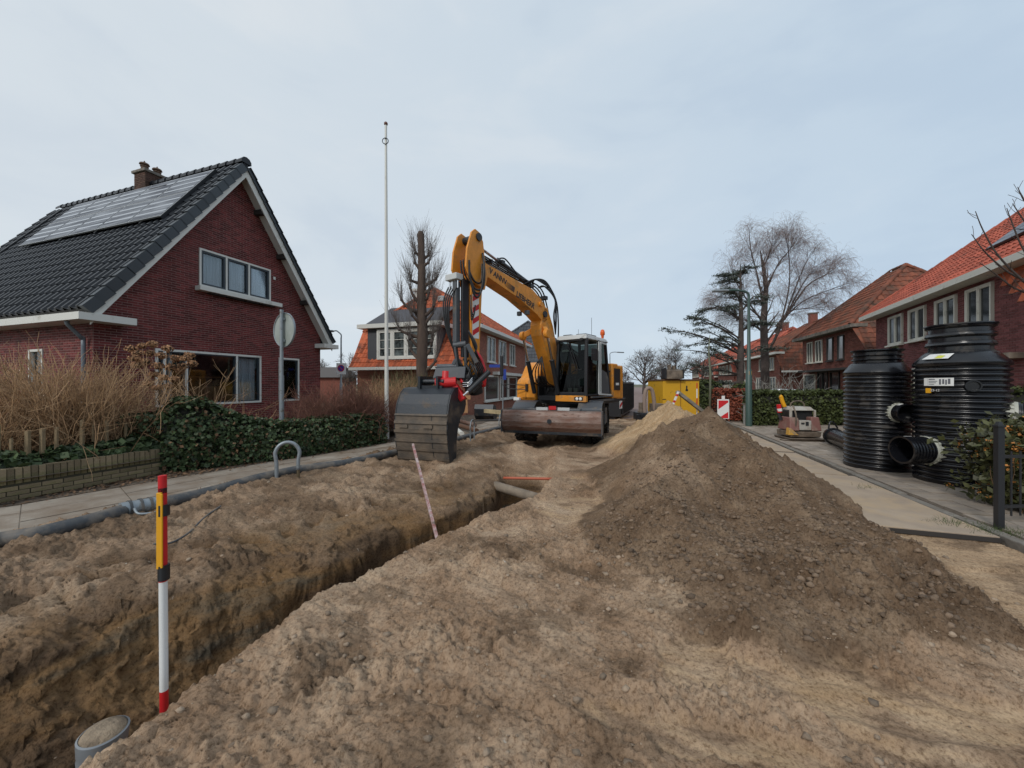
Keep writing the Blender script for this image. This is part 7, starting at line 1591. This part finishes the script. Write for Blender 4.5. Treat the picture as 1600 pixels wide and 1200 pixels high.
twig_bush('olive twiggy bush before the brick house wall, behind the flagpole', [(-5.6, 16.2), (-4.4, 16.2), (-3.3, 15.5)], 500, [2.2, 2.3, 2.0], mat('olive_twig', (.13, .12, .055), .85, island=.4), 10, lean=.9, sub=4, wob=.15, base=.1, spread=.9, rad=.006)
twig_bush('bare twigs sprouting in front of the large window of the red house', [(-7.5, 8.7), (-7.1, 8.9), (-6.8, 9.1)], 22, [1.7, 2.1, 1.8], M_twigtan, 11, lean=.9, sub=4, wob=.12, base=.3, spread=.5, rad=.006)
# hydrangea with dried heads
def hydrangea():
    r = np.random.default_rng(15); o = thing('hydrangea_bush', 'hydrangea with round dried brown flower heads in front of the red house window', 'bush', frame((-7.4, 8.2, 0), 0)); P = []; pos = []
    heads = [(215, 552), (238, 538), (252, 556), (262, 545), (228, 565), (275, 560), (290, 560), (300, 568), (247, 572), (266, 574), (282, 580), (216, 570), (240, 585), (256, 590), (232, 600), (272, 592), (205, 545), (222, 540), (296, 555), (210, 560), (262, 604), (245, 606), (286, 572), (234, 552)]
    k = MB(); 
    for px, py in heads:
        D = 8.1+r.uniform(-.35, .45); h = np.array(W(px, py, D))-np.array([-7.4, 8.2, 0]); base = np.array([r.uniform(-.3, .5), r.uniform(-.2, .4), .3]); mid = (h+base)/2+r.normal(size=3)*.08
        P.append((np.array([list(v) for v in spline([tuple(base), tuple(mid), tuple(h)], 4)]), np.linspace(.009, .005, 9))); R0 = .075+.035*r.random(); nrm = r.normal(size=(150, 3)); nrm /= np.linalg.norm(nrm, axis=1, keepdims=True); pos.append((h+nrm*R0*np.array([1.1, 1.1, .8])*(.75+.3*r.random((150, 1))), nrm))
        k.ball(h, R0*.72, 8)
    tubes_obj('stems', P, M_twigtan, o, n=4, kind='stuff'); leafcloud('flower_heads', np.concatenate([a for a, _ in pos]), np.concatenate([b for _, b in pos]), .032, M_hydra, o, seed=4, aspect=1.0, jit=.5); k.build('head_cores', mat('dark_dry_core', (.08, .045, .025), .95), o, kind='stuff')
hydrangea()
# garden wall: mossy soldier bricks, ivy trailing on top, pillar and stakes
def garden_wall():
    a, b = Vector((-7.25, 4.55, 0)), Vector((-6.42, 6.85, 0)); d = (b-a); L_ = d.length; r = thing('garden_wall', 'low mossy brick garden wall with upright coping bricks under trailing ivy', 'wall', frame(a, math.atan2(d.y, d.x)))
    MB().bx(0, L_, 0, .2, 0, .50).build('wall_core', mat('mossy_joint', (.06, .055, .035), .95), r); ms = None; n = int(L_/.072)
    for i in range(n):
        o = MB().bx(-.031, .031, -.015, .21, -.11, .11).build('brick', M_oldbrick, r, bevel=0) if ms is None else bpy.data.objects.new('brick', ms)
        if ms is None: ms = o.data
        else: C.objects.link(o); o.parent = r
        o.matrix_basis = Matrix.Translation((.036+i*.072, random.uniform(-.006, .006), .405+random.uniform(-.004, .004))) @ Matrix.Rotation(random.uniform(-.02, .02), 4, 'Y')
    m2 = None
    for j in range(4):
        for i in range(int(L_/.215)+1):
            x = .107+i*.215-(.107 if j % 2 else 0)
            if x > L_-.05: continue
            o = MB().bx(-.101, .101, -.014, .03, -.029, .029).build('brick', M_oldbrick, r) if m2 is None else bpy.data.objects.new('brick', m2)
            if m2 is None: m2 = o.data
            else: C.objects.link(o); o.parent = r
            o.matrix_basis = Matrix.Translation((max(x, .09), random.uniform(-.004, .004), .03+j*.067))
    pl = thing('wall_pillar', 'short brick pillar ending the garden wall at the left edge', 'pillar', frame(a+Vector((-.18, -.18, 0)), math.atan2(d.y, d.x)))
    MB().bx(-.28, .14, -.05, .3, 0, .74).build('pillar_core', mat('mossy_joint', (.06, .055, .035), .95), pl); m3 = None
    for j in range(10):
        for i in range(2):
            o = MB().bx(-.098, .098, -.075, .1, -.031, .031).build('brick', M_oldbrick, pl) if m3 is None else bpy.data.objects.new('brick', m3)
            if m3 is None: m3 = o.data
            else: C.objects.link(o); o.parent = pl
            o.matrix_basis = Matrix.Translation((-.17+i*.205, random.uniform(-.005, .003), .04+j*.07))
    MB().bx(-.31, .17, -.09, .33, .74, .80).build('pillar_cap', M_oldbrick, pl, bevel=.01)
garden_wall()
hedge('trailing_ivy', 'dark ivy trailing over the top of the mossy garden wall', 'ivy', [(-7.32, 4.7), (-6.95, 5.6), (-6.45, 6.9)], lambda t: np.interp(t, [0, .15, .5, 1], [.70, .72, .66, .74]), .42, 2600, .085, M_ivy, 22, base=.47, core=False)
stk = [(-3, 664, 5.3, .025), (17, 684, 5.35, .022), (43, 672, 5.5, .035), (66, 668, 5.6, .035), (88, 667, 5.75, .026), (128, 655, 6.1, .03), (145, 662, 6.3, .02), (166, 656, 6.4, .03), (196, 660, 6.7, .025)]
labs = ['leftmost short wooden stake, half out of frame at the left edge', 'shortest round-topped wooden stake next to the pillar', 'first of three taller wooden stakes left of centre of the garden wall', 'widest wooden stake, middle of the three tall ones on the wall', 'thin wooden stake, rightmost of the three tall ones', 'wooden stake half hidden by the left part of the twig bush', 'slim wooden stake inside the tan bush', 'wooden stake in the tan bush above the mossy end of the wall', 'rightmost wooden stake close to the ivy hedge']
for (px, py, D, w_), lab in zip(stk, labs):
    p = W(px, py, D); o = thing('wooden_stake', lab, 'stake', frame((p.x, p.y, .3), random.uniform(-.2, .2)), 'wooden stakes behind the garden wall'); h = p.z-.3
    MB().hexa([(-w_, -w_*.6, 0), (w_, -w_*.6, 0), (w_, w_*.6, 0), (-w_, w_*.6, 0), (-w_*.9+.01, -w_*.6, h-.02), (w_*.9, -w_*.6, h), (w_*.9, w_*.6, h), (-w_*.9, w_*.6, h-.02)]).build('stake', M_wood, o, bevel=.006)
# garden soil behind the wall and hedge
b = MB(); b.add([(-7.15, 4.6, .36), (-6.3, 6.9, .36), (-5.2, 8.9, .32), (-3.4, 12, .22), (-4.6, 14.5, .2), (-8.1, 15.6, .28), (-10.1, 8.9, .36), (-17, 9.5, .36), (-17, 3, .36)], [(0, 1, 2, 3, 4, 5, 6, 7, 8)]); struct(b.build('garden_soil', M_litter))
# --- right side hedges
A0, A1_ = G(1183, 668), G(1345, 664)
hedge('yew_hedge', 'clipped green-brown yew hedge behind the plate compactor on the right', 'hedge', [(9.7, 14.5), (11.6, 14.7), (13.4, 14.9), (15.5, 15.1)], lambda t: 1.42+0*t, 1.0, 16000, .06, M_yew, 41, aspect=2.0)
hedge('beech_hedge', 'copper-leaved beech hedge between the barrier board and the lamp post', 'hedge', [(9.6, 17.0), (11.0, 17.0)], lambda t: 1.45+0*t, .9, 5200, .085, M_beech, 42)
hedge('evergreen_hedge', 'dark green hedge right of the yellow container, left of the beech hedge', 'hedge', [(9.3, 19.6), (11.0, 19.8)], lambda t: 1.55+.2*np.sin(t*5), 1.2, 4000, .09, M_yew, 43)
hedge('evergreen_hedge', 'green shrubbery behind the beech hedge under the cedar', 'hedge', [(11.0, 21.5), (14.2, 22.0)], lambda t: 1.6+.35*np.sin(t*7), 1.2, 4200, .09, M_yew, 44)
hedge('garden_hedge', 'green hedge below the window with the man, right of the larger chamber', 'hedge', [(10.9, 8.1), (12.4, 7.3)], lambda t: 1.62+0*t, .8, 3000, .05, M_yew, 45)
def conifer():
    r = np.random.default_rng(51); o = thing('conifer', 'small pointed dark conifer between the two chambers before the purple-brown house', 'tree', frame((16.1, 15.6, 0), 0)); n = 5000; t = r.random(n)**.7; a = r.random(n)*6.28; R0 = .85*(1-t)*(.6+.5*r.random(n)); z = .3+t*2.9
    P = np.stack([R0*np.cos(a), R0*np.sin(a), z], -1); N = np.stack([np.cos(a), np.sin(a), .6+0*a], -1); leafcloud('foliage', P, N, .08, mat('conifer_leaf', (.045, .058, .025), .8, island=.4), o, seed=5, aspect=2.6); MB().tube([(0, 0, 0), (0, 0, 3.0)], [.07, .02], 8).build('trunk', M_barkdark, o)
conifer()
def edge_bush():
    r = np.random.default_rng(52); o = thing('variegated_bush', 'green bush with orange-yellow leaf tips growing through the railing at the right edge', 'bush', frame((6.6, 4.6, 0), 0)); n = 6000
    P = np.stack([r.normal(.25, .42, n), r.normal(.15, .28, n), r.uniform(.1, 1.28, n)], -1); P[:, 2] = np.minimum(P[:, 2], .9+.5*(P[:, 0]+.4)+.1*r.random(n)); P[:, 0] = np.maximum(P[:, 0], -.42+.25*np.abs(P[:, 2]-.9)+.1*r.random(n)); N = r.normal(size=(n, 3)); N[:, 2] += .6; leafcloud('foliage', P, N, .052, M_holly, o, seed=6, aspect=1.7)
    c = P[r.integers(0, n, 260)]; Q_ = np.repeat(c, 8, 0)+r.normal(size=(2080, 3))*.022; leafcloud('orange_tips', Q_, r.normal(size=(2080, 3))+[0, 0, 1], .026, M_berry, o, seed=7)
    S_ = []
    for k in range(60): q, _ = wander(r, (r.normal(.25, .2), r.normal(.1, .15), 0), (r.normal()*.4, r.normal()*.4, 1), r.uniform(.6, 1.3), 5, .12); S_.append((q, np.linspace(.008, .003, 6)))
    tubes_obj('stems', S_, M_twigtan, o, kind='stuff')
edge_bush()
# pale lichened espalier twigs over the car
twig_bush('pale lichened bare shrub tangled behind the green lamp post above the hedge', [(11.2, 16.6), (12.2, 16.8), (13.2, 17.0)], 110, [1.9, 2.2, 1.8], mat('pale_lichen_twig', (.30, .29, .26), .9, island=.3), 61, lean=1.5, sub=6, wob=.25, base=.2, spread=.8, rad=.009)
twig_bush('low olive shrub before the far hedge right of the yellow container', [(8.4, 18.0), (9.0, 18.3)], 120, [.7, .8], mat('olive_twig', (.13, .12, .055), .85, island=.4), 62, lean=1.2, sub=4, wob=.2, base=.05, spread=.6, rad=.006)
# grass tufts and weeds at the kerb by the fence
def grass():
    r = np.random.default_rng(71); P = []
    for (x, y, n, s) in [(5.45, 4.15, 260, .16), (5.2, 4.4, 120, .12), (5.75, 4.0, 200, .16), (9.7, 14.2, 250, .5), (10.8, 14.2, 250, .5), (5.6, 5.9, 60, .1)]:
        for _ in range(n): b = np.array([x+r.normal()*s, y+r.normal()*s*.6, .04]); q, _d = wander(r, b, (r.normal()*.6, r.normal()*.6, 1), r.uniform(.03, .09), 3, .2); P.append((q, np.linspace(.0022, .0006, 4)))
    o = tubes_obj('grass', P, M_grass, None, kind='stuff'); tag(o, 'short weeds growing along the kerb and hedge foot on the right', 'grass', kind='stuff')
grass()
# dead leaves on the left verge
def litter():
    r = np.random.default_rng(72); n = 2600; t = r.random(n); x = -7.6+4.0*t+r.normal(size=n)*.22; y = 4.6+6.2*t+r.normal(size=n)*.2; P = np.stack([x, y, np.full(n, .068)], -1)
    o = leafcloud('dead_leaves', P, np.tile([0, 0, 1.], (n, 1)), .035, mat('dead_leaf', (.15, .085, .045), .9, island=.5), None, jit=.35, seed=9); tag(o, 'dead leaves and twigs littering the verge below the wall and hedge', 'leaf litter', kind='stuff')
litter()
